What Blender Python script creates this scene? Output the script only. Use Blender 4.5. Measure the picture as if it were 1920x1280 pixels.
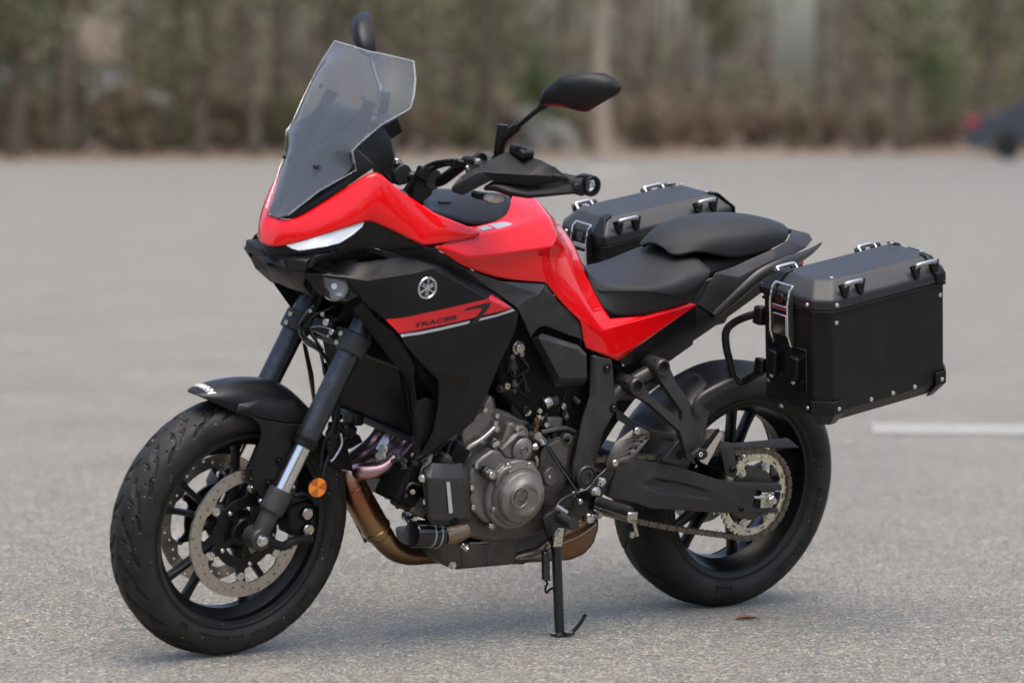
import bpy, bmesh, math, random
from mathutils import Vector, Matrix
from mathutils.bvhtree import BVHTree
from math import sin, cos, pi, radians as rad
C = bpy.context.scene
COL = C.collection
for o in list(bpy.data.objects): bpy.data.objects.remove(o)

# ------------------------------------------------------------------ camera, sky, sun, exposure
F_PX, PITCH, CAM_H, BX, BY, YAW, LEAN, STEER = 6152.7, .06921, 1.2304, -.6548, 7.3728, .64759, .14945, .03619
ROLL, RAKE = -.01616, .44373
def lookdir():
    f = Vector((0, cos(PITCH), -sin(PITCH))); u = Vector((0, sin(PITCH), cos(PITCH))); r = Vector((1, 0, 0))
    return cos(ROLL)*r - sin(ROLL)*u, sin(ROLL)*r + cos(ROLL)*u, f
cr, cu, cf = lookdir()
cam = bpy.data.cameras.new('camera'); cam_o = bpy.data.objects.new('camera', cam); COL.objects.link(cam_o)
cam_o.matrix_world = Matrix(((cr.x, cu.x, -cf.x, 0), (cr.y, cu.y, -cf.y, 0), (cr.z, cu.z, -cf.z, CAM_H), (0, 0, 0, 1)))
cam.sensor_width = 36; cam.lens = F_PX/1920*36; cam.clip_end = 2000
cam.dof.use_dof = True; cam.dof.focus_distance = 7.8; cam.dof.aperture_fstop = 2.6
C.camera = cam_o
SUN_EL, SUN_AZ = 74, -75      # the sun's azimuth is measured from +X towards +Y
w = bpy.data.worlds.new('World'); C.world = w; w.use_nodes = True
nt = w.node_tree; bg = nt.nodes['Background']; sky = nt.nodes.new('ShaderNodeTexSky')
sky.sky_type = 'NISHITA'; sky.sun_disc = False; sky.sun_elevation = rad(SUN_EL); sky.sun_rotation = rad(90-SUN_AZ)
sky.air_density = 1.0; sky.dust_density = 4.5; sky.ozone_density = 1.0
nt.links.new(sky.outputs[0], bg.inputs[0]); bg.inputs[1].default_value = .125
sl = bpy.data.lights.new('sun', 'SUN'); so = bpy.data.objects.new('sun', sl); COL.objects.link(so)
sl.energy = 1.5; sl.angle = rad(55); sl.color = (1, .955, .87)
sd = Vector((cos(rad(SUN_EL))*cos(rad(SUN_AZ)), cos(rad(SUN_EL))*sin(rad(SUN_AZ)), sin(rad(SUN_EL))))
so.rotation_euler = sd.to_track_quat('Z', 'Y').to_euler(); so.location = (0, 0, 30)
C.view_settings.view_transform = 'Standard'; C.view_settings.look = 'None'
C.view_settings.exposure = 1.08; C.view_settings.gamma = 1; C.view_settings.use_curve_mapping = False
C.render.engine = 'CYCLES'; C.cycles.max_bounces = 8; C.cycles.transparent_max_bounces = 12

# ------------------------------------------------------------------ frames of reference
# the motorcycle's own frame: x runs backwards, y to its right, z up; origin under the front axle on the ground
MB = Matrix.Translation((BX, BY, .002)) @ Matrix.Rotation(YAW, 4, 'Z') @ Matrix.Rotation(LEAN, 4, 'X')
SA = Vector((-.09, 0, 0)); SD = Vector((sin(RAKE), 0, cos(RAKE)))
MS = Matrix.Translation(SA) @ Matrix.Rotation(STEER, 4, SD) @ Matrix.Translation(-SA)
MBi = MB.inverted(); MSi = MS.inverted()
def ray(px, py):
    A = px-960; B = 640-py; c, s = cos(ROLL), sin(ROLL)
    a = (A*c+B*s)/F_PX; b = (-A*s+B*c)/F_PX
    return Vector((a, cos(PITCH)+b*sin(PITCH), -sin(PITCH)+b*cos(PITCH)))
def U(px, py, y, s=0):          # point of the bike whose sideways offset is y, read off the photograph's survey
    o = MBi @ Vector((0, 0, CAM_H)); d = MBi.to_3x3() @ ray(px, py)
    if s: o = MSi @ o; d = MSi.to_3x3() @ d
    return o + d*((y-o.y)/d.y)
def GP(px, py, h=0):            # point on the ground
    d = ray(px, py); return Vector((0, 0, CAM_H)) + d*((h-CAM_H)/d.z)
V = Vector
def R(p, s=0): return p.copy() if isinstance(p, Vector) else U(p[0], p[1], p[2], s)

# ------------------------------------------------------------------ materials
def mat(name, col, rough=.5, metal=0, coat=0, bump=0, bscale=400, spec=.5, var=0, vscale=6, coat_rough=.05, col2=None):
    m = bpy.data.materials.new(name); m.use_nodes = True; n = m.node_tree; b = n.nodes['Principled BSDF']
    b.inputs['Base Color'].default_value = (*col, 1); b.inputs['Roughness'].default_value = rough
    b.inputs['Metallic'].default_value = metal; b.inputs['Coat Weight'].default_value = coat
    b.inputs['Coat Roughness'].default_value = coat_rough; b.inputs['Specular IOR Level'].default_value = spec
    tc = n.nodes.new('ShaderNodeTexCoord')
    if bump:
        t = n.nodes.new('ShaderNodeTexNoise'); t.inputs['Scale'].default_value = bscale; t.inputs['Detail'].default_value = 3
        n.links.new(tc.outputs['Object'], t.inputs[0])
        bp = n.nodes.new('ShaderNodeBump'); bp.inputs['Strength'].default_value = bump; bp.inputs['Distance'].default_value = .001
        n.links.new(t.outputs[0], bp.inputs['Height']); n.links.new(bp.outputs[0], b.inputs['Normal'])
    if var:
        t = n.nodes.new('ShaderNodeTexNoise'); t.inputs['Scale'].default_value = vscale; t.inputs['Detail'].default_value = 5
        t.inputs['Roughness'].default_value = .65
        n.links.new(tc.outputs['Object'], t.inputs[0])
        mr = n.nodes.new('ShaderNodeMapRange'); mr.inputs[1].default_value = .3; mr.inputs[2].default_value = .7
        mr.inputs[3].default_value = rough-var; mr.inputs[4].default_value = rough+var
        n.links.new(t.outputs[0], mr.inputs[0]); n.links.new(mr.outputs[0], b.inputs['Roughness'])
        c2 = col2 or tuple(c*1.5+.004 for c in col)
        mx = n.nodes.new('ShaderNodeMix'); mx.data_type = 'RGBA'
        mx.inputs[6].default_value = (*col, 1); mx.inputs[7].default_value = (*c2, 1)
        rr = n.nodes.new('ShaderNodeMapRange'); rr.inputs[1].default_value = .45; rr.inputs[2].default_value = .75
        n.links.new(t.outputs[0], rr.inputs[0]); n.links.new(rr.outputs[0], mx.inputs[0]); n.links.new(mx.outputs[2], b.inputs['Base Color'])
    return m
M = {}
M['red'] = mat('red_paint', (.68, .0014, .0040), .35, 0, 1, spec=.1, coat_rough=.03)
M['plastic'] = mat('black_plastic', (.0075, .0075, .008), .42, spec=.28, bump=.25, bscale=1500, var=.05, vscale=9)
M['satin'] = mat('satin_black', (.005, .005, .0055), .34, spec=.3, bump=.1, bscale=1500, var=.05, vscale=12)
M['dark'] = mat('deep_black', (.004, .004, .004), .6, spec=.2)
M['frame'] = mat('frame_paint', (.034, .032, .032), .38, metal=.2, bump=.15, bscale=900, var=.06, vscale=20)
M['gloss'] = mat('gloss_black', (.006, .006, .007), .14, coat=.4)
M['forkblack'] = mat('anodised_black', (.055, .058, .066), .32, metal=.75, var=.05, vscale=40)
M['casting'] = mat('grey_casting', (.035, .034, .034), .5, metal=.3, bump=.4, bscale=700, var=.06, vscale=30)
M['engine'] = mat('engine_paint', (.20, .183, .168), .40, metal=.55, bump=.3, bscale=800, var=.07, vscale=25)
M['engdark'] = mat('engine_dark', (.10, .092, .085), .42, metal=.5, bump=.3, bscale=800, var=.08, vscale=25)
M['chrome'] = mat('chrome', (.72, .72, .72), .12, metal=1)
M['steel'] = mat('brushed_steel', (.55, .53, .50), .28, metal=1, var=.08, vscale=60, col2=(.38, .35, .31))
M['disc'] = mat('disc_steel', (.55, .51, .46), .34, metal=1, var=.1, vscale=60, col2=(.40, .36, .31))
M['zinc'] = mat('zinc_bolt', (.62, .61, .56), .25, metal=1, var=.08, vscale=200)
M['gold'] = mat('gold_plate', (.70, .66, .52), .30, metal=.9, var=.08, vscale=60)
M['chain'] = mat('chain_steel', (.20, .18, .15), .42, metal=.85, var=.12, vscale=200, col2=(.09, .075, .06))
M['rubber'] = mat('rubber', (.012, .012, .012), .62, bump=.5, bscale=600, var=.1, vscale=30)
M['seat'] = mat('seat_vinyl', (.011, .011, .012), .50, spec=.38, bump=.9, bscale=1300, var=.05, vscale=12)
M['white'] = mat('white_print', (.75, .75, .75), .4)
M['silverprint'] = mat('silver_print', (.50, .52, .54), .35, metal=.3)
M['blackprint'] = mat('black_print', (.012, .012, .012), .4)
M['redprint'] = mat('red_print', (.60, .006, .012), .33, coat=.5)
M['orange'] = mat('amber_reflector', (.85, .24, .01), .3, coat=.6)
M['orange2'] = mat('amber_reflector_dark', (.45, .10, .01), .3, coat=.6)
M['brass'] = mat('brown_titanium', (.2, .11, .05), .4, metal=1)
M['carpaint'] = mat('car_paint', (.004, .005, .009), .3, coat=.3)
M['aluminium'] = mat('rack_aluminium', (.45, .45, .46), .3, metal=1)
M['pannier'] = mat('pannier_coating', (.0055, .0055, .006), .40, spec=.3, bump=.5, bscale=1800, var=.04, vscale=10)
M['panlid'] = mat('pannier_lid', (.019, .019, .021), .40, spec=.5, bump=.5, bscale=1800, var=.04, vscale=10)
def glass(name, col, rough, trans, ior=1.45, alpha=1):
    m = mat(name, col, rough); b = m.node_tree.nodes['Principled BSDF']
    b.inputs['Transmission Weight'].default_value = trans; b.inputs['IOR'].default_value = ior; b.inputs['Alpha'].default_value = alpha
    return m
M['lens'] = glass('clear_lens', (.95, .96, .98), .05, .8)
M['glow'] = mat('lamp_lit', (.9, .9, .9), .3)
b = M['glow'].node_tree.nodes['Principled BSDF']; b.inputs['Emission Color'].default_value = (.86, .93, 1, 1); b.inputs['Emission Strength'].default_value = .15
M['refl'] = mat('lamp_reflector', (.75, .75, .75), .12, metal=1)
# the screen: clear polycarbonate with a pale diffuse haze standing in for reflected sky
m = bpy.data.materials.new('screen_glass'); m.use_nodes = True; n = m.node_tree; n.nodes.clear()
out = n.nodes.new('ShaderNodeOutputMaterial'); tr = n.nodes.new('ShaderNodeBsdfTransparent'); gl = n.nodes.new('ShaderNodeBsdfGlossy'); df = n.nodes.new('ShaderNodeBsdfDiffuse')
gl.inputs['Roughness'].default_value = .06; df.inputs[0].default_value = (.72, .78, .86, 1); tr.inputs[0].default_value = (.94, .96, .97, 1)
fr = n.nodes.new('ShaderNodeFresnel'); fr.inputs[0].default_value = 1.7
m1 = n.nodes.new('ShaderNodeMixShader'); m2 = n.nodes.new('ShaderNodeMixShader'); m1.inputs[0].default_value = .08
n.links.new(tr.outputs[0], m1.inputs[1]); n.links.new(df.outputs[0], m1.inputs[2]); n.links.new(fr.outputs[0], m2.inputs[0])
n.links.new(m1.outputs[0], m2.inputs[1]); n.links.new(gl.outputs[0], m2.inputs[2]); n.links.new(m2.outputs[0], out.inputs[0])
M['screen'] = m
# heat tinted exhaust: colour runs with the pipe's height above the ground
m = mat('heat_tinted_steel', (.5, .4, .3), .30, metal=1); n = m.node_tree; b = n.nodes['Principled BSDF']
tc = n.nodes.new('ShaderNodeTexCoord'); sp = n.nodes.new('ShaderNodeSeparateXYZ'); nz = n.nodes.new('ShaderNodeTexNoise'); nz.inputs['Scale'].default_value = 14
ad = n.nodes.new('ShaderNodeMath'); ad.operation = 'MULTIPLY_ADD'; ad.inputs[1].default_value = .07; cr_ = n.nodes.new('ShaderNodeValToRGB'); mp = n.nodes.new('ShaderNodeMapRange')
n.links.new(tc.outputs['Object'], sp.inputs[0]); n.links.new(tc.outputs['Object'], nz.inputs[0]); n.links.new(nz.outputs[0], ad.inputs[0]); n.links.new(sp.outputs[2], ad.inputs[2])
n.links.new(ad.outputs[0], mp.inputs[0]); mp.inputs[1].default_value = .20; mp.inputs[2].default_value = .56; n.links.new(mp.outputs[0], cr_.inputs[0])
e = cr_.color_ramp.elements; e[0].position = 0; e[0].color = (.16, .09, .04, 1); e[1].position = 1; e[1].color = (.17, .13, .16, 1)
for ps, cc in ((.12, (.24, .16, .09, 1)), (.26, (.44, .30, .16, 1)), (.40, (.42, .22, .11, 1)), (.56, (.34, .12, .09, 1)), (.66, (.52, .33, .23, 1)), (.76, (.48, .30, .33, 1)), (.84, (.42, .31, .44, 1)), (.92, (.32, .25, .33, 1))):
    q = e.new(ps); q.color = cc
n.links.new(cr_.outputs[0], b.inputs['Base Color']); M['heat'] = m
# stained muffler
m = mat('stained_muffler', (.32, .24, .17), .38, metal=.9, var=.12, vscale=9, col2=(.26, .10, .035)); M['muffler'] = m

# ------------------------------------------------------------------ mesh helpers
def finish(me, m, ang=35):
    for p in me.polygons: p.use_smooth = True
    me.set_sharp_from_angle(angle=rad(ang))
    for x in (m if isinstance(m, (list, tuple)) else [m]): me.materials.append(M[x] if isinstance(x, str) else x)
def obj(name, me, parent=None, kind=None):
    o = bpy.data.objects.new(name, me); COL.objects.link(o)
    if parent: o.parent = parent
    if kind: o['kind'] = kind
    return o
def bm_obj(name, bm, m, parent=None, ang=35, kind=None):
    me = bpy.data.meshes.new(name); bm.normal_update(); bm.to_mesh(me); bm.free(); finish(me, m, ang)
    return obj(name, me, parent, kind)
def py_obj(name, vs, fs, m, parent=None, ang=35, kind=None):
    me = bpy.data.meshes.new(name); me.from_pydata([tuple(v) for v in vs], [], fs); me.update(); finish(me, m, ang)
    return obj(name, me, parent, kind)
FLIP = Matrix.Diagonal((1, -1, 1, 1)); STEERED = set()
def steer(o): o.matrix_local = MS @ o.matrix_basis; STEERED.add(o.name); return o
def mirror_copy(o, top=True):   # the same part on the other side of the bike
    me = o.data.copy()
    for v in me.vertices: v.co.y = -v.co.y
    me.flip_normals()
    c = o.copy(); c.data = me; COL.objects.link(c); B = o.matrix_basis.copy()
    c.matrix_local = MS @ FLIP @ MSi @ B @ FLIP if o.name in STEERED else FLIP @ B @ FLIP
    if o.name in STEERED: STEERED.add(c.name)
    for ch in o.children:
        d = mirror_copy(ch); d.parent = c
    return c
def bev(o, wd=.002, seg=2, ang=30):
    md = o.modifiers.new('bevel', 'BEVEL'); md.width = wd; md.segments = seg; md.limit_method = 'ANGLE'; md.angle_limit = rad(ang); md.harden_normals = False
    return o
def grid_faces(nr, nc, flip=False, wrap=False):
    fs = []
    for i in range(nr-1):
        for j in range(nc if wrap else nc-1):
            a, b2, c, d = i*nc+j, i*nc+(j+1) % nc, (i+1)*nc+(j+1) % nc, (i+1)*nc+j
            fs.append((a, d, c, b2) if flip else (a, b2, c, d))
    return fs
def surf(name, rows, m, parent, mirror=None, thick=.004, sub=2, crow=(), ccol=(), s=0, out=None, border=True):
    """thin moulded panel from rows of control points; mirror 'join' spans the centre line (first column), 'copy' makes the other side"""
    P = [[R(p, s) for p in r] for r in rows]
    if mirror == 'join':
        for r in P: r[0].y = 0
        P = [[V((p.x, -p.y, p.z)) for p in reversed(r[1:])] + r for r in P]
        k = len(rows[0])-1; ccol = [k+c for c in ccol] + [k-c for c in ccol]
    nr, nc = len(P), len(P[0]); vs = [p for r in P for p in r]
    fs = grid_faces(nr, nc)
    me = bpy.data.meshes.new(name); me.from_pydata([tuple(v) for v in vs], [], fs); me.update()
    # outward: away from the centre (or up)
    ref = out or V((0, -1, 0)) if mirror != 'join' else out or V((-.3, 0, 1))
    if sum((p.normal.dot(ref)*p.area for p in me.polygons), 0) < 0: me.flip_normals()
    if crow or ccol or border:
        at = me.attributes.new('crease_edge', 'FLOAT', 'EDGE')
        for ed in me.edges:
            a, b2 = ed.vertices; ra, rb, ca, cb = a//nc, b2//nc, a % nc, b2 % nc; c = 0
            if ra == rb and (ra in crow or (border and ra in (0, nr-1))): c = 1 if ra in (0, nr-1) else .8
            if ca == cb and (ca in ccol or (border and ca in (0, nc-1))): c = 1 if ca in (0, nc-1) else .8
            at.data[ed.index].value = c
    finish(me, m, 40)
    o = obj(name, me, parent)
    if sub: md = o.modifiers.new('sub', 'SUBSURF'); md.levels = sub; md.render_levels = sub
    if thick: md = o.modifiers.new('solid', 'SOLIDIFY'); md.thickness = thick; md.offset = -1; md.use_even_offset = False
    if mirror == 'copy': mirror_copy(o)
    return o
def poly(name, verts, faces, m, parent, thick=.004, mirror=False, wd=.0015, s=0, ref=V((0, -1, 0)), seg=2, soft=0):
    """angular panel from named vertices and faces"""
    used = {k for f in faces for k in f}; ks = [k for k in verts if k in used]; me = bpy.data.meshes.new(name)
    me.from_pydata([tuple(R(verts[k], s)) for k in ks], [], [[ks.index(k) for k in f] for f in faces]); me.update()
    bm = bmesh.new(); bm.from_mesh(me); bmesh.ops.recalc_face_normals(bm, faces=bm.faces)
    if sum(f.normal.dot(ref)*f.calc_area() for f in bm.faces) < 0: bmesh.ops.reverse_faces(bm, faces=bm.faces)
    cr_e = {tuple(sorted((e.verts[0].index, e.verts[1].index))): (1 if e.is_boundary else soft if len(e.link_faces) == 2 and e.calc_face_angle(0) > rad(14) else .1) for e in bm.edges}
    bm.to_mesh(me); bm.free(); finish(me, m, 60 if soft else 24)
    if soft:
        at = me.attributes.new('crease_edge', 'FLOAT', 'EDGE')
        for e in me.edges: at.data[e.index].value = cr_e[tuple(sorted(e.vertices))]
        nb = {}
        for k_, v_ in cr_e.items():
            if v_ == 1: nb.setdefault(k_[0], []).append(k_[1]); nb.setdefault(k_[1], []).append(k_[0])
        av = me.attributes.new('crease_vert', 'FLOAT', 'POINT')
        for k_, l_ in nb.items():
            if len(l_) == 2:
                p_ = me.vertices[k_].co; a_ = (me.vertices[l_[0]].co-p_).angle(me.vertices[l_[1]].co-p_)
                av.data[k_].value = 1 if a_ < rad(140) else 0
    o = obj(name, me, parent)
    if soft: md = o.modifiers.new('sub', 'SUBSURF'); md.levels = 3; md.render_levels = 3; wd = 0
    if thick: md = o.modifiers.new('solid', 'SOLIDIFY'); md.thickness = thick; md.offset = -1
    if wd: bev(o, wd, seg, 14)
    if mirror: mirror_copy(o)
    return o
def plate(name, pts, m, parent, thick=.006, wd=.0012, mirror=False, s=0, dirv=V((0, 1, 0))):
    """flat piece cut to an outline and given its thickness inwards"""
    P = [R(p, s) for p in pts]; n = len(P); bm = bmesh.new()
    a = [bm.verts.new(p) for p in P]; b2 = [bm.verts.new(p+dirv*thick) for p in P]
    bm.faces.new(a); bm.faces.new(list(reversed(b2)))
    for i in range(n): bm.faces.new((a[i], b2[i], b2[(i+1) % n], a[(i+1) % n]))
    bmesh.ops.recalc_face_normals(bm, faces=bm.faces)
    o = bm_obj(name, bm, m, parent, 30)
    if wd: bev(o, wd)
    if mirror: mirror_copy(o)
    return o
def catmull(P, n=6, closed=False):
    out = []; L = len(P)
    for i in range(L if closed else L-1):
        p0 = P[(i-1) % L] if closed or i else P[0]*2-P[1]; p1 = P[i]; p2 = P[(i+1) % L]
        p3 = P[(i+2) % L] if closed or i < L-2 else P[-1]*2-P[-2]
        for k in range(n):
            t = k/n; out.append(.5*((2*p1)+(p2-p0)*t+(2*p0-5*p1+4*p2-p3)*t*t+(3*p1-p0-3*p2+p3)*t**3))
    if not closed: out.append(P[-1].copy())
    return out
def tube_geo(P, r, seg=12, flat=1.0):
    vs, fs = [], []; n = len(P)
    t = (P[1]-P[0]).normalized(); up = V((0, 1, 0)) if abs(t.y) < .9 else V((1, 0, 0)); nrm = (up-t*up.dot(t)).normalized()
    for i, p in enumerate(P):
        t = (P[min(i+1, n-1)]-P[max(i-1, 0)]).normalized(); nrm = (nrm-t*nrm.dot(t)).normalized(); bn = t.cross(nrm)
        rr = r[i] if isinstance(r, list) else r
        for k in range(seg):
            a = 2*pi*k/seg; vs.append(p+nrm*cos(a)*rr*flat+bn*sin(a)*rr)
    for i in range(n-1):
        for k in range(seg):
            a, b2 = i*seg+k, i*seg+(k+1) % seg; fs.append((a, b2, b2+seg, a+seg))
    fs.append(tuple(reversed(range(seg)))); fs.append(tuple(range((n-1)*seg, n*seg)))
    return vs, fs
def tube(name, pts, r, m, parent, s=0, smooth=6, seg=12, mirror=False, flat=1.0, kind=None):
    P = [R(p, s) for p in pts]
    if smooth and len(P) > 2:
        if isinstance(r, list):
            rr = []
            for i in range(len(r)-1): rr += [r[i]+(r[i+1]-r[i])*k/smooth for k in range(smooth)]
            r = rr+[r[-1]]
        P = catmull(P, smooth)
    vs, fs = tube_geo(P, r, seg, flat); o = py_obj(name, vs, fs, m, parent, 40, kind)
    if mirror: mirror_copy(o)
    return o
def frame_of(ax):
    ax = ax.normalized(); u = V((0, 0, 1)) if abs(ax.z) < .9 else V((1, 0, 0)); a = (u-ax*u.dot(ax)).normalized(); return a, ax.cross(a)
def lathe_geo(c, ax, prof, seg=32, a0=0):
    ax = ax.normalized(); a, b2 = frame_of(ax); vs, fs = [], []
    for (r, h) in prof:
        for k in range(seg):
            t = a0+2*pi*k/seg; vs.append(c+ax*h+(a*cos(t)+b2*sin(t))*r)
    for i in range(len(prof)-1):
        for k in range(seg):
            q, e2 = i*seg+k, i*seg+(k+1) % seg; fs.append((q, e2, e2+seg, q+seg))
    if prof[0][0] > 1e-5: fs.append(tuple(reversed(range(seg))))
    if prof[-1][0] > 1e-5: fs.append(tuple(range((len(prof)-1)*seg, len(prof)*seg)))
    return vs, fs
def lathe(name, c, ax, prof, m, parent, seg=32, s=0, mirror=False, ang=30, closed=False, kind=None):
    vs, fs = lathe_geo(R(c, s), ax, prof, seg)
    if closed:
        fs = fs[:(len(prof)-1)*seg]; n = len(prof)
        for k in range(seg): fs.append(((n-1)*seg+k, (n-1)*seg+(k+1) % seg, (k+1) % seg, k))
    bm = bmesh.new(); bv = [bm.verts.new(v) for v in vs]
    for f in fs:
        try: bm.faces.new([bv[i] for i in f])
        except ValueError: pass
    bmesh.ops.remove_doubles(bm, verts=bm.verts, dist=1e-6); bmesh.ops.recalc_face_normals(bm, faces=bm.faces)
    o = bm_obj(name, bm, m, parent, ang, kind)
    if mirror: mirror_copy(o)
    return o
def boxg(c, sx, sy, sz, rot=None):
    vs = [V((x*sx/2, y*sy/2, z*sz/2)) for x in (-1, 1) for y in (-1, 1) for z in (-1, 1)]
    if rot: vs = [rot @ v for v in vs]
    return [v+c for v in vs], [(0, 1, 3, 2), (4, 6, 7, 5), (0, 4, 5, 1), (2, 3, 7, 6), (0, 2, 6, 4), (1, 5, 7, 3)]
def box(name, c, sx, sy, sz, m, parent, rot=None, s=0, wd=.003, mirror=False, seg=2):
    vs, fs = boxg(R(c, s), sx, sy, sz, rot); o = py_obj(name, vs, fs, m, parent, 30)
    if wd: bev(o, wd, seg)
    if mirror: mirror_copy(o)
    return o
LEFT = V((0, -1, 0))
_bolt = {}
def bolt_mesh(kind, m):
    if (kind, m) in _bolt: return _bolt[(kind, m)]
    if kind == 'socket': prof = [(1, -.6), (1, .55), (.88, .75), (.52, .75), (.48, .25), (0, .2)]
    elif kind == 'hex': prof = [(1.35, -.5), (1.35, .05), (1.0, .08), (.97, .75), (.85, .85), (0, .85)]
    else: prof = [(1, -.4), (1, .05), (.85, .38), (.42, .55), (.38, .25), (0, .2)]
    vs, fs = lathe_geo(V((0, 0, 0)), V((0, 0, 1)), prof, 6 if kind == 'hexonly' else 14)
    me = bpy.data.meshes.new('bolt'); me.from_pydata([tuple(v) for v in vs], [], fs); me.update(); finish(me, m, 30); _bolt[(kind, m)] = me
    return me
def bolt(p, r, parent, m='zinc', kind='socket', ax=LEFT, s=0, name='bolt'):
    o = obj(name, bolt_mesh(kind, m), parent); c = R(p, s)
    o.matrix_local = Matrix.Translation(c) @ ax.to_track_quat('Z', 'Y').to_matrix().to_4x4() @ Matrix.Scale(r, 4)
    return o
def flat_shape(loops, thick=.004, bevel=0, res=1):
    """2-D outlines (outer and holes) filled by a curve and turned into a mesh in the XY plane"""
    cu_ = bpy.data.curves.new('c', 'CURVE'); cu_.dimensions = '2D'; cu_.fill_mode = 'BOTH'; cu_.extrude = thick/2; cu_.bevel_depth = bevel; cu_.bevel_resolution = res
    for lp in loops:
        sp_ = cu_.splines.new('POLY'); sp_.points.add(len(lp)-1); sp_.use_cyclic_u = True
        for i, (x, y) in enumerate(lp): sp_.points[i].co = (x, y, 0, 1)
    o = bpy.data.objects.new('c', cu_); COL.objects.link(o); bpy.context.view_layer.update()
    me = bpy.data.meshes.new_from_object(o.evaluated_get(bpy.context.evaluated_depsgraph_get())); bpy.data.objects.remove(o); bpy.data.curves.remove(cu_)
    return me
def text_mesh(txt, size=1, extrude=0, shear=0, spacing=1, offset=0):
    cu_ = bpy.data.curves.new('t', 'FONT'); cu_.body = txt; cu_.size = size; cu_.extrude = extrude; cu_.shear = shear; cu_.space_character = spacing; cu_.offset = offset
    o = bpy.data.objects.new('t', cu_); COL.objects.link(o); bpy.context.view_layer.update()
    me = bpy.data.meshes.new_from_object(o.evaluated_get(bpy.context.evaluated_depsgraph_get())); bpy.data.objects.remove(o); bpy.data.curves.remove(cu_)
    return me
def circ2(r, n=48, cx=0, cy=0, a0=0): return [(cx+r*cos(a0+2*pi*k/n), cy+r*sin(a0+2*pi*k/n)) for k in range(n)]
def side_mesh(me, c, flip=False):    # XY outline -> stands in the bike's x-z plane facing left (-y), centred on c
    for v in me.vertices: x, y, z = v.co; v.co = (c.x+x, c.y-z, c.z+y)
    return me
def bvh_of(o):
    bpy.context.view_layer.update(); dg = bpy.context.evaluated_depsgraph_get(); ev = o.evaluated_get(dg); me = ev.to_mesh()
    t = BVHTree.FromPolygons([v.co.copy() for v in me.vertices], [tuple(p.vertices) for p in me.polygons]); ev.to_mesh_clear(); return t
def drape(me, tree, d=V((0, 1, 0)), off=.0012, start=.3):   # lay a thin decal on a body panel
    for v in me.vertices:
        h = tree.ray_cast(v.co-d*start, d)
        if h[0] is not None: v.co = h[0]-d*off
def tag(o, label=None, cat=None, group=None, kind=None):
    if label: o['label'] = label
    if cat: o['category'] = cat
    if group: o['group'] = group
    if kind: o['kind'] = kind
    return o

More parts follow.
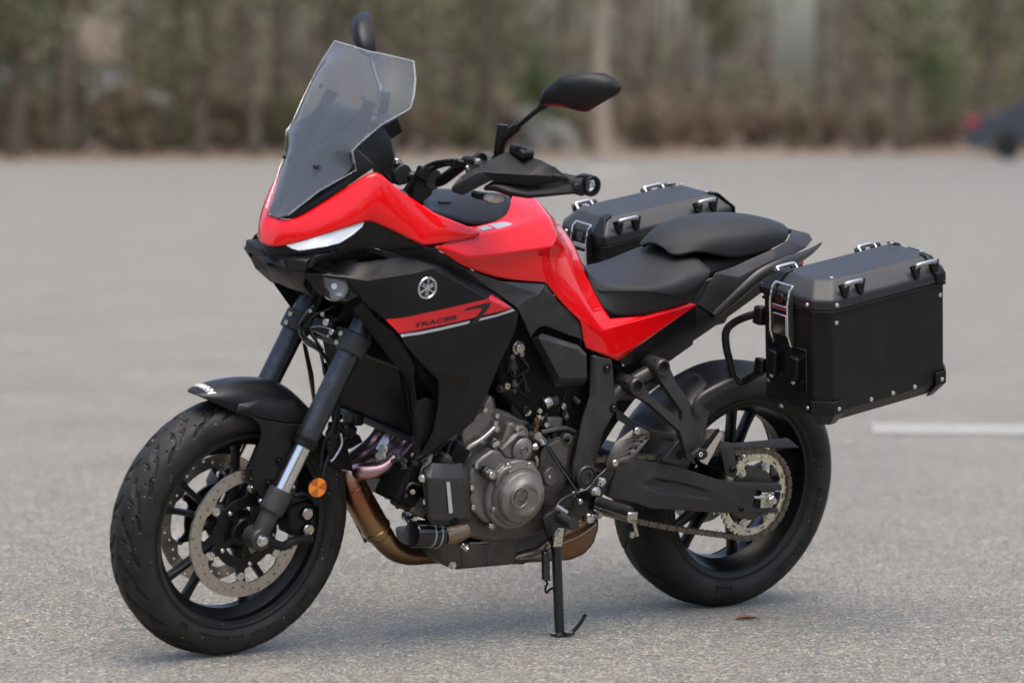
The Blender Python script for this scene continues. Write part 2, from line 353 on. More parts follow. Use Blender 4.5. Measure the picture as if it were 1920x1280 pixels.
# ------------------------------------------------------------------ the ground
def asphalt():
    m = bpy.data.materials.new('asphalt'); m.use_nodes = True; n = m.node_tree; L = n.links.new; b = n.nodes['Principled BSDF']
    tc = n.nodes.new('ShaderNodeTexCoord')
    def vor(sc, ft='F1'):
        v = n.nodes.new('ShaderNodeTexVoronoi'); v.inputs['Scale'].default_value = sc; v.feature = ft; L(tc.outputs['Object'], v.inputs['Vector']); return v
    def noi(sc, de=3, ro=.5):
        v = n.nodes.new('ShaderNodeTexNoise'); v.inputs['Scale'].default_value = sc; v.inputs['Detail'].default_value = de; v.inputs['Roughness'].default_value = ro; L(tc.outputs['Object'], v.inputs['Vector']); return v
    def ramp(src, stops):
        r = n.nodes.new('ShaderNodeValToRGB'); e = r.color_ramp.elements
        e[0].position, e[0].color = stops[0][0], (*stops[0][1], 1); e[1].position, e[1].color = stops[-1][0], (*stops[-1][1], 1)
        for p_, c_ in stops[1:-1]: q_ = e.new(p_); q_.color = (*c_, 1)
        L(src, r.inputs[0]); return r
    def mix(a, b_, fac, mode='MIX'):
        x = n.nodes.new('ShaderNodeMix'); x.data_type = 'RGBA'; x.blend_type = mode
        for sk, q_ in ((6, a), (7, b_), (0, fac)):
            if isinstance(q_, (int, float)): x.inputs[sk].default_value = q_
            elif isinstance(q_, tuple): x.inputs[sk].default_value = (*q_, 1)
            else: L(q_, x.inputs[sk])
        return x.outputs[2]
    v1 = vor(140); v2 = vor(80)
    sep = n.nodes.new('ShaderNodeSeparateColor'); L(v1.outputs['Color'], sep.inputs[0])
    st = ramp(sep.outputs[0], [(0, (.045, .043, .036)), (.2, (.125, .120, .102)), (.5, (.208, .199, .168)), (.8, (.295, .280, .236)), (.93, (.43, .392, .31)), (1, (.72, .67, .55))])
    # binder between the stones
    gap = ramp(v1.outputs['Distance'], [(.0, (0, 0, 0)), (.45, (0, 0, 0)), (.75, (1, 1, 1))])
    c = mix(st.outputs[0], (.080, .077, .070), gap.outputs[0])
    sep2 = n.nodes.new('ShaderNodeSeparateColor'); L(v2.outputs['Color'], sep2.inputs[0])
    tint = ramp(sep2.outputs[1], [(0, (.86, .83, .80)), (.5, (1, 1, 1)), (.86, (1, .96, .90)), (.95, (1.25, 1.02, .80)), (1, (1.3, .9, .75))])
    c = mix(c, tint.outputs[0], 1.0, 'MULTIPLY')
    big = noi(1.3, 5, .6); bg_ = ramp(big.outputs[0], [(.3, (.76, .76, .76)), (.55, (1, 1, 1)), (.75, (1.14, 1.13, 1.11))]); c = mix(c, bg_.outputs[0], 1.0, 'MULTIPLY')
    mid = noi(14, 4, .65); md_ = ramp(mid.outputs[0], [(.3, (.80, .79, .78)), (.6, (1.06, 1.06, 1.05))]); c = mix(c, md_.outputs[0], 1.0, 'MULTIPLY')
    L(c, b.inputs['Base Color']); b.inputs['Roughness'].default_value = .68; b.inputs['Specular IOR Level'].default_value = .5; b.inputs['Sheen Weight'].default_value = .85; b.inputs['Sheen Roughness'].default_value = .16; b.inputs['Sheen Tint'].default_value = (1, .92, .80, 1)
    inv = n.nodes.new('ShaderNodeMath'); inv.operation = 'MULTIPLY_ADD'; inv.inputs[1].default_value = -1.0; L(v1.outputs['Distance'], inv.inputs[0])
    hs = n.nodes.new('ShaderNodeMath'); hs.operation = 'MULTIPLY'; hs.inputs[1].default_value = .9; L(sep.outputs[1], hs.inputs[0]); L(hs.outputs[0], inv.inputs[2])
    bp = n.nodes.new('ShaderNodeBump'); bp.inputs['Strength'].default_value = 1.0; bp.inputs['Distance'].default_value = .0042; L(inv.outputs[0], bp.inputs['Height']); L(bp.outputs[0], b.inputs['Normal'])
    return m
M['asphalt'] = asphalt()
def ground_mat(name, c1, c2, sc):
    m = mat(name, c1, .9, var=.05, vscale=sc, col2=c2); return m
M['litter'] = ground_mat('leaf_litter', (.16, .105, .065), (.27, .19, .12), 3.0)
M['earth'] = ground_mat('forest_floor', (.075, .05, .032), (.14, .095, .06), .8)
def sheet(name, pts, z, m, kind='structure'):
    return tag(py_obj(name, [(p[0], p[1], z) for p in pts], [tuple(range(len(pts)))], m), kind=kind)
sheet('ground', [(-900, -120), (900, -120), (900, 1500), (-900, 1500)], -.012, 'earth')
E0, E1 = GP(0, 303), GP(1920, 292)                       # far edge of the lot, running slightly away to the right
ed = (E1-E0).normalized(); EL, ER = E0-ed*60, E1+ed*60; en = V((-ed.y, ed.x, 0))
sheet('asphalt_lot', [(-110, -60), (110, -60), (ER.x, ER.y), (EL.x, EL.y)], 0, 'asphalt')
sheet('leaf_litter_verge', [EL-en*.3, ER-en*.3, ER+en*9, EL+en*9], .006, 'litter')
M['roadpaint'] = mat('road_paint', (.235, .228, .208), .7, bump=.5, bscale=300, var=.05, vscale=9, col2=(.30, .295, .28))
g0, g1, g2, g3 = GP(1636, 795), GP(2500, 800), GP(2500, 822), GP(1634, 814)
tag(py_obj('painted_line', [(p.x, p.y, .004) for p in (g0, g1, g2, g3)], [(0, 1, 2, 3)], 'roadpaint'), kind='structure')
g0, g1, g2, g3 = GP(1112, 319), GP(1190, 318), GP(1180, 324), GP(1095, 327)
tag(py_obj('painted_line', [(p.x, p.y, .004) for p in (g0, g1, g2, g3)], [(0, 1, 2, 3)], 'roadpaint'), kind='structure')
# ------------------------------------------------------------------ the motorcycle
bike = bpy.data.objects.new('motorcycle', None); COL.objects.link(bike); bike.matrix_world = MB
tag(bike, 'red and black touring motorcycle with tall clear screen, parked on its side stand', 'motorcycle')
bike.empty_display_size = .2
def tyre(name, c, Rr, W_, rim_r, groove, parent, N=720, K=56):
    """dense torus section with the tread grooves cut into it"""
    # profile from left bead over the crown to right bead
    Hs = Rr-rim_r; hw = W_/2; prof = []
    bead = hw*.80
    pts = [V((-bead+.004, rim_r-.006, 0)), V((-bead, rim_r+.010, 0)), V((-hw*.97, rim_r+Hs*.30, 0)), V((-hw, rim_r+Hs*.50, 0)), V((-hw*.93, rim_r+Hs*.70, 0)), V((-hw*.72, rim_r+Hs*.875, 0)), V((-hw*.38, Rr-.0045, 0)), V((0, Rr, 0))]
    pts += [V((-p.x, p.y, 0)) for p in reversed(pts[:-1])]
    cv = catmull(pts, 40); L = [0]
    for i in range(1, len(cv)): L.append(L[-1]+(cv[i]-cv[i-1]).length)
    prof = []
    for k in range(K+1):
        t = L[-1]*k/K; j = max(i for i in range(len(L)) if L[i] <= t+1e-9); j = min(j, len(cv)-2); f = (t-L[j])/max(1e-9, L[j+1]-L[j]); prof.append((cv[j].lerp(cv[j+1], f), t-L[-1]/2))
    nr = []
    for k in range(K+1):
        d = (prof[min(k+1, K)][0]-prof[max(k-1, 0)][0]).normalized(); nr.append(V((-d.y, d.x, 0)))
    vs = []
    for i in range(N):
        a = 2*pi*i/N; arc = a*Rr
        for k in range(K+1):
            p, sarc = prof[k]; dpt = groove(a, sarc, arc)
            q = p-nr[k]*dpt if nr[k].y*1 > 0 or True else p
            vs.append((c.x+q.y*cos(a), c.y+q.x, c.z+q.y*sin(a)))
    fs = [(i*(K+1)+k, i*(K+1)+k+1, ((i+1) % N)*(K+1)+k+1, ((i+1) % N)*(K+1)+k) for i in range(N) for k in range(K)]
    me = bpy.data.meshes.new(name); me.from_pydata(vs, [], fs); me.update(); finish(me, 'tyre', 50); return obj(name, me, parent)
m = mat('tyre_rubber', (.007, .007, .007), .60, spec=.34, bump=.35, bscale=500); n = m.node_tree; b = n.nodes['Principled BSDF']
tc = n.nodes.new('ShaderNodeTexCoord'); t1 = n.nodes.new('ShaderNodeTexNoise'); t1.inputs['Scale'].default_value = 9; t1.inputs['Detail'].default_value = 6; t1.inputs['Roughness'].default_value = .7
n.links.new(tc.outputs['Object'], t1.inputs[0]); rp = n.nodes.new('ShaderNodeValToRGB'); n.links.new(t1.outputs[0], rp.inputs[0])
rp.color_ramp.elements[0].position = .38; rp.color_ramp.elements[0].color = (.007, .007, .007, 1); rp.color_ramp.elements[1].position = .66; rp.color_ramp.elements[1].color = (.027, .0245, .021, 1)
vo = n.nodes.new('ShaderNodeTexVoronoi'); vo.inputs['Scale'].default_value = 160; n.links.new(tc.outputs['Object'], vo.inputs[0]); sc_ = n.nodes.new('ShaderNodeSeparateColor'); n.links.new(vo.outputs['Color'], sc_.inputs[0])
gt = n.nodes.new('ShaderNodeMath'); gt.operation = 'GREATER_THAN'; gt.inputs[1].default_value = .972; n.links.new(sc_.outputs[0], gt.inputs[0])
lt = n.nodes.new('ShaderNodeMath'); lt.operation = 'LESS_THAN'; lt.inputs[1].default_value = .22; n.links.new(vo.outputs['Distance'], lt.inputs[0])
mu = n.nodes.new('ShaderNodeMath'); mu.operation = 'MULTIPLY'; n.links.new(gt.outputs[0], mu.inputs[0]); n.links.new(lt.outputs[0], mu.inputs[1])
mx = n.nodes.new('ShaderNodeMix'); mx.data_type = 'RGBA'; n.links.new(mu.outputs[0], mx.inputs[0]); n.links.new(rp.outputs[0], mx.inputs[6]); mx.inputs[7].default_value = (.30, .25, .19, 1); n.links.new(mx.outputs[2], b.inputs['Base Color'])
M['tyre'] = m
def slot(u, v, u0, v0, u1, v1, wd):    # depth factor of a tapered slot between two points
    dx, dy = u1-u0, v1-v0; t = ((u-u0)*dx+(v-v0)*dy)/(dx*dx+dy*dy); t = min(1, max(0, t))
    d = math.hypot(u-u0-dx*t, v-v0-dy*t); wl = wd*(.35+.65*sin(pi*min(1, max(0, .15+.75*t))))
    return 0 if d > wl else min(1, (wl-d)/(wd*.45))
def make_groove(Rr, n, crown):
    circ_ = 2*pi*Rr; pitch = circ_/n
    def g(a, s_, arc):
        if abs(s_) > crown: 
            return 0
        sd_ = -1 if s_ < 0 else 1; u = (arc*1.0+(pitch/2 if sd_ > 0 else 0)) % pitch; v = abs(s_); d = 0
        for k in (-1, 0, 1):
            uu = u-k*pitch
            d = max(d, slot(uu, v, .004, .010, .040, .024, .0058), slot(uu, v, .030, .030, .074, .050, .0066), slot(uu, v, -.012, .048, .026, .064, .0050))
            d = max(d, .8*slot(uu, v, .052, .012, .060, .034, .0022), slot(uu, v, .062, .022, .064, .024, .0035), slot(uu, v, .004, .040, .006, .042, .0032))
        d *= 1.45
        return d*.0042
    return g
def side_boxes(Rr, rm, angs):
    return []
FC = V((0, 0, .2999)); RC = V((1.46, 0, .3149))
def rim_profile(hw, rf):        # flange, bead seat, drop centre
    return [(rf, -hw), (rf+.001, -hw+.004), (rf-.011, -hw+.008), (rf-.014, -hw+.020), (rf-.017, -hw+.024), (rf-.020, -hw*.45), (rf-.034, -hw*.25), (rf-.034, hw*.25), (rf-.020, hw*.45), (rf-.017, hw-.024), (rf-.014, hw-.020), (rf-.011, hw-.008), (rf+.001, hw-.004), (rf, hw),
            (rf-.006, hw-.001), (rf-.018, hw-.010), (rf-.022, hw-.022), (rf-.028, hw*.45), (rf-.042, hw*.22), (rf-.042, -hw*.22), (rf-.028, -hw*.45), (rf-.022, -hw+.022), (rf-.018, -hw+.010), (rf-.006, -hw+.001)]
def spoke_geo(c, a_in, a_out, r0, r1, w0, w1, t0, t1, yo=0):
    vs = []; 
    for i in range(9):
        f = i/8; a = a_in+(a_out-a_in)*f; r = r0+(r1-r0)*f; p = V((c.x+r*cos(a), c.y+yo, c.z+r*sin(a)))
        flare = 1+.9*max(0, f-.8)/.2*.8+.8*max(0, .2-f)/.2; wd = (w0+(w1-w0)*f)*flare; th = (t0+(t1-t0)*f)
        tg = V((-sin(a), 0, cos(a)))
        for (x, y) in ((-1, -.55), (-.62, -1), (.62, -1), (1, -.55), (1, .55), (.62, 1), (-.62, 1), (-1, .55)): vs.append(p+tg*wd/2*x+V((0, th/2*y, 0)))
    fs = [(i*8+k, i*8+(k+1) % 8, (i+1)*8+(k+1) % 8, (i+1)*8+k) for i in range(8) for k in range(8)]+[tuple(reversed(range(8))), tuple(range(64, 72))]
    return vs, fs
fw = lathe('front_wheel', FC, V((0, 1, 0)), rim_profile(.050, .2325), 'wheel' if 'wheel' in M else 'satin', bike, 96, closed=True, ang=25); steer(fw)
tyre('tyre', FC, .2999, .120, .2185, make_groove(.2999, 21, .078), fw, 960, 76)
def arc_block(c, y, r0, r1, a0, a1, parent, fill=False, m='tyre'):
    n_ = 8; o_ = [(r1*cos(rad(a0+(a1-a0)*k/n_)), r1*sin(rad(a0+(a1-a0)*k/n_))) for k in range(n_+1)]+[(r0*cos(rad(a1-(a1-a0)*k/n_)), r0*sin(rad(a1-(a1-a0)*k/n_))) for k in range(n_+1)]
    loops = [o_]
    if not fill:
        q = .0014; e_ = math.degrees(q/r0); i_ = [((r1-q)*cos(rad(a0+e_+(a1-a0-2*e_)*k/n_)), (r1-q)*sin(rad(a0+e_+(a1-a0-2*e_)*k/n_))) for k in range(n_+1)]+[((r0+q)*cos(rad(a1-e_-(a1-a0-2*e_)*k/n_)), (r0+q)*sin(rad(a1-e_-(a1-a0-2*e_)*k/n_))) for k in range(n_+1)]; loops.append(i_)
    me = flat_shape(loops, .004, .0003); side_mesh(me, V((c.x, y, c.z))); finish(me, m, 30); obj('sidewall_mark', me, parent)
TF = next(o for o in fw.children if o.name.startswith('tyre'))
for a0, a1 in ((-112, -103), (-101, -93), (-91, -84), (-127, -122)): arc_block(FC, -.0585, .2425, .2535, a0, a1, fw)
for k in range(5): arc_block(FC, -.0588, .243, .253, -79+3.2*k, -77.2+3.2*k, fw, k % 2 == 0)
for k in range(7): arc_block(FC, -.0590, .244, .256, -48+1.6*k, -47.2+1.6*k, fw, True)
for k in range(11): arc_block(FC, -.0590, .247, .253, -20+2.6*k, -18.2+2.6*k, fw, k % 3 != 1)
lathe('hub', FC, V((0, 1, 0)), [(.012, -.062), (.030, -.062), (.034, -.058), (.034, -.040), (.046, -.036), (.050, -.02), (.042, 0), (.050, .02), (.046, .036), (.034, .040), (.034, .06), (.012, .062)], 'satin', fw, 40, closed=True)
for c in (154, 226, 298, 10, 82):
    for sgn in (-1, 1):
        vs, fs = spoke_geo(FC, rad(c+sgn*7), rad(c+sgn*11), .040, .196, .016, .012, .030, .024); py_obj('spoke', vs, fs, 'satin', fw)
def disc(name, c, Ro, Ri, y, parent, m='disc', lobes=6, a_b=148, holes=True, thick=.005):
    inner = []
    for k in range(144):
        a = 2*pi*k/144; lob = cos(lobes*(a-rad(a_b))); inner.append((( Ri-.010*max(0, lob)**3)*cos(a), (Ri-.010*max(0, lob)**3)*sin(a)))
    loops = [circ2(Ro, 144), inner]
    if holes:
        for k in range(12*3):
            g = k//3; j = k % 3; a = rad(a_b)+2*pi*(g+.12+.30*j)/12; rr = Ri+(Ro-Ri)*(.2+.30*j) if g % 2 == 0 else Ri+(Ro-Ri)*(.8-.28*j)
            loops.append(circ2(.0036, 9, rr*cos(a), rr*sin(a)))
    me = flat_shape(loops, thick, .0003); side_mesh(me, V((c.x, y, c.z))); finish(me, m, 30); return obj(name, me, parent)
def disc_set(y, sgn):
    d = disc('brake_disc', FC, .149, .120, y, bike); steer(d)
    # black carrier with spider arms
    loops = [[], circ2(.060, 60)]
    for k in range(180):
        a = 2*pi*k/180; lob = max(0, cos(3*(a-rad(148)))*1.0); lob = max(0, cos(6*(a-rad(148))))**6; loops[0].append(((.083+.022*lob)*cos(a), (.083+.022*lob)*sin(a)))
    me = flat_shape(loops, .005, .0006); side_mesh(me, V((0, y+sgn*.002, FC.z))); finish(me, 'satin', 30); cr2 = obj('disc_carrier', me, d)
    loops = [circ2(.040, 60), circ2(.028, 40)]
    for k in range(5):
        a = rad(137+72*k); ca, sa = cos(a), sin(a); px_, py_ = -sa, ca
        vs, fs = boxg(V((0, 0, 0)), .05, .007, .013); rot = Matrix.Rotation(-a, 4, 'Y'); q = V((ca*.056, y+sgn*.006, sa*.056+FC.z))
        py_obj('carrier_arm', [rot @ v_+q for v_ in vs], fs, 'satin', d)
        bolt(V((ca*.073, y-.006*1 if sgn > 0 else y+.003, FC.z+sa*.073)), .0048, d, 'zinc', 'socket', LEFT if sgn > 0 else -LEFT)
    for k in range(6):
        a = rad(148+60*k); q = V((cos(a)*.1015, y, FC.z+sin(a)*.1015)); ax = LEFT if sgn > 0 else -LEFT
        lathe('rivet', q+ax*.002, ax, [(.0095, -.006), (.0095, .0022), (.0078, .003), (.0055, .003), (.005, .0012), (.0022, .0012), (.0018, .0028), (0, .0028)], 'zinc', d, 18)
    return d
disc_set(-.0625, 1); disc_set(.0625, -1)
# rear wheel
rw = lathe('rear_wheel', RC, V((0, 1, 0)), rim_profile(.076, .2325), 'satin', bike, 96, closed=True, ang=25)
def rg(a, s_, arc):
    pitch = 2*pi*.3149/15; sd_ = -1 if s_ < 0 else 1; u = (arc+(pitch/2 if sd_ > 0 else 0)) % pitch; v = abs(s_); d = 0
    if v > .1: return 0
    for k in (-1, 0, 1):
        uu = u-k*pitch; d = max(d, slot(uu, v, .010, .012, .05, .045, .0042), slot(uu, v, .04, .05, .085, .085, .0046))
    return d*.004
tyre('tyre', RC, .3149, .180, .2185, rg, rw, 600, 60)
arc_block(RC, -.0885, .246, .260, -104, -92, rw)
for k in range(4): arc_block(RC, -.0886, .248, .257, -56+6.5*k, -52+6.5*k, rw, k % 2 == 1)
for k in range(3): arc_block(RC, -.0886, .247, .258, -22+8*k, -16.5+8*k, rw, k == 1)
lathe('hub', RC, V((0, 1, 0)), [(.012, -.085), (.030, -.085), (.036, -.075), (.062, -.07), (.066, -.05), (.05, -.03), (.045, 0), (.05, .05), (.04, .075), (.012, .08)], 'satin', rw, 40, closed=True)
for c in (-135, -63, 9, 81, 153):
    for sgn in (-1, 1):
        vs, fs = spoke_geo(RC, rad(c+sgn*5), rad(c+sgn*10), .045, .194, .018, .013, .036, .030, .0); py_obj('spoke', vs, fs, 'satin', rw)
rd = disc('rear_brake_disc', RC, .1225, .095, .07, bike, lobes=5, a_b=100)
me = flat_shape([circ2(.096, 60), circ2(.045, 40)], .004); side_mesh(me, V((RC.x, .073, RC.z))); finish(me, 'satin'); obj('disc_carrier', me, rd)
# rear sprocket with its cut-outs
YC = -.1165
def sprocket():
    nt_ = 43; out_ = []
    for k in range(nt_*6):
        a = 2*pi*k/(nt_*6); ph = (k % 6)/6; rr = .1060 + (.0042 if ph in (0, 1/6, 5/6) else (-.0035 if ph == .5 else .0)); out_.append((rr*cos(a), rr*sin(a)))
    inn = []
    for k in range(180):
        a = 2*pi*k/180; lob = max(0, cos(6*(a-rad(71))))**3; inn.append(((.0885-.022*lob)*cos(a), (.0885-.022*lob)*sin(a)))
    loops = [out_, inn]
    for k in range(6):
        for dd in (-16, 16):
            a = rad(71+60*k+dd); h = []
            for (rr, da) in ((.0925, -4.5), (.0925, 4.5), (.0985, 4.2), (.0985, -4.2)): h.append((rr*cos(a+rad(da)), rr*sin(a+rad(da))))
            loops.append(h)
    me = flat_shape(loops, .006, .0005); side_mesh(me, V((RC.x, YC, RC.z))); finish(me, 'gold', 30); return obj('sprocket', me, bike)
spk = sprocket()
me = flat_shape([circ2(.070, 60), circ2(.03, 40)], .012); side_mesh(me, V((RC.x, YC+.015, RC.z))); finish(me, 'engdark'); obj('sprocket_carrier', me, spk)
for k in range(6):
    a = rad(71+60*k); bolt(V((RC.x+.0765*cos(a), YC-.004, RC.z+.0765*sin(a))), .0085, spk, 'zinc', 'hex')
# chain: links laid along the run, inner and outer links alternating
FS = V((.80, YC, .392)); r1, r2 = .112, .041
def chain_path():
    d = V((RC.x-FS.x, RC.z-FS.z)); D = d.length; base = math.atan2(d.y, d.x); al = math.asin((r1-r2)/D); P = []
    # top tangent from front to rear, round the rear, bottom back with a little sag, round the front
    at = base+pi/2+al; ab = base-pi/2-al
    f_t = V((FS.x+r2*cos(at), 0, FS.z+r2*sin(at))); r_t = V((RC.x+r1*cos(at), 0, RC.z+r1*sin(at)))
    f_b = V((FS.x+r2*cos(ab), 0, FS.z+r2*sin(ab))); r_b = V((RC.x+r1*cos(ab), 0, RC.z+r1*sin(ab)))
    for i in range(40): P.append(f_t.lerp(r_t, i/40))
    n_ = 60
    for i in range(n_): a = at-(at-ab)*i/n_ ; P.append(V((RC.x+r1*cos(a), 0, RC.z+r1*sin(a))))
    for i in range(40): q = r_b.lerp(f_b, i/40); q.z -= .014*sin(pi*i/40); P.append(q)
    n_ = 30; a2 = ab-(2*pi-(at-ab))
    for i in range(n_): a = ab-(2*pi-(at-ab))*i/n_; P.append(V((FS.x+r2*cos(a), 0, FS.z+r2*sin(a))))
    return P
def link_mesh(wd):
    p = .0157; out_ = []
    for k in range(13): a = pi/2+pi*k/12; out_.append((-p/2+.0068*cos(a), .0068*sin(a)))
    out_ += [(0, -.0050)]
    for k in range(13): a = -pi/2+pi*k/12; out_.append((p/2+.0068*cos(a), .0068*sin(a)))
    out_ += [(0, .0050)]
    me0 = flat_shape([out_], .0022, .0002); bm = bmesh.new()
    for yo in (-wd, wd):
        b2 = bmesh.new(); b2.from_mesh(me0)
        for v_ in b2.verts: x, y, z = v_.co; v_.co = (x, yo-z, y)
        t_ = bpy.data.meshes.new('t'); b2.to_mesh(t_); b2.free(); bm.from_mesh(t_)
    for sx in (-1, 1):
        vs, fs = lathe_geo(V((sx*p/2, -wd-.0022, 0)), V((0, 1, 0)), [(.0028, 0), (.0028, 2*wd+.0044)], 8); t_ = bpy.data.meshes.new('t'); t_.from_pydata([tuple(v_) for v_ in vs], [], fs); bm.from_mesh(t_)
        vs, fs = lathe_geo(V((sx*p/2, -wd+.001, 0)), V((0, 1, 0)), [(.005, 0), (.005, 2*wd-.002)], 10); t_ = bpy.data.meshes.new('t'); t_.from_pydata([tuple(v_) for v_ in vs], [], fs); bm.from_mesh(t_)
    me = bpy.data.meshes.new('chain_link'); bm.to_mesh(me); bm.free(); finish(me, 'chain', 30); return me
lk = (link_mesh(.0062), link_mesh(.0090))
CP = chain_path(); CP.append(CP[0].copy()); CL = [0]
for i in range(1, len(CP)): CL.append(CL[-1]+(CP[i]-CP[i-1]).length)
NL = int(round(CL[-1]/.0157/2))*2; chain = bpy.data.objects.new('chain', None); COL.objects.link(chain); chain.parent = bike
def at_len(t):
    t = t % CL[-1]; j = 0
    while j < len(CL)-2 and CL[j+1] < t: j += 1
    return CP[j].lerp(CP[j+1], (t-CL[j])/max(1e-9, CL[j+1]-CL[j]))
for i in range(NL):
    a = at_len(i*CL[-1]/NL); c = at_len((i+1)*CL[-1]/NL); o = obj('link', lk[i % 2], chain); d = c-a
    o.matrix_local = Matrix.Translation((a+c)/2+V((0, YC, 0))) @ Matrix.Rotation(-math.atan2(d.z, d.x), 4, 'Y')
# surveyed details: each letter is one close-up of the photograph (origin x, y, magnification)
CR = dict(A=(460, 40, 5.3333), B=(460, 260, 5.3333), C=(460, 440, 5.3333), D=(640, 460, 5.3333), E=(640, 640, 5.3333), F=(700, 240, 4.5714), G=(840, 640, 5.3333), H=(620, 780, 5.3333), I=(860, 780, 5.3333),
          J=(680, 900, 4), K=(1120, 640, 5.3333), L=(1080, 820, 4), M=(1400, 430, 4.923), N=(1400, 620, 4.923), O=(800, 340, 3.048), P=(1000, 320, 2.4), Q=(180, 680, 2.246), T=(720, 120, 4.174), X=(460, 560, 4.923), Y=(460, 800, 4.923))
def c(k, x, y, yb): o = CR[k]; return (o[0]+x/o[2], o[1]+y/o[2], yb)
def cs(k, *ps): return [c(k, *p) for p in ps]

# ---- front fork (turns with the bars)
def fork_t(py, sgn=-1):
    def pj(t):
        q = MB @ (MS @ (V((0, sgn*.1094, .2999))+SD*t)); q = q-V((0, 0, CAM_H)); a, b_, d_ = q.dot(cr), q.dot(cu), q.dot(cf); return 640-F_PX*b_/d_
    lo, hi = -.2, .9
    for _ in range(40):
        mid = (lo+hi)/2
        if pj(mid) > py: lo = mid
        else: hi = mid
    return lo
tC, tS, tS2, tU = fork_t(915), fork_t(832)+.004, fork_t(814)+.004, fork_t(655)
tTop = fork_t(655)+.075
FRK = []
for sg in (-1, 1):
    base = V((0, sg*.1094, .2999)); f = lathe('fork_leg', base, SD, [(.0205, tC-.03), (.0205, tS+.02)], 'chrome', bike, 32); steer(f); FRK.append(f)
    f['label'] = 'upside-down fork leg with polished inner tube'
    lathe('dust_seal', base, SD, [(.0215, tS-.012), (.0285, tS-.010), (.0290, tS-.002), (.0270, tS), (.0285, tS+.003), (.0285, tS+.011), (.0265, tS+.013)], 'satin', f, 32)
    lathe('outer_tube', base, SD, [(.0250, tS+.010), (.0265, tS+.014), (.0262, tS2+.012), (.0258, tS2+.03), (.0262, tU-.045), (.0262, tU-.028), (.0268, tU-.027), (.0268, tU-.013), (.0262, tU-.012), (.0262, tTop+.11)], 'forkblack', f, 40)
    lathe('axle_casting', base, SD, [(0, -.012), (.018, -.010), (.021, .0), (.0215, .045), (.0225, .060), (.0285, .068), (.0290, tC-.012), (.0280, tC-.004), (.0225, tC-.003)], 'casting', f, 32)
    lathe('axle_boss', V((0, sg*.083, .2999)), V((0, sg, 0)), [(.024, 0), (.0255, .006), (.026, .040), (.023, .044), (.012, .044)], 'casting', f, 28)
    bolt(V((0, sg*.128, .2999)), .0105, f, 'chrome', 'hex', V((0, sg, 0)))
    # caliper mount behind the leg
    # lower clamp
    q = base+SD*(tU+.012)
    lathe('fork_clamp', q, SD, [(.030, -.022), (.0345, -.020), (.0355, -.014), (.0355, .020), (.0345, .024), (.030, .026)], 'casting', f, 36)
    for dz in (-.008, .014): bolt(q+SD*dz+V((-.034, -sg*.006 if 0 else sg*(-.010), .012)), .0062, f, 'zinc', 'socket', V((-1, -.35, .1)), name='clamp_bolt')
    lathe('fork_cap', base+SD*(tTop+.11), SD, [(.024, 0), (.024, .006), (.018, .01), (.010, .01), (.010, .02), (0, .02)], 'satin', f, 24)
yk = box('lower_yoke', V((0, 0, .2999))+SD*(tU+.010)+V((.035, 0, .0)), .060, .17, .030, 'casting', bike, Matrix.Rotation(RAKE, 3, 'Y'), wd=.006); steer(yk)
bolt(V((0, -.02, .2999))+SD*(tU+.012)+V((-.002, -.01, .01)), .007, yk, 'zinc', 'socket', V((-1, -.2, .2)))
yk2 = box('upper_yoke', V((0, 0, .2999))+SD*(tTop+.095)+V((.03, 0, 0)), .07, .25, .022, 'casting', bike, Matrix.Rotation(RAKE, 3, 'Y'), wd=.006); steer(yk2)
st = tube('steering_stem', [V((.045, 0, .2999))+SD*(tU-.01), V((.045, 0, .2999))+SD*(tTop+.1)], .022, 'dark', bike); steer(st)
# front brake hose guard, caliper and ABS ring on the left
def caliper(sgn):
    P0 = cs('Y', (400, 760, -.082), (470, 700, -.082), (560, 690, -.082), (640, 740, -.082), (655, 900, -.082), (640, 1010, -.082), (560, 1045, -.082), (470, 1010, -.082), (405, 1000, -.082))
    o = plate('brake_caliper', P0, 'satin', bike, thick=.048, wd=.006, s=1)
    for (x, y) in ((570, 800), (580, 950)):
        lathe('piston_cap', c('Y', x, y, -.082), LEFT, [(.0175, 0), (.0175, .007), (.0165, .009), (.0152, .009), (.0148, .0045), (0, .0045)], 'satin', o, 28, s=1)
        lathe('piston', c('Y', x, y, -.0870), LEFT, [(.0142, 0), (.0142, .0025), (.0125, .0045), (.006, .0035), (0, .005)], 'steel', o, 24, s=1)
    tube('caliper_bracket', cs('Y', (200, 1040, -.118), (340, 1100, -.112), (450, 1050, -.105), (600, 1030, -.095)), .0105, 'satin', o, 1)
    tube('caliper_bracket', cs('Y', (390, 650, -.105), (480, 660, -.098), (570, 630, -.085)), .009, 'satin', o, 1)
    return o
co = caliper(1); steer(co)
cm = mirror_copy(co)
# amber reflector beside the fork
rfo = lathe('reflector', c('Y', 668, 560, -.125), V((-.15, -1, 0)), [(.0245, 0), (.0255, .003), (.0245, .0062), (.0225, .0065), (.0222, .0045)], 'satin', bike, 36, s=1); steer(rfo)
def wedge(parent):
    ctr = R(c('Y', 668, 560, -.1318), 1); ax = V((-.15, -1, 0)).normalized(); a, b_ = frame_of(ax)
    for k in range(6):
        vs = [ctr]+[ctr+(a*cos(t)+b_*sin(t))*.0222 for t in [rad(60*k+12*j+8) for j in range(6)]]
        py_obj('facet', vs, [(0, i+1, i+2) for i in range(5)], 'orange' if k % 2 else 'orange2', parent)
wedge(rfo)
tube('bracket', cs('Y', (680, 720, -.118), (650, 690, -.115), (560, 620, -.105), (420, 640, -.100)), .005, 'satin', rfo, 1)
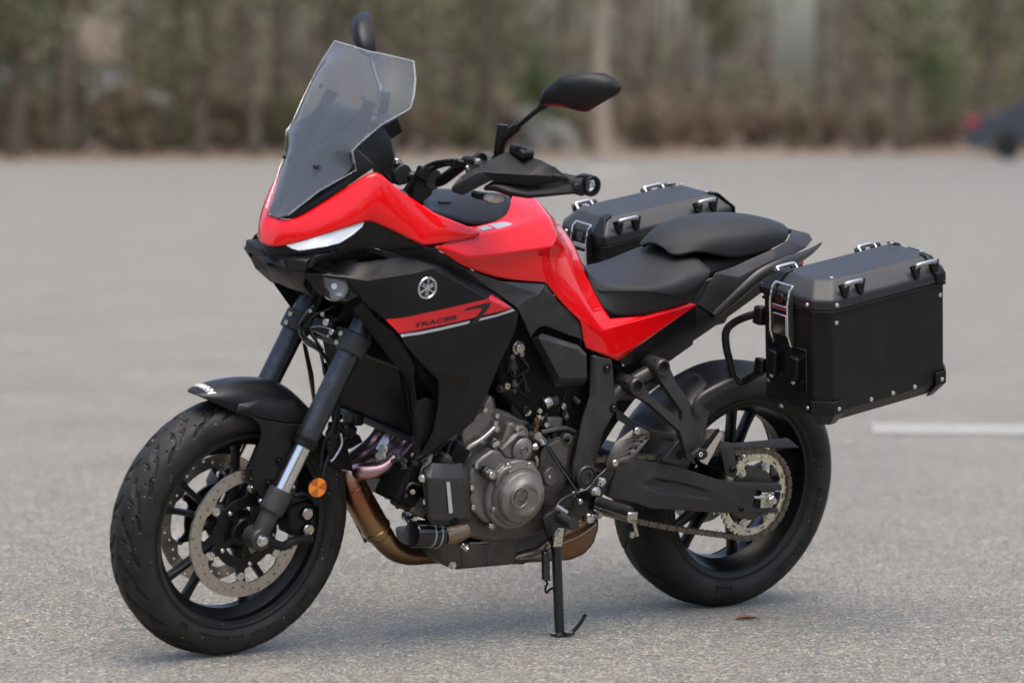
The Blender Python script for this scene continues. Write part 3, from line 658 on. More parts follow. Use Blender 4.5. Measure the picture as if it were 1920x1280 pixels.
# brake hose and sensor lines running up the back of the fork
for pts in (cs('Y', (690, 390, -.105), (700, 250, -.10), (730, 120, -.10), (800, 20, -.10)), cs('Y', (640, 720, -.10), (700, 560, -.11), (720, 400, -.10), (770, 250, -.09), (760, 150, -.09), (850, 60, -.08))):
    h = tube('brake_hose', pts+[c('X', 860, 900, -.085), c('X', 900, 560, -.06), c('X', 800, 330, -.04)], .0048, 'satin', bike, 1); steer(h)
# loop of wiring between the legs
for i, pts in enumerate((cs('X', (640, 60, 0), (540, 180, .02), (500, 290, .03), (560, 400, .0), (700, 490, -.02), (800, 640, -.03)), cs('X', (600, 90, .01), (520, 230, .04), (545, 350, .02), (650, 430, -.01), (760, 560, -.02)), cs('X', (660, 130, 0), (600, 250, .02), (640, 360, 0), (720, 480, -.02)), cs('X', (900, 30, -.03), (780, 90, -.02), (640, 150, 0), (560, 260, .02)))):
    h = tube('cable', pts, .0042 if i < 2 else .0028, 'gloss', bike, 1); steer(h)
h = tube('cable_guide', cs('X', (610, 260, .01), (700, 255, -.01), (800, 290, -.03), (880, 350, -.04)), .0015, 'steel', bike, 1); steer(h)
for (x, y, r_) in ((745, 215, .0085), (705, 140, .005), (590, 110, .004), (760, 340, .003)):
    o = bolt(c('X', x, y, -.02), r_, yk, 'zinc', 'socket', V((-1, -.4, .2)))
box('horn_bracket', c('X', 800, 240, 0), .03, .05, .035, 'satin', yk, s=1)

# ---- front mudguard
def fender():
    th = [R(c('Q', 402, 125, 0), 1)]
    # centre-line profile of the guard over the tyre
    prof = [c('Q', 400, 122, 0), c('Q', 450, 100, 0), c('Q', 540, 72, 0), c('Q', 640, 58, 0), c('Q', 740, 62, 0), c('Q', 810, 90, 0), c('Q', 850, 130, 0), c('Q', 905, 185, 0)]
    C0 = [R(p, 1) for p in prof]
    edge = [(363, 738.5, -.012), (386, 748, -.040), (425, 766, -.058), (458, 780, -.066), (490, 791, -.072), (522, 800, -.076), (552, 802, -.079), (578, 798, -.080)]; rows = []
    for k, (p, e_) in enumerate(zip(C0, edge)):
        E_ = R(e_, 1); n_ = (p-V((0, 0, .2999))).normalized()
        rows.append([p, p.lerp(V((E_.x, E_.y*1.05, p.z)), .42)-n_*.002, V((p.x*.62+E_.x*.38, E_.y*.96, p.z*.66+E_.z*.34)), V((p.x*.3+E_.x*.7, E_.y*1.04, p.z*.3+E_.z*.7)), E_])
    f = surf('front_mudguard', rows, 'satin', bike, 'join', .003, 2, out=V((-.3, 0, 1)), ccol=(3,)); steer(f)
    # side wing and the long leg bolted to the fork
    wing = poly('side_wing', dict(a=c('Q', 588, 208, -.070), b=c('Q', 600, 172, -.066), d=c('Q', 700, 152, -.070), e=c('Q', 838, 158, -.078), f=c('Q', 882, 256, -.088), g=c('Q', 800, 250, -.090), h=c('Q', 690, 232, -.084), i=c('Q', 640, 190, -.078)),
                [('a', 'b', 'i'), ('b', 'd', 'i'), ('d', 'e', 'g'), ('d', 'g', 'i'), ('e', 'f', 'g'), ('a', 'i', 'h'), ('i', 'g', 'h')], 'satin', f, .004, False, .002, 1)
    leg = plate('mudguard_leg', cs('Q', (640, 215, -.082), (690, 238, -.086), (800, 256, -.091), (880, 258, -.091), (862, 310, -.091), (760, 520, -.091), (722, 578, -.091), (690, 560, -.091), (664, 520, -.091), (660, 450, -.091), (680, 380, -.091), (700, 300, -.090), (690, 258, -.086)), 'plastic', f, .005, .0015, s=1)
    for (x, y) in ((771, 412), (728, 505)):
        lathe('bolt_recess', c('Q', x, y, -.0925), LEFT, [(.0095, 0), (.0095, .0008), (.0085, .0008), (.0082, 0), (.004, 0)], 'dark', f, 24, s=1)
        bolt(c('Q', x-2, y, -.0925), .0048, f, 'satin', s=1)
    bolt(c('Q', 693, 583, -.088), .0055, f, 'zinc', s=1); bolt(c('Q', 658, 527, -.070), .0065, f, 'steel', s=1)
    leg2 = mirror_copy(leg); mirror_copy(wing)
    tree = bvh_of(f); tm = text_mesh('YAMAHA', .030, 0, 0, 1.05, .0006); xs = [v_.co.x for v_ in tm.vertices]; xm = (max(xs)+min(xs))/2
    p0 = R(c('Q', 458, 105, 0), 1)
    for v_ in tm.vertices: x, y = v_.co.x-xm, v_.co.y; v_.co = (p0.x+.004-y*.8, -x*.62, p0.z+.15)
    bm = bmesh.new(); bm.from_mesh(tm); bmesh.ops.triangulate(bm, faces=bm.faces)
    bmesh.ops.subdivide_edges(bm, edges=[e_ for e_ in bm.edges if e_.calc_length() > .006], cuts=1); bm.to_mesh(tm); bm.free()
    for v_ in tm.vertices:
        h_ = tree.ray_cast(v_.co.copy(), V((0, 0, -1)))
        v_.co = (h_[0]+V((-.0006, 0, .0014))) if h_[0] is not None and h_[0].z > p0.z-.06 else V((v_.co.x, v_.co.y, p0.z-.01))
    finish(tm, 'white'); obj('lettering', tm, f)
fender()

# ---- red nose cowl
cowl = surf('front_cowl', [
    [(498, 459, 0), (512, 463.5, -.029), (545, 459, -.070), (600, 442, -.124), (645, 428, -.158), (683, 416, -.180), (694, 413, -.18), (745, 436, -.20), (794, 460, -.213), (850, 453, -.205), (897, 443, -.19)],
    [(502, 444, 0), (521, 446, -.040), (555, 441, -.078), (610, 423, -.130), (655, 408, -.163), (690, 398, -.184), (707, 397, -.186), (755, 420, -.203), (803, 444, -.210), (856, 444, -.204), (899, 440, -.19)],
    [(507, 430, 0), (527, 430, -.044), (560, 419, -.074), (618, 396, -.126), (663, 372, -.157), (692, 358, -.176), (718, 362, -.184), (765, 392, -.196), (815, 418, -.202), (860, 432, -.20), (900, 437, -.188)],
    [(519, 409, 0), (535, 412.5, -.042), (558, 410, -.056), (629, 365, -.115), (668, 339, -.144), (703.5, 315.5, -.167), (727, 339, -.176), (755, 361, -.185), (816, 400, -.190), (865, 420, -.187), (901, 434, -.182)]],
    'red', bike, 'join', .004, 2, crow=(), ccol=(8,))
# ---- inner trim panel below the screen, with the two stays that carry it
trim = surf('inner_cowl', [
    [(519, 407, 0), (536, 411, -.042), (559, 407.5, -.056), (629, 363, -.115), (667, 337, -.144), (703, 313, -.167)],
    [(522, 402, 0), (536, 402, -.036), (560, 390, -.052), (622, 350, -.100), (655, 318, -.122), (686, 293, -.150)],
    [(530, 385, 0), (540, 380, -.015), (565, 362, -.032), (612, 322, -.070), (645, 290, -.100), (667, 277, -.132)],
    [(548, 350, 0), (556, 345, -.012), (575, 335, -.030), (605, 300, -.055), (632, 280, -.080), (656, 270, -.112)],
    [(572, 305, 0), (579, 300, -.015), (592, 291, -.032), (610, 280, -.052), (630, 270, -.074), (648, 264, -.094)],
    [(590, 280, 0), (597, 275, -.015), (606, 268, -.030), (618, 262, -.050), (632, 258, -.064), (645, 256, -.078)]], 'plastic', bike, 'join', .004, 1)
for o in (tube('screen_stay', [(650, 268, -.082), (664, 248, -.080), (678, 226, -.078), (689, 204, -.077), (694, 191, -.0765)], [.020, .018, .0165, .0165, .0160], 'plastic', trim, mirror=True, seg=10, flat=.6),): pass
poly('cowl_corner', dict(a=(703, 313, -.167), b=(667, 277, -.135), d=(655, 290, -.128), e=(671, 316, -.145), f=(662, 334, -.140)), [('b', 'a', 'e'), ('b', 'e', 'd'), ('e', 'a', 'f'), ('e', 'f', 'd')], 'plastic', bike, .003, True, .001)
# ---- tall screen
scr_rows = [
    [(517, 408, 0), (522, 408.5, -.018), (530, 406.5, -.034), (540, 403.5, -.045)],
    [(545, 352, 0), (556, 355, -.030), (578, 352, -.060), (600, 357, -.088)],
    [(565, 305, 0), (585, 306, -.045), (618, 308, -.085), (668, 319, -.143)],
    [(577, 283, 0), (597, 280, -.045), (625, 274, -.085), (660, 283, -.134)],
    [(591, 250, 0), (611, 247, -.045), (642, 245, -.090), (676, 268, -.138)],
    [(610, 213, 0), (632, 212, -.050), (665, 213, -.104), (714, 235, -.161)],
    [(634, 173, 0), (660, 172, -.060), (702, 176, -.125), (769, 203, -.198)],
    [(650, 150, 0), (678, 149, -.060), (722, 155, -.128), (776, 180, -.194)],
    [(672, 118, 0), (700, 119, -.058), (742, 128, -.120), (779, 148, -.180)],
    [(690, 96.5, 0), (716, 101, -.055), (745, 108, -.108), (776, 115, -.158)]]
screen = surf('windscreen', scr_rows, 'screen', bike, 'join', 0, 3, out=V((-1, 0, .5)))
def screen_edge():
    P = [R(p) for p in [r[-1] for r in scr_rows]]+[R(p) for p in reversed(scr_rows[-1][:-1])]
    P += [V((p.x, -p.y, p.z)) for p in reversed(P[:-1])]
    for p in P: pass
    vs, fs = tube_geo(P, .0016, 6); py_obj('polished_edge', vs, fs, 'lens', screen)
screen_edge()
for (x, y, yb) in ((685, 185, -.083), (595, 314, -.061)):
    for sg in (1, -1):
        q = R((x, y, yb)); q.y *= sg; bolt(q+V((-.0075, -.002*sg, .003)), .0066, screen, 'gloss', 'dome', V((-.85, -.2*sg, .45)))
# ---- instruments behind the screen
dash = poly('instrument_display', dict(a=(572, 197, 0), b=(588, 196, 0), d=(628, 197, -.055), e=(645, 205, -.085), f=(643, 232, -.085), g=(600, 244, -.04), h=(565, 238, 0)), [('a', 'b', 'd', 'e', 'f', 'g', 'h')], 'plastic', bike, 0, False, 0)
bpy.data.objects.remove(dash)
dc = R((612, 226, 0)); rotd = Matrix.Rotation(rad(-28), 3, 'Y')
dash = box('instrument_display', dc+V((.05, 0, 0)), .035, .125, .065, 'plastic', bike, rotd, wd=.012, seg=3)
box('screen_face', dc+V((.069, 0, .010)), .003, .110, .050, 'gloss', dash, rotd, wd=.001)
sh = surf('dash_shroud', [[V((.165, 0, 1.195)), V((.168, -.04, 1.19)), V((.175, -.08, 1.17))], [V((.20, 0, 1.205)), V((.20, -.05, 1.20)), V((.21, -.11, 1.165))], [V((.27, 0, 1.15)), V((.27, -.06, 1.14)), V((.27, -.12, 1.10))]], 'plastic', bike, 'join', .004, 2, out=V((0, 0, 1)))
# ---- the faceted block beside the dash (crop A/B: between screen and bars)
poly('dash_side_cover', dict(a=c('B', 1140, 50, -.135), b=c('B', 1300, -75, -.125), d=c('B', 1380, -120, -.115), e=c('B', 1450, -20, -.115), f=c('B', 1490, 190, -.11), g=c('B', 1440, 395, -.10), h=c('B', 1290, 275, -.155), i=c('B', 1160, 110, -.14), j=c('B', 1495, 60, -.06), k=c('B', 1500, 200, -.05)),
     [('a', 'b', 'd', 'e'), ('a', 'e', 'f', 'i'), ('i', 'f', 'g', 'h'), ('e', 'j', 'k', 'f'), ('f', 'k', 'g')], 'plastic', bike, .003, True, .003)
box('usb_box', c('A', 1410, 1060, -.06), .045, .055, .040, 'dark', bike, Matrix.Rotation(rad(-30), 3, 'Y'), wd=.004)
# ---- daytime running lamp strip and its black surround
poly('lamp_surround', dict(a=(498, 460, 0), b=(512, 465, -.027), d=(528, 462, -.045), e=(683, 417, -.173), f=(694, 414, -.178), g=(794, 461, -.211), h=(796, 466, -.205), i=(735, 471, -.190), j=(690, 464, -.178), k=(640, 466, -.150), l=(590, 474, -.108), m=(545, 478, -.060), n=(500, 478, 0), o=(652, 452, -.155), p=(575, 469, -.085)),
     [('a', 'b', 'd', 'm', 'n'), ('d', 'p', 'l', 'm'), ('d', 'e', 'o', 'p'), ('p', 'o', 'k', 'l'), ('e', 'f', 'j', 'o'), ('o', 'j', 'k'), ('f', 'g', 'h', 'i', 'j')], 'satin', bike, .004, True, .002)
drl = plate('running_lamp', cs('B', (400, 1060, -.052), (700, 967, -.112), (1190, 838, -.174), (1168, 880, -.175), (1080, 953, -.167), (950, 1038, -.156), (800, 1074, -.135), (620, 1106, -.101), (530, 1116, -.085), (470, 1098, -.067)), 'glow', bike, .006, .001, True)
plate('lamp_lens', cs('B', (395, 1057, -.0535), (700, 965, -.1135), (1192, 836, -.1755), (1170, 881, -.1765), (1082, 955, -.1685), (952, 1041, -.1575), (802, 1077, -.1365), (622, 1109, -.1025), (530, 1119, -.0865), (468, 1100, -.0685)), 'lens', bike, .0015, 0, True)
# ---- nose bar under the lamps, with the low-beam units
poly('nose_panel', dict(a=(497, 473, 0), b=(490, 474, 0), d=(545, 478, -.055), e=(592, 478, -.106), f=(600, 470, -.118), g=(574, 490, -.124), h=(497, 489, 0), i=(525, 494, -.045), j=(531, 484, -.045), k=(573, 508, -.126), l=(540, 507, -.055), m=(506, 500, 0), n=(548, 513, -.060), o=(520, 489, -.025), p=(505, 480, -.0)),
     [('a', 'p', 'o', 'j', 'd'), ('d', 'j', 'g', 'e'), ('j', 'o', 'i', 'l'), ('h', 'i', 'o', 'p'), ('h', 'm', 'l', 'i'), ('j', 'l', 'k', 'g')], 'plastic', bike, .004, True, .003)
poly('chin_panel', dict(a=(498, 497, 0), b=(545, 508, -.058), d=(573, 509, -.122), e=(568, 536, -.10), f=(552, 525, -.055), g=(515, 512, 0), h=(590, 560, -.09), i=(566, 548, -.05), j=(540, 540, 0)),
     [('a', 'b', 'f', 'g'), ('b', 'd', 'e', 'f'), ('g', 'f', 'i', 'j'), ('f', 'e', 'h', 'i')], 'plastic', bike, .004, True, .003)
hl = poly('low_beam_unit', dict(a=c('C', 540, 385, -.105), b=c('C', 610, 395, -.120), d=c('C', 770, 410, -.165), e=c('C', 1000, 440, -.195), f=c('C', 1120, 610, -.190), g=c('C', 1010, 670, -.170), h=c('C', 860, 650, -.140), i=c('C', 740, 600, -.115), j=c('C', 640, 480, -.110), k=c('C', 740, 490, -.135), l=c('C', 790, 590, -.140)),
     [('a', 'b', 'k', 'j'), ('b', 'd', 'k'), ('j', 'k', 'l', 'i'), ('i', 'l', 'h'), ('k', 'd', 'l')], 'plastic', bike, .003, True, .003)
hl2 = poly('low_beam_bezel', dict(d=c('C', 765, 405, -.160), e=c('C', 1010, 430, -.190), f=c('C', 1125, 612, -.188), g=c('C', 1010, 672, -.170), h=c('C', 860, 652, -.142), l=c('C', 780, 590, -.140), q=c('C', 800, 430, -.150), r=c('C', 1010, 480, -.172), s=c('C', 1040, 560, -.172), t=c('C', 990, 620, -.160), u=c('C', 860, 590, -.142), v=c('C', 800, 520, -.140)),
     [('d', 'e', 'r', 'q'), ('e', 'f', 's', 'r'), ('f', 'g', 't', 's'), ('g', 'h', 'u', 't'), ('h', 'l', 'v', 'u'), ('l', 'd', 'q', 'v')], 'gloss', bike, .003, True, .002)
lc = R(c('C', 905, 515, -.135)); ax = V((-.80, -.42, .10))
lathe('low_beam_reflector', lc+ax.normalized()*-.012, ax, [(0, -.012), (.016, -.008), (.028, .006), (.033, .016), (.034, .016)], 'refl', bike, 28, mirror=True)
lathe('low_beam_bulb', lc, ax, [(0, 0), (.004, .001), (.006, .004), (.006, .006), (0, .007)], 'glow', bike, 20, mirror=True)
lathe('low_beam_lens', lc, ax, [(0, .020), (.018, .0185), (.030, .013), (.0335, .008), (.0335, .005)], 'lens', bike, 28, mirror=True)
# ---- big side fairing
YF = -.236
side = poly('side_fairing', dict(
    a=c('C', 610, 330, -.122), b=c('C', 700, 212, -.126), cc=c('C', 1200, 120, -.152), dd=c('C', 1440, 238, -.176), e=c('C', 1300, 140, -.158), f=(771, 480.5, -.180), g=(827, 495.5, -.184), h=(929, 551, -.205), ap=(970, 583, -.230), ap2=(972, 592, -.231),
    k1=(585, 502, -.127), k2=(647.5, 520.5, -.185), k3=(690, 526, -.218), k4=(782, 510.5, YF), k5=(811, 502.5, YF), k6=(912, 559, YF+.003), sc=c('C', 700, 290, -.124), sd=c('C', 1200, 165, -.148),
    l1=(681, 564, -.205), l2=(728, 605, -.224), l3=(752.5, 631, -.231), l4=(762, 649, -.232), l5=(796, 687, -.233), t1=(820, 698, -.235), t2=(837, 718.5, -.218), t3=(884, 706, -.236), l6=(822, 714, -.222), l7=(823, 745, -.212), l8=(820, 771, -.205), l9=(812, 812, -.195), l10=(799, 834, -.188), l11=(790, 854, -.185), l12=(803, 856, -.180),
    m1=(837, 790, -.208), r1=(827, 833, -.182), r2=(865, 809, -.190), r3=(889, 790, -.200), r4=(917.5, 730, -.216), r5=(940, 674, -.226), r6=(957, 640, -.230), r7=(966, 621, -.231), w1=(870, 760, -.212)),
    [('a', 'b', 'sc', 'k1'), ('b', 'cc', 'sd', 'sc'), ('cc', 'e', 'dd', 'sd'), ('e', 'f', 'dd'), ('k1', 'dd', 'k3', 'k2'), ('dd', 'f', 'g', 'k5', 'k4', 'k3'), ('g', 'h', 'k6', 'k5'), ('h', 'ap', 'k6'),
     ('k2', 'k3', 'l1'), ('k3', 'k4', 'l3', 'l2', 'l1'), ('k4', 'k5', 'k6', 'ap', 'ap2', 'r7', 'r6', 'l4', 'l3'), ('l4', 'r6', 'r5', 't3', 't1', 'l5'), ('l5', 't1', 'l6'), ('t1', 't3', 't2'), ('t1', 't2', 'l6'), ('l6', 't2', 'm1', 'l8', 'l7'), ('t2', 't3', 'w1', 'm1'), ('t3', 'r5', 'r4', 'w1'),
     ('l8', 'm1', 'l9'), ('m1', 'w1', 'r3', 'r2', 'r1'), ('w1', 'r4', 'r3'), ('m1', 'r1', 'l12', 'l11', 'l10', 'l9')], 'plastic', bike, .004, True, .0025, seg=3)
poly('fairing_scoop', dict(a=c('C', 690, 285, -.121), b=c('C', 1200, 160, -.144), d=c('C', 1450, 238, -.168), e=c('C', 1000, 262, -.130)), [('a', 'b', 'd', 'e')], 'dark', bike, .002, True, 0)
tree = bvh_of(side)
def densify(me, L=.008):
    bm = bmesh.new(); bm.from_mesh(me); bmesh.ops.triangulate(bm, faces=bm.faces)
    for _ in range(6):
        ed = [e_ for e_ in bm.edges if e_.calc_length() > L]
        if not ed: break
        bmesh.ops.subdivide_edges(bm, edges=ed, cuts=1); bmesh.ops.triangulate(bm, faces=[f_ for f_ in bm.faces if len(f_.verts) > 3])
    bm.to_mesh(me); bm.free(); return me
def decal(name, pts, m, off=.0012):
    me = flat_shape([[((p[0])*.001, -(p[1])*.001) for p in pts]], 0)
    densify(me)
    for v_ in me.vertices: v_.co = U(v_.co.x*1000, -v_.co.y*1000, -.236)
    drape(me, tree, off=off); finish(me, m)
    for p_ in me.polygons:
        pass
    if sum(p_.normal.y*p_.area for p_ in me.polygons) > 0: me.flip_normals()
    return obj(name, me, side)
def cp(k, pts): o_ = CR[k]; return [(o_[0]+x/o_[2], o_[1]+y/o_[2]) for x, y in pts]
decal('red_stripe', cp('D', [(455, 755), (600, 730), (1000, 645), (1300, 575), (1480, 532), (1556, 508), (1640, 570), (1722, 628), (1560, 672), (1400, 708), (1300, 735), (1000, 802), (800, 845), (590, 882)]), 'redprint')
decal('silver_stripe', cp('D', [(590, 895), (800, 865), (1000, 825), (1300, 755), (1282, 785), (1000, 852), (800, 893), (612, 919)]), 'silverprint')
decal('silver_stripe', cp('D', [(1396, 733), (1560, 695), (1722, 638), (1746, 655), (1560, 716), (1374, 761)]), 'silverprint')
decal('number_seven', cp('D', [(1225, 660), (1262, 628), (1440, 582), (1500, 570), (1490, 612), (1400, 727), (1365, 782), (1278, 792), (1340, 735), (1415, 640), (1395, 624), (1330, 634)]), 'blackprint', .0022)
def word(txt, x0, y0, x1, y1, hx, hy, m, size=1, shear=0, bold=.0, name='lettering'):
    me = text_mesh(txt, 1, 0, shear, 1.0, bold); xs = [v_.co.x for v_ in me.vertices]; a_, b_ = min(xs), max(xs); ys = max(v_.co.y for v_ in me.vertices)
    for v_ in me.vertices:
        u = (v_.co.x-a_)/(b_-a_); t_ = v_.co.y/ys
        v_.co = U(x0+(x1-x0)*u+hx*t_, y0+(y1-y0)*u+hy*t_, -.236)
    densify(me, .006); drape(me, tree, off=.0022); finish(me, m)
    if sum(p_.normal.y*p_.area for p_ in me.polygons) > 0: me.flip_normals()
    return obj(name, me, side)
o_ = CR['D']
word('TRACER', 640+728/o_[2], 460+826/o_[2], 640+1165/o_[2], 460+738/o_[2], 3.2, -8.5, 'blackprint', bold=.03)
def emblem(ctr, Rr, ax, parent, ring, disk, fork, th=.002, flat=False):
    """three crossed tuning forks inside a ring"""
    a, b_ = frame_of(ax); ax = ax.normalized(); e = lathe('emblem', ctr, ax, [(Rr, -.002), (Rr, th), (Rr*.96, th+.0012), (Rr*.84, th+.0012), (Rr*.80, th), (Rr*.80, th*.3), (0, th*.3)], ring, parent, 48)
    lathe('emblem_face', ctr+ax*(th*.3+.0002), ax, [(Rr*.79, -.001), (Rr*.79, .0002), (0, .0002)], disk, e, 40)
    for k in range(3):
        t = rad(90+120*k); d = a*sin(t)+b_*cos(t); q = ax.cross(d)
        def bar(p, r, w1, w2, hgt):
            dd = (r-p).normalized(); n_ = ax.cross(dd); vs = []
            for (pp, ww) in ((p, w1), (r, w2)):
                for sx in (-1, 1):
                    for hh in (0, hgt): vs.append(pp+n_*sx*ww/2+ax*hh)
            return vs, [(0, 1, 3, 2), (4, 6, 7, 5), (0, 4, 5, 1), (2, 3, 7, 6), (1, 5, 7, 3), (0, 2, 6, 4)]
        c0 = ctr+ax*(th*.3+.0003); vs, fs = [], []
        for (p, r, w1, w2) in ((c0+d*Rr*.12, c0+d*Rr*.78, Rr*.07, Rr*.10), (c0+q*Rr*.10+d*Rr*.14, c0+q*Rr*.10-d*Rr*.66, Rr*.07, Rr*.08), (c0-q*Rr*.10+d*Rr*.14, c0-q*Rr*.10-d*Rr*.66, Rr*.07, Rr*.08)):
            v2, f2 = bar(p, r, w1, w2, th*.8+.0002*k); fs += [tuple(i+len(vs) for i in f_) for f_ in f2]; vs += v2
        py_obj('tuning_fork', vs, fs, fork, e)
    return e
ec = R((801.5, 540, YF)); h_ = tree.ray_cast(ec-V((0, .3, 0)), V((0, 1, 0)))
emblem(h_[0], .0258, -h_[1] if h_[1].y > 0 else h_[1], bike, 'chrome', 'blackprint', 'silverprint')
# ---- radiator, its shroud and the black brace in front of the fairing
tl, bl = R((748, 688, -.165)), R((773, 824, -.165))
def radiator():
    tr_, br_ = V((tl.x, .165, tl.z)), V((bl.x, .165, bl.z)); dn = (bl-tl).normalized(); nrm_ = V((0, 1, 0)).cross(dn).normalized()
    if nrm_.x > 0: nrm_ = -nrm_
    cx = (tl+br_)/2; hh = (bl-tl).length; rot = Matrix((V((1, 0, 0)), V((0, 1, 0)), V((0, 0, 1))))
    Rm = Matrix((nrm_, V((0, 1, 0)), -dn)).transposed()
    o = box('radiator', cx-nrm_*.02, .026, .330, hh, 'dark', bike, Rm, wd=.004)
    bm = bmesh.new()
    for k in range(60):
        vs, fs = boxg(cx+(-dn)*(hh*(k/59-.5)*.92)+nrm_*-.006, .004, .31, .0012, Rm); b_ = [bm.verts.new(v_) for v_ in vs]
        for f_ in fs: bm.faces.new([b_[i] for i in f_])
    g = bm_obj('radiator_fins', bm, 'satin', o); g['kind'] = 'stuff'
    for z_, hz in ((.5, .012), (-.5, .018)): box('radiator_tank', cx-dn*hh*z_-nrm_*.012, .034, .345, hz, 'satin', o, Rm, wd=.004)
    return o
radiator()
box('radiator_bracket', c('E', 120, 760, -.02), .03, .05, .03, 'satin', bike, wd=.006)
br = poly('fairing_brace', dict(a=c('C', 1175, 668, -.188), b=c('C', 1085, 745, -.170), d=c('C', 1095, 790, -.168), e=(728, 668, -.178), f=(745, 690, -.182), g=c('E', 640, 360, -.185), h=c('E', 690, 470, -.183), i=c('E', 712, 700, -.178), j=c('E', 718, 1130, -.168), k=c('E', 800, 1145, -.172), l=c('E', 735, 680, -.190), m=c('E', 840, 1050, -.180), n=c('E', 960, 655, -.190), o=c('E', 750, 600, -.194), p=c('E', 720, 360, -.200), q=c('E', 640, 190, -.200), r=c('E', 740, 250, -.206), s=c('E', 560, 60, -.196), t=c('E', 640, 60, -.205), u=c('C', 1350, 990, -.19), v=c('C', 1470, 960, -.205), w=c('C', 1300, 830, -.196), x=c('C', 1210, 800, -.186), y=c('E', 960, 600, -.192), z=c('E', 850, 560, -.196)),
     [('a', 'b', 'd', 'x', 'w'), ('x', 'd', 'e', 'u'), ('w', 'x', 'u', 'v'), ('u', 'e', 's', 't', 'v'), ('e', 'f', 'g', 'q', 's'), ('s', 'q', 'r', 't'), ('q', 'g', 'h', 'p'), ('q', 'p', 'r'), ('p', 'h', 'i', 'l', 'o'), ('i', 'j', 'k', 'l'), ('l', 'k', 'm', 'n'), ('o', 'l', 'n', 'y'), ('o', 'y', 'z')], 'plastic', bike, .004, True, .003)
poly('duct_wall', dict(a=c('E', 640, 60, -.20), b=c('E', 830, 250, -.205), d=c('E', 975, 420, -.19), e=c('E', 975, 700, -.175), f=c('E', 720, 640, -.16), g=c('E', 700, 300, -.165)), [('a', 'b', 'd', 'e', 'f', 'g')], 'dark', bike, .002, True, 0)
poly('fairing_inner', dict(a=(690, 480, -.15), b=(930, 560, -.17), d=(950, 640, -.18), e=(880, 790, -.16), f=(810, 850, -.15), g=(760, 700, -.15), h=(600, 520, -.09)), [('a', 'b', 'd', 'e', 'f', 'g', 'h')], 'dark', bike, .003, True, 0)
# ---- tank
surf('tank_top_cover', [
    [(797, 372, 0), (792, 380, -.07), (798, 393, -.15)],
    [(842, 354, 0), (838, 372, -.08), (850, 409, -.158)],
    [(906, 352, 0), (890, 378, -.08), (888, 425, -.138)],
    [(963, 362, 0), (957, 384, -.07), (946, 414, -.105)]], 'plastic', bike, 'join', .004, 2, out=V((0, 0, 1)))
box('key_slot', c('F', 610, 640, -.085), .03, .012, .004, 'dark', bike, wd=.001); bolt(c('F', 588, 655, -.09), .004, bike, 'zinc', 'dome', V((0, -.5, 1)))
TV = dict(t0=(963, 362, 0), t1=(1003, 369, 0), t2=(1042, 413, -.01), t3=(1076, 452, -.04), e1=(1095, 504, -.078), e2=(1115, 550, -.107), e3=(1144, 597, -.132),
    s0=(946, 413, -.105), s00=(956, 381, -.06), s1=(890, 424, -.137), a1=(901, 438, -.178), a2=(980, 424, -.152), a3=(1028, 402, -.098), a0=(878, 424, -.150),
    b0=(822, 461, -.208), b1=(886, 483, -.216), b2=(1037, 461, -.176), b3=(1043, 437, -.152), u1=(1032, 481, -.170), u2=(1026, 515, -.176), u3=(1024, 529, -.176),
    l0=(816, 464, -.206), l1=(866, 498, -.208), l2=(938, 524, -.200), m1=(1062, 470, -.118), m2=(1078, 520, -.135), m3=(1098, 570, -.148), m4=(1127, 619, -.154),
    n1=(1049, 563, -.170), n2=(1089, 602, -.163), n3=(1095, 640, -.160), n4=(1099, 652, -.159), n5=(1159, 676, -.154), n6=(1307, 571, -.119), n7=(1292, 566, -.117), n8=(1210, 592, -.130), n9=(1285, 577, -.128))
poly('tank', TV, [('t0', 't1', 'a3', 's00'), ('s00', 'a3', 'a2', 's0'), ('s0', 'a2', 'a1', 's1'), ('s1', 'a1', 'a0'), ('t1', 't2', 'a3'), ('t2', 't3', 'm1', 'a3'), ('a3', 'm1', 'b3'), ('a1', 'a2', 'b1'), ('a2', 'a3', 'b3', 'b2'), ('a2', 'b2', 'b1'), ('a1', 'b1', 'b0'),
    ('b0', 'b1', 'l1', 'l0'), ('b1', 'u1', 'u2', 'l2', 'l1'), ('b1', 'b2', 'u1'), ('u2', 'u3', 'l2'), ('b3', 'm1', 'u1', 'b2'), ('m1', 'm2', 'u2', 'u1'), ('m2', 'm3', 'n1', 'u3', 'u2'), ('t3', 'e1', 'm2', 'm1'), ('e1', 'e2', 'm3', 'm2'), ('e2', 'e3', 'm4', 'm3'),
    ('m3', 'm4', 'n2', 'n1'), ('m4', 'n5', 'n4', 'n3', 'n2'), ('e3', 'n8', 'm4'), ('n8', 'n7', 'n9', 'm4'), ('n7', 'n6', 'n9'), ('m4', 'n9', 'n6', 'n5')], 'red', bike, .004, True, .007, seg=4, soft=.62)
plate('fuel_label', cs('F', (985, 823, -.160), (1130, 803, -.137), (1248, 835, -.134), (1080, 873, -.157)), 'silverprint', bike, .0008, 0, dirv=V((0, .5, -1)))
plate('label', cs('F', (890, 850, -.168), (980, 830, -.158), (1020, 860, -.160), (940, 878, -.170)), 'silverprint', bike, .0008, 0, dirv=V((0, .5, -1)))
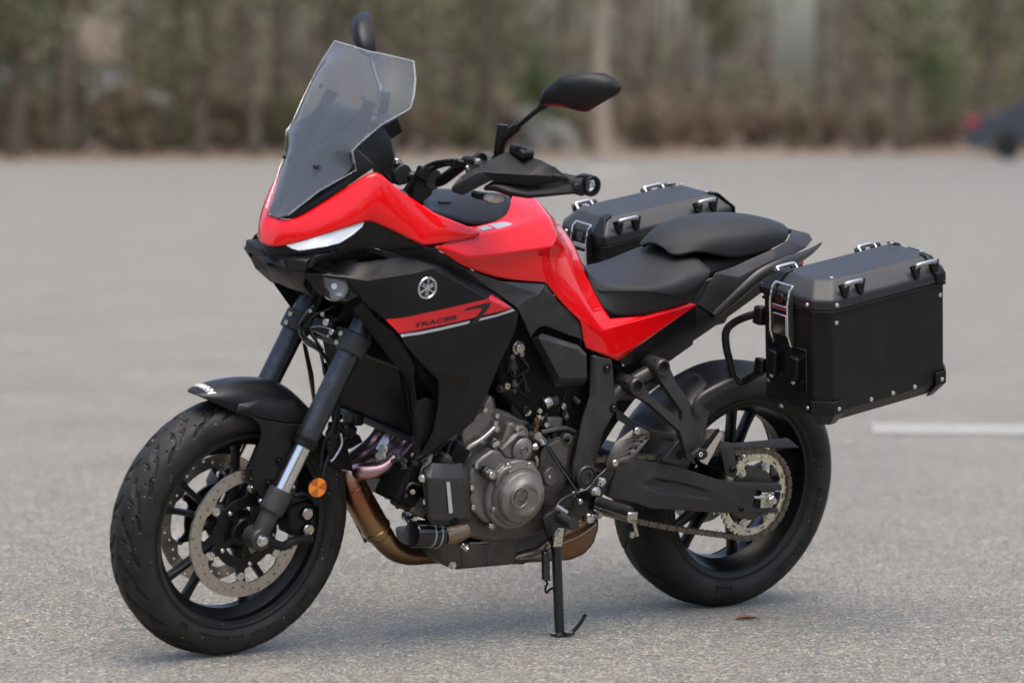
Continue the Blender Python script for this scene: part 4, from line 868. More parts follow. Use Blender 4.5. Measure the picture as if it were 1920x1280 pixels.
# ---- covers along the frame
poly('tank_side_cover', dict(a=(735, 471, -.166), b=(796, 464, -.196), b2=(816, 467, -.200), d=(866, 501, -.200), e=(938, 527, -.196), f=(1023, 532, -.174), g=(1047, 565, -.168), h=(1086, 604, -.160), i=(1094, 637, -.156), j=(1062, 627, -.160), k=(1023, 611, -.164), l=(1010, 614, -.166), m=(996, 633, -.168), n=(982, 600, -.180), o=(970, 577, -.208), p=(931, 549, -.198), q=(829, 499, -.176), r=(771, 484, -.172), s=(1008, 552, -.192), t=(985, 562, -.196), u=(880, 512, -.196)),
     [('a', 'b', 'b2', 'r'), ('b2', 'd', 'u', 'q', 'r'), ('d', 'e', 's', 'p', 'u'), ('u', 'p', 'q'), ('e', 'f', 's'), ('s', 't', 'o', 'p'), ('s', 'f', 'g', 'n', 't'), ('t', 'n', 'o'), ('g', 'h', 'k', 'l', 'n'), ('n', 'l', 'm'), ('h', 'i', 'j', 'k')], 'frame', bike, .004, True, .004, seg=3)
poly('air_intake_cover', dict(a=(997, 635, -.158), b=(1016, 624, -.168), d=(1085, 647, -.170), e=(1100, 663, -.168), f=(1101, 711, -.164), g=(1094, 722, -.158), h=(1042, 726, -.155), i=(1011, 634, -.182), j=(1083, 655, -.184), k=(1096, 668, -.182), l=(1100, 708, -.180), m=(1050, 709, -.180)),
     [('a', 'b', 'i'), ('b', 'd', 'j', 'i'), ('d', 'e', 'k', 'j'), ('i', 'j', 'k', 'l', 'm'), ('a', 'i', 'm', 'h'), ('m', 'l', 'f', 'g', 'h'), ('k', 'e', 'f', 'l')], 'frame', bike, .004, True, .003, seg=3)
poly('frame_plate', dict(a=c('G', 1420, 130, -.150), b=c('G', 1480, 150, -.162), d=c('G', 1640, 180, -.160), e=c('G', 1690, 640, -.160), f=c('G', 1640, 760, -.160), g=c('G', 1560, 900, -.160), h=c('G', 1470, 1240, -.160), h2=c('G', 1440, 1400, -.158), g2=c('G', 1250, 1400, -.156), i=c('G', 1250, 1240, -.154), j=c('G', 1340, 770, -.152), k=c('G', 1410, 540, -.150), l=c('G', 1490, 555, -.164), m=c('G', 1430, 790, -.164), n=c('G', 1340, 1240, -.163)),
     [('a', 'b', 'l', 'k'), ('b', 'd', 'e', 'l'), ('k', 'l', 'm', 'j'), ('l', 'e', 'f', 'g', 'm'), ('j', 'm', 'n', 'i'), ('m', 'g', 'h', 'n'), ('i', 'n', 'h', 'h2', 'g2')], 'frame', bike, .022, True, .003, seg=3)
lathe('pivot_cap', c('I', 1255, 600, -.157), LEFT, [(.029, 0), (.029, .010), (.027, .013), (.0235, .013), (.022, .009), (.0205, .009), (.0195, .012), (.012, .012), (.011, .008), (0, .008)], 'frame', bike, 40, mirror=True)
for q in (c('G', 1590, 270, -.162), c('G', 1655, 665, -.162)):
    lathe('bolt_recess', q, LEFT, [(.0115, 0), (.0115, .0015), (.010, .002), (.009, .0), (0, 0)], 'satin', bike, 24); bolt(q, .0065, bike, 'forkblack')
# ---- seats
surf('rider_seat', [
    [V((.805, 0, .935)), V((.805, -.035, .93)), (1090, 482, -.058), (1097, 505, -.082), (1112, 540, -.103)],
    [V((.86, 0, .880)), V((.86, -.05, .876)), (1114, 520, -.088), (1116, 541, -.100), (1128, 572, -.122)],
    [V((.94, 0, .856)), V((.94, -.06, .854)), (1150, 533, -.113), (1155, 545, -.122), (1147, 595, -.130)],
    [V((1.05, 0, .862)), V((1.05, -.08, .858)), (1225, 536, -.132), (1231, 547, -.139), (1212, 591, -.131)],
    [V((1.13, 0, .888)), V((1.13, -.09, .880)), (1270, 526, -.142), (1287, 558, -.141), (1291, 568, -.126)],
    [V((1.185, 0, .925)), V((1.185, -.08, .915)), (1322, 501, -.132), (1338, 511, -.140), (1310, 557, -.12)],
    [V((1.21, 0, .930)), V((1.21, -.07, .922)), (1322, 497, -.11), (1330, 503, -.12), (1320, 530, -.11)]], 'seat', bike, 'join', .012, 3, out=V((0, 0, 1)), ccol=(3,))
surf('passenger_seat', [
    [(1228, 455, 0), (1236, 460, -.02), (1246, 466, -.036), (1251, 473, -.045)],
    [(1244, 436, 0), (1254, 442, -.026), (1264, 455, -.050), (1258, 476, -.060)],
    [(1266, 423, 0), (1278, 430, -.035), (1286, 449, -.068), (1274, 479, -.078)],
    [(1300, 411, 0), (1318, 418, -.045), (1326, 442, -.092), (1302, 470, -.094)],
    [(1338, 405, 0), (1364, 412, -.055), (1370, 440, -.110), (1338, 477, -.106)],
    [(1385, 402, 0), (1410, 409, -.060), (1418, 440, -.118), (1378, 487, -.112)],
    [(1430, 404, 0), (1453, 414, -.055), (1463, 434, -.100), (1440, 471, -.105)],
    [(1460, 415, 0), (1473, 422, -.040), (1482, 436, -.070), (1472, 453, -.078)]], 'seat', bike, 'join', .012, 3, out=V((0, 0, 1)))
surf('seat_base', [[V((1.13, 0, .86)), V((1.13, -.08, .86)), V((1.13, -.09, .84))], [V((1.19, 0, .925)), V((1.19, -.09, .91)), V((1.19, -.11, .86))], [V((1.32, 0, .945)), V((1.32, -.10, .935)), V((1.32, -.11, .88))], [V((1.46, 0, .95)), V((1.46, -.075, .94)), V((1.46, -.08, .90))]], 'dark', bike, 'join', .006, 2, out=V((0, 0, 1)))
tube('seat_seam', [(1097, 506, -.0835), (1116, 542, -.1015), (1155, 546, -.1235), (1231, 548, -.1405), (1287, 559, -.1425)], .0019, 'dark', bike, seg=6, mirror=True)
# ---- tail
poly('tail_cover', dict(a=(1308, 571, -.118), b=(1342, 512, -.128), b2=(1375, 500, -.118), d=(1400, 488, -.112), e=(1455, 464, -.100), f=(1478, 450, -.085), g=(1486, 430, -.045), h=(1517, 438, -.040), i=(1524, 449, -.052), j=(1512, 464, -.078), k=(1470, 487, -.112), l=(1437, 503, -.128), m=(1400, 535, -.135), n=(1375, 558, -.135), o=(1338, 590, -.126), p=(1385, 520, -.134), q=(1450, 486, -.120), g0=(1475, 428, 0), h0=(1500, 434, 0), i0=(1505, 447, 0)),
     [('a', 'b', 'p', 'n', 'o'), ('b', 'b2', 'd', 'p'), ('d', 'e', 'q', 'p'), ('e', 'f', 'j', 'k', 'q'), ('p', 'q', 'l', 'm', 'n'), ('q', 'k', 'l'), ('f', 'g', 'h', 'i', 'j'), ('g', 'g0', 'h0', 'h'), ('h', 'h0', 'i0', 'i')], 'frame', bike, .004, True, .003, seg=3)
poly('under_tail_cover', dict(a=(1158, 670, -.143), b=(1305, 566, -.112), d=(1340, 591, -.122), e=(1400, 537, -.130), f=(1425, 520, -.12), g=(1434, 545, -.115), h=(1372, 590, -.112), i=(1300, 640, -.112), j=(1300, 646, -.112), k=(1254, 679, -.112), l=(1235, 670, -.112), m=(1200, 676, -.118), n=(1168, 690, -.130), o=(1305, 610, -.130)),
     [('a', 'b', 'o', 'l', 'm', 'n'), ('b', 'd', 'o'), ('o', 'd', 'h', 'i', 'j', 'k', 'l'), ('d', 'e', 'f', 'g', 'h')], 'satin', bike, .004, True, .003)
tube('grab_rail', [(1340, 592, -.128), (1380, 556, -.148), (1425, 517, -.158), (1470, 494, -.150), (1500, 482, -.125), (1522, 470, -.105), (1540, 456, -.090)], [.012, .015, .017, .016, .013, .009, .003], 'frame', bike, mirror=True, flat=.6)
lathe('tail_lamp', (1496, 492, 0), V((1, 0, -.1)), [(0, -.05), (.018, -.05), (.018, 0), (.015, .006), (0, .01)], 'redprint', bike, 20)
bolt((1167, 684, -.134), .0035, bike)
# black filler block added for the dark gap behind the engine; battery box
plate('dark_filler', [(925, 560, -.12), (1090, 610, -.12), (1103, 720, -.12), (1095, 800, -.12), (1040, 860, -.12), (1000, 800, -.12), (940, 740, -.12)], 'dark', bike, .24, .01)
plate('battery_box', [(1100, 640, -.10), (1165, 690, -.10), (1230, 680, -.10), (1200, 740, -.10), (1155, 800, -.10), (1110, 870, -.10), (1080, 800, -.10)], 'dark', bike, .20, .01)
# ---- subframe tube, passenger footrest hanger
tube('subframe_tube', cs('K', (60, 560, -.125), (200, 440, -.130), (380, 330, -.135), (560, 230, -.135)), .0185, 'frame', bike, 1, mirror=True, seg=16)
tube('subframe_tube', cs('K', (100, 520, -.115), (330, 480, -.12), (560, 330, -.125), (640, 300, -.13)), .016, 'frame', bike, 1, mirror=True, seg=16)
hg = poly('footrest_hanger', dict(a=c('K', 590, 170, -.165), a2=c('K', 720, 250, -.168), b=c('K', 790, 410, -.176), d=c('K', 1000, 720, -.195), e=c('K', 1060, 930, -.203), e2=c('K', 1075, 1000, -.206), f=c('K', 960, 1150, -.208), f2=c('K', 985, 1230, -.206), g=c('K', 905, 1180, -.206), h=c('K', 830, 900, -.200), i=c('K', 520, 620, -.182), j=c('K', 330, 520, -.170), k=c('K', 290, 400, -.165), l=c('K', 380, 350, -.167), m=c('K', 470, 440, -.172), n=c('K', 540, 550, -.178), o=c('K', 850, 800, -.195), p=c('K', 905, 850, -.198), q=c('K', 960, 770, -.196), r=c('K', 850, 700, -.192), s=c('K', 640, 400, -.176), t=c('K', 570, 300, -.166), v=c('K', 960, 960, -.204), w=c('K', 1040, 930, -.203), u=c('K', 920, 880, -.200)),
     [('a', 'a2', 'b', 's', 't'), ('b', 'd', 'q', 'r', 's'), ('k', 'l', 'm', 'j'), ('j', 'm', 'n', 'i'), ('n', 'o', 'p', 'h', 'i'), ('o', 'r', 'q', 'p'), ('q', 'd', 'w', 'u', 'p'), ('p', 'u', 'v', 'g', 'h'), ('w', 'd', 'e', 'e2', 'v'), ('v', 'e2', 'f'), ('v', 'f', 'f2', 'g'), ('u', 'w', 'v')], 'frame', bike, .018, True, .003, seg=3)
for q in (c('K', 650, 262, -.172), c('K', 390, 450, -.175)):
    lathe('hanger_boss', q, LEFT, [(.021, -.06), (.0215, .002), (.019, .006), (.0145, .006), (.0135, -.010), (0, -.010)], 'frame', bike, 32, mirror=True)
    bolt(R(q)+V((0, .010, 0)), .0085, bike, 'satin')
pg = plate('passenger_footrest', cs('K', (1075, 1075, -.224), (1240, 872, -.240), (1262, 930, -.240), (1135, 1180, -.226), (1100, 1242, -.222), (1030, 1200, -.220)), 'chrome', bike, .014, .003)
plate('footrest_rubber', cs('K', (945, 1140, -.226), (1030, 1062, -.229), (1110, 1100, -.230), (1108, 1150, -.229), (1060, 1188, -.227)), 'rubber', pg, .012, .003)
me = flat_shape([circ2(.0055, 18), circ2(.0035, 14)], .001); side_mesh(me, R(c('K', 1035, 1128, -.231))); finish(me, 'white'); obj('footrest_mark', me, pg)
plate('footrest_tread', cs('K', (1070, 1062, -.229), (1215, 878, -.243), (1240, 885, -.243), (1095, 1088, -.229)), 'satin', pg, .010, .001)
bm = bmesh.new()
for k in range(13):
    q = R(c('K', 1092+10.5*k, 1078-14.5*k, -.2305-.0011*k)); vs, fs = boxg(q, .004, .004, .0025); b_ = [bm.verts.new(v_) for v_ in vs]; [bm.faces.new([b_[i] for i in f_]) for f_ in fs]
g_ = bm_obj('footrest_teeth', bm, 'chrome', pg); g_['kind'] = 'stuff'
plate('hanger_lug', cs('K', (650, 1190, -.150), (830, 980, -.152), (890, 1090, -.154), (885, 1170, -.154), (830, 1240, -.154), (740, 1225, -.152)), 'frame', bike, .02, .004)
lathe('lug_hole', c('K', 830, 1135, -.1545), LEFT, [(.011, 0), (.011, .0008), (0, .0008)], 'dark', bike, 24)
# ---- rear mudguard hugging the tyre, chain guard
rows = []
for a in (117, 123, 132, 144, 156, 170, 184):
    ca, sa = cos(rad(a)), sin(rad(a)); u = V((ca, 0, sa)); r_ = .330+.02*max(0, (a-150)/34)
    w_ = .060+.045*min(1, (a-117)/22)
    rows.append([RC+u*r_, RC+u*(r_-.004)+V((0, -w_*.55, 0)), RC+u*(r_-.030)+V((0, -w_, 0)), RC+u*(r_-.045-.05*min(1, (a-117)/22))+V((0, -w_-.012, 0))])
surf('rear_mudguard', rows, 'frame', bike, 'join', .004, 2, out=V((-.5, 0, 1)))
poly('chain_guard', dict(a=c('K', 190, 660, -.118), b=c('K', 330, 770, -.125), d=c('K', 560, 880, -.128), e=c('K', 820, 930, -.130), f=c('L', 1100, 25, -.138), g=c('L', 1590, 2, -.138), h=c('L', 1678, 76, -.138), i=c('L', 1180, 78, -.142), j=c('L', 1215, 250, -.142), k=c('L', 1195, 303, -.142), l=c('L', 1130, 290, -.142), m=c('L', 1085, 90, -.142), n=c('L', 800, 60, -.132), o=c('K', 560, 960, -.13), p=c('K', 330, 850, -.13), q=c('K', 200, 780, -.13), r=c('L', 1180, 40, -.132)),
     [('a', 'b', 'p', 'q'), ('b', 'd', 'o', 'p'), ('d', 'e', 'n', 'o'), ('e', 'f', 'm', 'n'), ('f', 'r', 'i', 'm'), ('r', 'g', 'h', 'i'), ('m', 'i', 'j', 'k', 'l')], 'frame', bike, .004, False, .002)
bolt(c('L', 1172, 240, -.143), .0085, bike, 'satin')
# ---- swingarm with its recessed groove and open axle slot
SW = dict(a=c('L', 300, 250, -.135), b=c('L', 430, 165, -.138), d=c('L', 700, 200, -.142), e=c('L', 880, 255, -.145), f=c('L', 1100, 325, -.147), g=c('L', 1250, 345, -.148), h=c('L', 1545, 350, -.148), i=c('L', 1548, 398, -.148), j=c('L', 1400, 395, -.148), k=c('L', 1352, 390, -.148), l=c('L', 1325, 520, -.148), m=c('L', 1380, 530, -.148), n=c('L', 1522, 530, -.148), o=c('L', 1516, 566, -.148), p=c('L', 1350, 565, -.148), q=c('L', 1100, 566, -.147), r=c('L', 900, 555, -.146), s=c('L', 560, 530, -.143), t=c('L', 430, 485, -.140), u=c('L', 240, 442, -.135),
    g1=c('L', 480, 360, -.143), g2=c('L', 580, 295, -.144), g3=c('L', 800, 335, -.147), g4=c('L', 1010, 395, -.149), g5=c('L', 1015, 465, -.148), g6=c('L', 640, 425, -.146), g7=c('L', 545, 385, -.145),
    r1=c('L', 560, 350, -.134), r2=c('L', 610, 325, -.134), r3=c('L', 820, 360, -.138), r4=c('L', 985, 410, -.145), r5=c('L', 985, 450, -.145), r6=c('L', 660, 405, -.138))
sw = poly('swingarm', SW, [('a', 'b', 'g2', 'g1', 'u'), ('b', 'd', 'g3', 'g2'), ('d', 'e', 'g4', 'g3'), ('e', 'f', 'g4'), ('f', 'g', 'k', 'l', 'q', 'g5', 'g4'), ('g', 'h', 'i', 'j', 'k'), ('l', 'm', 'n', 'o', 'p', 'q'), ('q', 'r', 'g5'), ('r', 's', 'g6', 'g5'), ('s', 't', 'u', 'g1', 'g7', 'g6'),
     ('g1', 'g2', 'r2', 'r1'), ('g2', 'g3', 'r3', 'r2'), ('g3', 'g4', 'r4', 'r3'), ('g4', 'g5', 'r5', 'r4'), ('g5', 'g6', 'r6', 'r5'), ('g6', 'g7', 'r1', 'r6'), ('g7', 'g1', 'r1'), ('r1', 'r2', 'r3', 'r4', 'r5', 'r6')], 'frame', bike, .026, True, .005, seg=3)
tube('swingarm_pivot', [V((.88, -.14, .405)), V((.88, .14, .405))], .035, 'frame', bike, seg=24)
box('swingarm_bridge', V((1.07, 0, .40)), .09, .24, .06, 'frame', bike, wd=.015)
box('axle_adjuster', c('L', 1425, 465, -.146), .040, .012, .040, 'zinc', bike, wd=.002); box('adjuster_block', c('L', 1395, 465, -.150), .014, .012, .020, 'zinc', bike, wd=.002)
tube('adjuster_screw', [c('L', 1330, 447, -.150), c('L', 1400, 450, -.150)], .0042, 'zinc', bike, seg=10)
lathe('rear_axle', c('L', 1445, 462, -.150), LEFT, [(.016, 0), (.016, .003), (.0125, .004), (.0125, .014), (.011, .016), (.007, .016), (.007, .024), (0, .024)], 'zinc', bike, 6)
lathe('axle_washer', c('L', 1440, 462, -.1495), LEFT, [(.019, 0), (.019, .0025), (0, .0025)], 'steel', bike, 28)
bolt(c('L', 1240, 535, -.1485), .006, bike, 'satin')
tube('rear_axle_shaft', [V((1.46, -.15, .3149)), V((1.46, .16, .3149))], .010, 'zinc', bike)
# ---- luggage rack tubes
tube('pannier_rack', cs('P', (1022, 640, -.285), (965, 655, -.26), (905, 682, -.225), (868, 722, -.21), (868, 790, -.21), (885, 860, -.212), (903, 925, -.214), (940, 950, -.225), (985, 925, -.255), (1030, 900, -.285)), .0095, 'satin', bike, mirror=True, seg=14)
tube('pannier_rack', cs('K', (1400, 370, -.214), (1300, 410, -.212), (1120, 500, -.205), (1020, 570, -.200), (985, 640, -.198), (985, 720, -.196)), .0095, 'frame', bike, mirror=True, seg=14)
tube('pannier_rack', cs('P', (1035, 640, -.292), (1034, 740, -.292), (1034, 840, -.292), (1036, 920, -.292)), .008, 'satin', bike, 1, mirror=True, seg=12)
box('rack_clamp', c('P', 1025, 650, -.292), .030, .030, .045, 'satin', bike, wd=.006, mirror=True); box('rack_clamp', c('P', 1024, 875, -.292), .022, .03, .035, 'satin', bike, wd=.005, mirror=True)
tube('rack_cross_tube', [V((1.35, -.23, .74)), V((1.62, -.20, .80)), V((1.62, .20, .80)), V((1.35, .23, .74))], .009, 'satin', bike)
# ---- heel guard
def heel():
    o2 = cp('I', [(1475, 470), (1570, 260), (1740, 140), (1800, 105), (1905, 150), (1915, 215), (1700, 480), (1600, 560), (1500, 510)])
    hl_ = []
    for (x, y) in ((1835, 195), (1800, 215), (1878, 225), (1758, 255), (1830, 258), (1722, 325), (1775, 322), (1708, 380)):
        hl_.append([(1.0*px_, py_) for px_, py_ in [(860+(x+13*cos(t))/5.3333, 780+(y+16*sin(t))/5.3333) for t in [rad(30*k) for k in range(12)]]])
    me = flat_shape([[(a*.001, -b_*.001) for a, b_ in lp] for lp in [o2]+hl_], .0)
    for v_ in me.vertices: v_.co = U(v_.co.x*1000, -v_.co.y*1000, -.186)
    finish(me, 'engdark'); o = obj('heel_guard', me, bike)
    if sum(p_.normal.y*p_.area for p_ in me.polygons) > 0: me.flip_normals()
    md = o.modifiers.new('solid', 'SOLIDIFY'); md.thickness = .005; md.offset = -1; mirror_copy(o)
    bolt(c('I', 1555, 465, -.188), .0085, o); bolt(c('I', 1773, 145, -.188), .0085, o)
heel()
# ---- footrest bracket, rider footrest, gear lever
fb = plate('footrest_bracket', cs('I', (985, 872, -.176), (1080, 800, -.176), (1160, 770, -.176), (1280, 730, -.176), (1335, 675, -.176), (1380, 610, -.176), (1440, 560, -.176), (1500, 500, -.176), (1560, 560, -.176), (1480, 690, -.176), (1440, 800, -.176), (1400, 900, -.176), (1350, 1030, -.176), (1300, 1080, -.176), (1250, 1050, -.176), (1265, 980, -.176), (1180, 1040, -.176), (1080, 960, -.176)), 'gloss', bike, .008, .002, True)
for (x, y, r_, k_) in ((1425, 655, .0125, 'dome'), (1370, 757, .010, 'hex'), (1310, 1018, .0135, 'dome'), (1150, 776, .0055, 'hex'), (1212, 850, .0065, 'socket')): bolt(c('I', x, y, -.178), r_, fb, 'chrome', k_)
tube('gear_rod', cs('I', (850, 300, -.165), (960, 480, -.170), (1070, 640, -.174), (1145, 765, -.178)), .0035, 'gloss', bike, 1, seg=8)
tube('gear_rod', cs('I', (870, 300, -.160), (980, 470, -.164), (1080, 590, -.168)), .0028, 'satin', bike, 1, seg=8)
gl_ = tube('gear_lever', cs('I', (1150, 780, -.182), (1060, 820, -.184), (1000, 870, -.186), (975, 905, -.190)), .005, 'satin', bike, seg=10)
tube('lever_arm', cs('I', (965, 895, -.188), (1075, 970, -.200)), .0085, 'steel', gl_, seg=16)
tube('lever_rubber', cs('I', (1005, 1010, -.190), (1155, 1085, -.292)), .0125, 'rubber', gl_, seg=18)
for k in range(8):
    f_ = k/7; a_, b_ = R(c('I', 1015, 1014, -.193)), R(c('I', 1145, 1080, -.232)); q = a_.lerp(b_, f_); lathe('rubber_rib', q, b_-a_, [(.0125, -.0013), (.0148, -.0008), (.0148, .0008), (.0125, .0013)], 'rubber', gl_, 16, closed=True)
lathe('lever_cap', c('I', 1160, 1088, -.237), V((0, -1, 0)), [(.009, 0), (.009, .006), (.005, .009), (0, .009)], 'steel', gl_, 16)
a_, b_ = R(c('I', 1385, 870, -.185)), R(c('I', 1735, 985, -.298)); ax = (b_-a_).normalized()
fr_ = tube('rider_footrest', [a_+V((0, 0, -.010)), b_+V((0, 0, -.010))], .0105, 'steel', bike, seg=14)
tube('footrest_rubber', [a_+V((0, 0, .004)), b_+V((0, 0, .004))+ax*-.006], .0115, 'rubber', fr_, seg=16)
for k in range(20): lathe('rubber_rib', a_.lerp(b_, .08+.84*k/19)+V((0, 0, .005)), ax, [(.011, -.0014), (.0134, -.0007), (.0134, .0007), (.011, .0014)], 'rubber', fr_, 14, closed=True)
box('footrest_end', b_+V((0, 0, -.004)), .030, .010, .022, 'steel', fr_, wd=.004)
tube('footrest_feeler', cs('I', (1700, 1030, -.295), (1722, 1120, -.298), (1735, 1180, -.300)), .0045, 'steel', fr_, 1, seg=10)
lathe('feeler_end', c('I', 1733, 1185, -.300), V((0, 0, 1)), [(0, -.009), (.006, -.006), (.0075, 0), (.006, .006), (0, .009)], 'steel', fr_, 14)
tube('footrest_mount', cs('I', (1380, 1000, -.185), (1420, 970, -.195), (1400, 900, -.19)), .008, 'steel', fr_, seg=12)
fc = mirror_copy(fr_)
# ---- side stand
ft = MBi @ GP(1049, 1188, .006)
pv = R(c('J', 1440, 420, -.170))
plate('stand_bracket', cs('J', (1355, 292, -.150), (1380, 260, -.150), (1440, 225, -.150), (1520, 300, -.150), (1530, 360, -.150), (1505, 480, -.150), (1430, 500, -.150), (1390, 410, -.150)), 'casting', bike, .014, .003)
stand = tube('side_stand', [R(c('J', 1448, 440, -.168)), R(c('J', 1452, 520, -.170)), ft+V((0, 0, .004))], [.015, .0125, .0118], 'gloss', bike, 0, seg=20)
lathe('stand_washer', c('J', 1468, 425, -.182), LEFT, [(.013, -.008), (.013, .002), (0, .002)], 'zinc', stand, 20); bolt(c('J', 1472, 395, -.184), .0095, stand, 'zinc', 'hex'); box('stand_plate', c('J', 1470, 430, -.179), .026, .004, .045, 'zinc', stand, wd=.008)
foot = py_obj('stand_foot', *boxg(ft+V((.008, 0, -.001)), .052, .034, .006, MBi.to_3x3() @ Matrix.Rotation(YAW, 3, 'Z')), 'gloss', stand, 30); bev(foot, .002)
f2 = MBi @ GP(1066, 1189, .008)
tube('stand_tang', [ft+V((.01, 0, .003)), f2, f2+V((.012, -.004, .010)), f2+V((.022, -.012, .030)), f2+V((.030, -.018, .052))], .0048, 'gloss', stand, seg=10)
sa_, sb_ = R(c('J', 1370, 530, -.172)), R(c('J', 1375, 745, -.178)); sp_pts = []
for k in range(17*12+1):
    t = k/(17*12); a = 2*pi*k/12; p_ = sa_.lerp(sb_, t); sp_pts.append(p_+V((cos(a)*.0085, sin(a)*.0085, 0)))
vs, fs = tube_geo(sp_pts, .0022, 6); py_obj('stand_spring', vs, fs, 'gloss', stand, 60)
tube('spring_core', [sa_, sb_], .006, 'dark', stand, seg=10)
tube('spring_hook', cs('J', (1372, 750, -.178), (1385, 775, -.178), (1372, 800, -.178), (1372, 835, -.178), (1385, 840, -.178), (1400, 820, -.176), (1425, 808, -.174)), .0028, 'gloss', stand, seg=8)
tube('spring_hook', cs('J', (1370, 530, -.172), (1368, 505, -.172), (1385, 480, -.172)), .0025, 'gloss', stand, seg=8)
# ---- engine
plate('crankcase', [(868, 812, -.118), (920, 760, -.118), (1000, 790, -.118), (1090, 800, -.118), (1100, 900, -.118), (1070, 960, -.118), (1020, 1000, -.118), (975, 1015, -.118), (920, 1018, -.118), (868, 1005, -.118), (848, 950, -.118), (850, 870, -.118)], 'engdark', bike, .236, .01)
plate('cylinder_block', [(760, 880, -.105), (800, 850, -.105), (870, 800, -.105), (900, 740, -.105), (928, 742, -.105), (940, 800, -.105), (890, 900, -.105), (850, 960, -.105), (780, 960, -.105)], 'engdark', bike, .21, .008)
plate('cylinder_side_cover', cs('G', (140, 930, -.120), (160, 880, -.120), (320, 720, -.120), (380, 620, -.120), (435, 540, -.120), (455, 600, -.120), (470, 760, -.120), (490, 860, -.120), (430, 900, -.120), (330, 970, -.120), (200, 1090, -.120), (150, 1060, -.120)), 'engine', bike, .03, .004)
pan = plate('oil_pan', cs('J', (575, 495, -.100), (800, 475, -.104), (960, 455, -.106), (1105, 398, -.108), (1180, 450, -.106), (1165, 590, -.090), (1110, 640, -.080), (720, 676, -.080), (645, 655, -.085), (590, 615, -.090)), 'engdark', bike, .19, .010)
tube('pan_gasket', cs('J', (800, 475, -.106), (960, 458, -.108), (975, 435, -.108), (1100, 398, -.110)), .003, 'engine', pan, 0, seg=8)
for (x, y) in ((740, 480), (905, 470), (930, 470), (1100, 430)): tube('pan_rib', cs('J', (x, y, -.102), (x+12, y+150, -.084)), .0055, 'engdark', pan, 0, seg=8)
tube('drain_spout', cs('J', (745, 485, -.11), (790, 525, -.125)), .008, 'zinc', pan, 0, seg=12)
bolt(c('J', 675, 637, -.088), .0075, pan, 'zinc', 'hex'); bolt(c('J', 775, 495, -.120), .006, pan, 'zinc'); bolt(c('J', 1122, 410, -.110), .008, pan, 'zinc'); bolt(c('J', 838, 382, -.108), .011, pan, 'forkblack', 'dome')
# alternator cover
acov = plate('alternator_cover', cs('I', (120, 560, -.146), (200, 440, -.146), (250, 400, -.146), (350, 330, -.146), (420, 350, -.146), (480, 430, -.146), (640, 430, -.146), (700, 480, -.146), (790, 600, -.146), (815, 720, -.146), (800, 850, -.146), (730, 980, -.146), (620, 1060, -.146), (420, 1100, -.146), (260, 1060, -.146), (160, 960, -.146), (110, 820, -.146), (150, 760, -.146), (110, 700, -.146)), 'engine', bike, .05, .006)
lathe('cover_dome', c('I', 530, 770, -.146), LEFT, [(.084, 0), (.083, .012), (.080, .016), (.073, .018), (.071, .026), (.069, .030), (.067, .030)], 'engine', acov, 64)
lathe('cover_dome', c('I', 590, 790, -.170), LEFT, [(.064, 0), (.0635, .018), (.060, .024), (.052, .028), (.046, .033), (.041, .039), (.037, .041), (.0285, .041), (.0280, .039), (.0, .039)], 'engine', acov, 64)
emblem(R(c('I', 612, 812, -.2095)), .0265, LEFT, acov, 'engine', 'engdark', 'engine', .0022)
tube('cover_ridge', cs('I', (380, 690, -.172), (400, 600, -.176), (450, 540, -.178), (520, 510, -.178)), .006, 'engine', acov, seg=10)
box('cover_lug', c('I', 770, 745, -.190), .020, .016, .012, 'engine', acov, Matrix.Rotation(rad(12), 3, 'Y'), wd=.003); box('cover_lug', c('I', 340, 930, -.166), .014, .02, .016, 'engine', acov, wd=.006)
plate('sensor_bracket', cs('I', (235, 560, -.172), (290, 505, -.172), (370, 530, -.172), (405, 570, -.172), (390, 640, -.172), (330, 650, -.172), (260, 620, -.172)), 'gloss', bike, .02, .004)
plate('sensor_plate', cs('I', (270, 560, -.178), (320, 525, -.178), (380, 545, -.178), (395, 600, -.178), (350, 650, -.178), (290, 610, -.178)), 'engine', bike, .006, .002)
bolt(c('I', 322, 583, -.180), .0085, bike)
for (x, y, yb) in ((172, 500, -.150), (490, 492, -.165), (705, 480, -.160), (125, 712, -.150), (138, 905, -.150), (318, 1092, -.150), (380, 270, -.14), (350, 285, -.14), (222, 238, -.128), (365, 120, -.128), (72, 360, -.125)):
    lathe('bolt_boss', c('I', x, y, yb+.012), LEFT, [(.0095, -.01), (.0090, .010)], 'engine', acov, 18); bolt(c('I', x, y, yb-.001), .0062, acov, 'zinc')
ucov = plate('water_pump_cover', cs('I', (400, 330, -.138), (470, 180, -.138), (500, 70, -.138), (560, 60, -.138), (610, 100, -.138), (650, 85, -.138), (700, 130, -.138), (725, 250, -.138), (715, 380, -.138), (690, 450, -.138), (600, 440, -.138), (480, 425, -.138)), 'engine', bike, .03, .006)
poly('cover_facet', dict(a=c('I', 400, 320, -.1405), b=c('I', 560, 150, -.1405), d=c('I', 660, 140, -.144), e=c('I', 690, 200, -.146), f=c('I', 600, 190, -.150), g=c('I', 440, 340, -.150)), [('a', 'b', 'f', 'g'), ('b', 'd', 'e', 'f')], 'engine', ucov, .004, False, .002)
lathe('cover_boss', c('I', 630, 330, -.140), LEFT, [(.0285, 0), (.0285, .006), (.025, .010), (.018, .013), (.0135, .014), (.0125, .016), (.0085, .016), (.0080, .012), (0, .012)], 'engine', ucov, 36)
bolt(c('I', 570, 118, -.142), .0065, ucov); bolt(c('I', 632, 335, -.154), .006, ucov, 'engine')
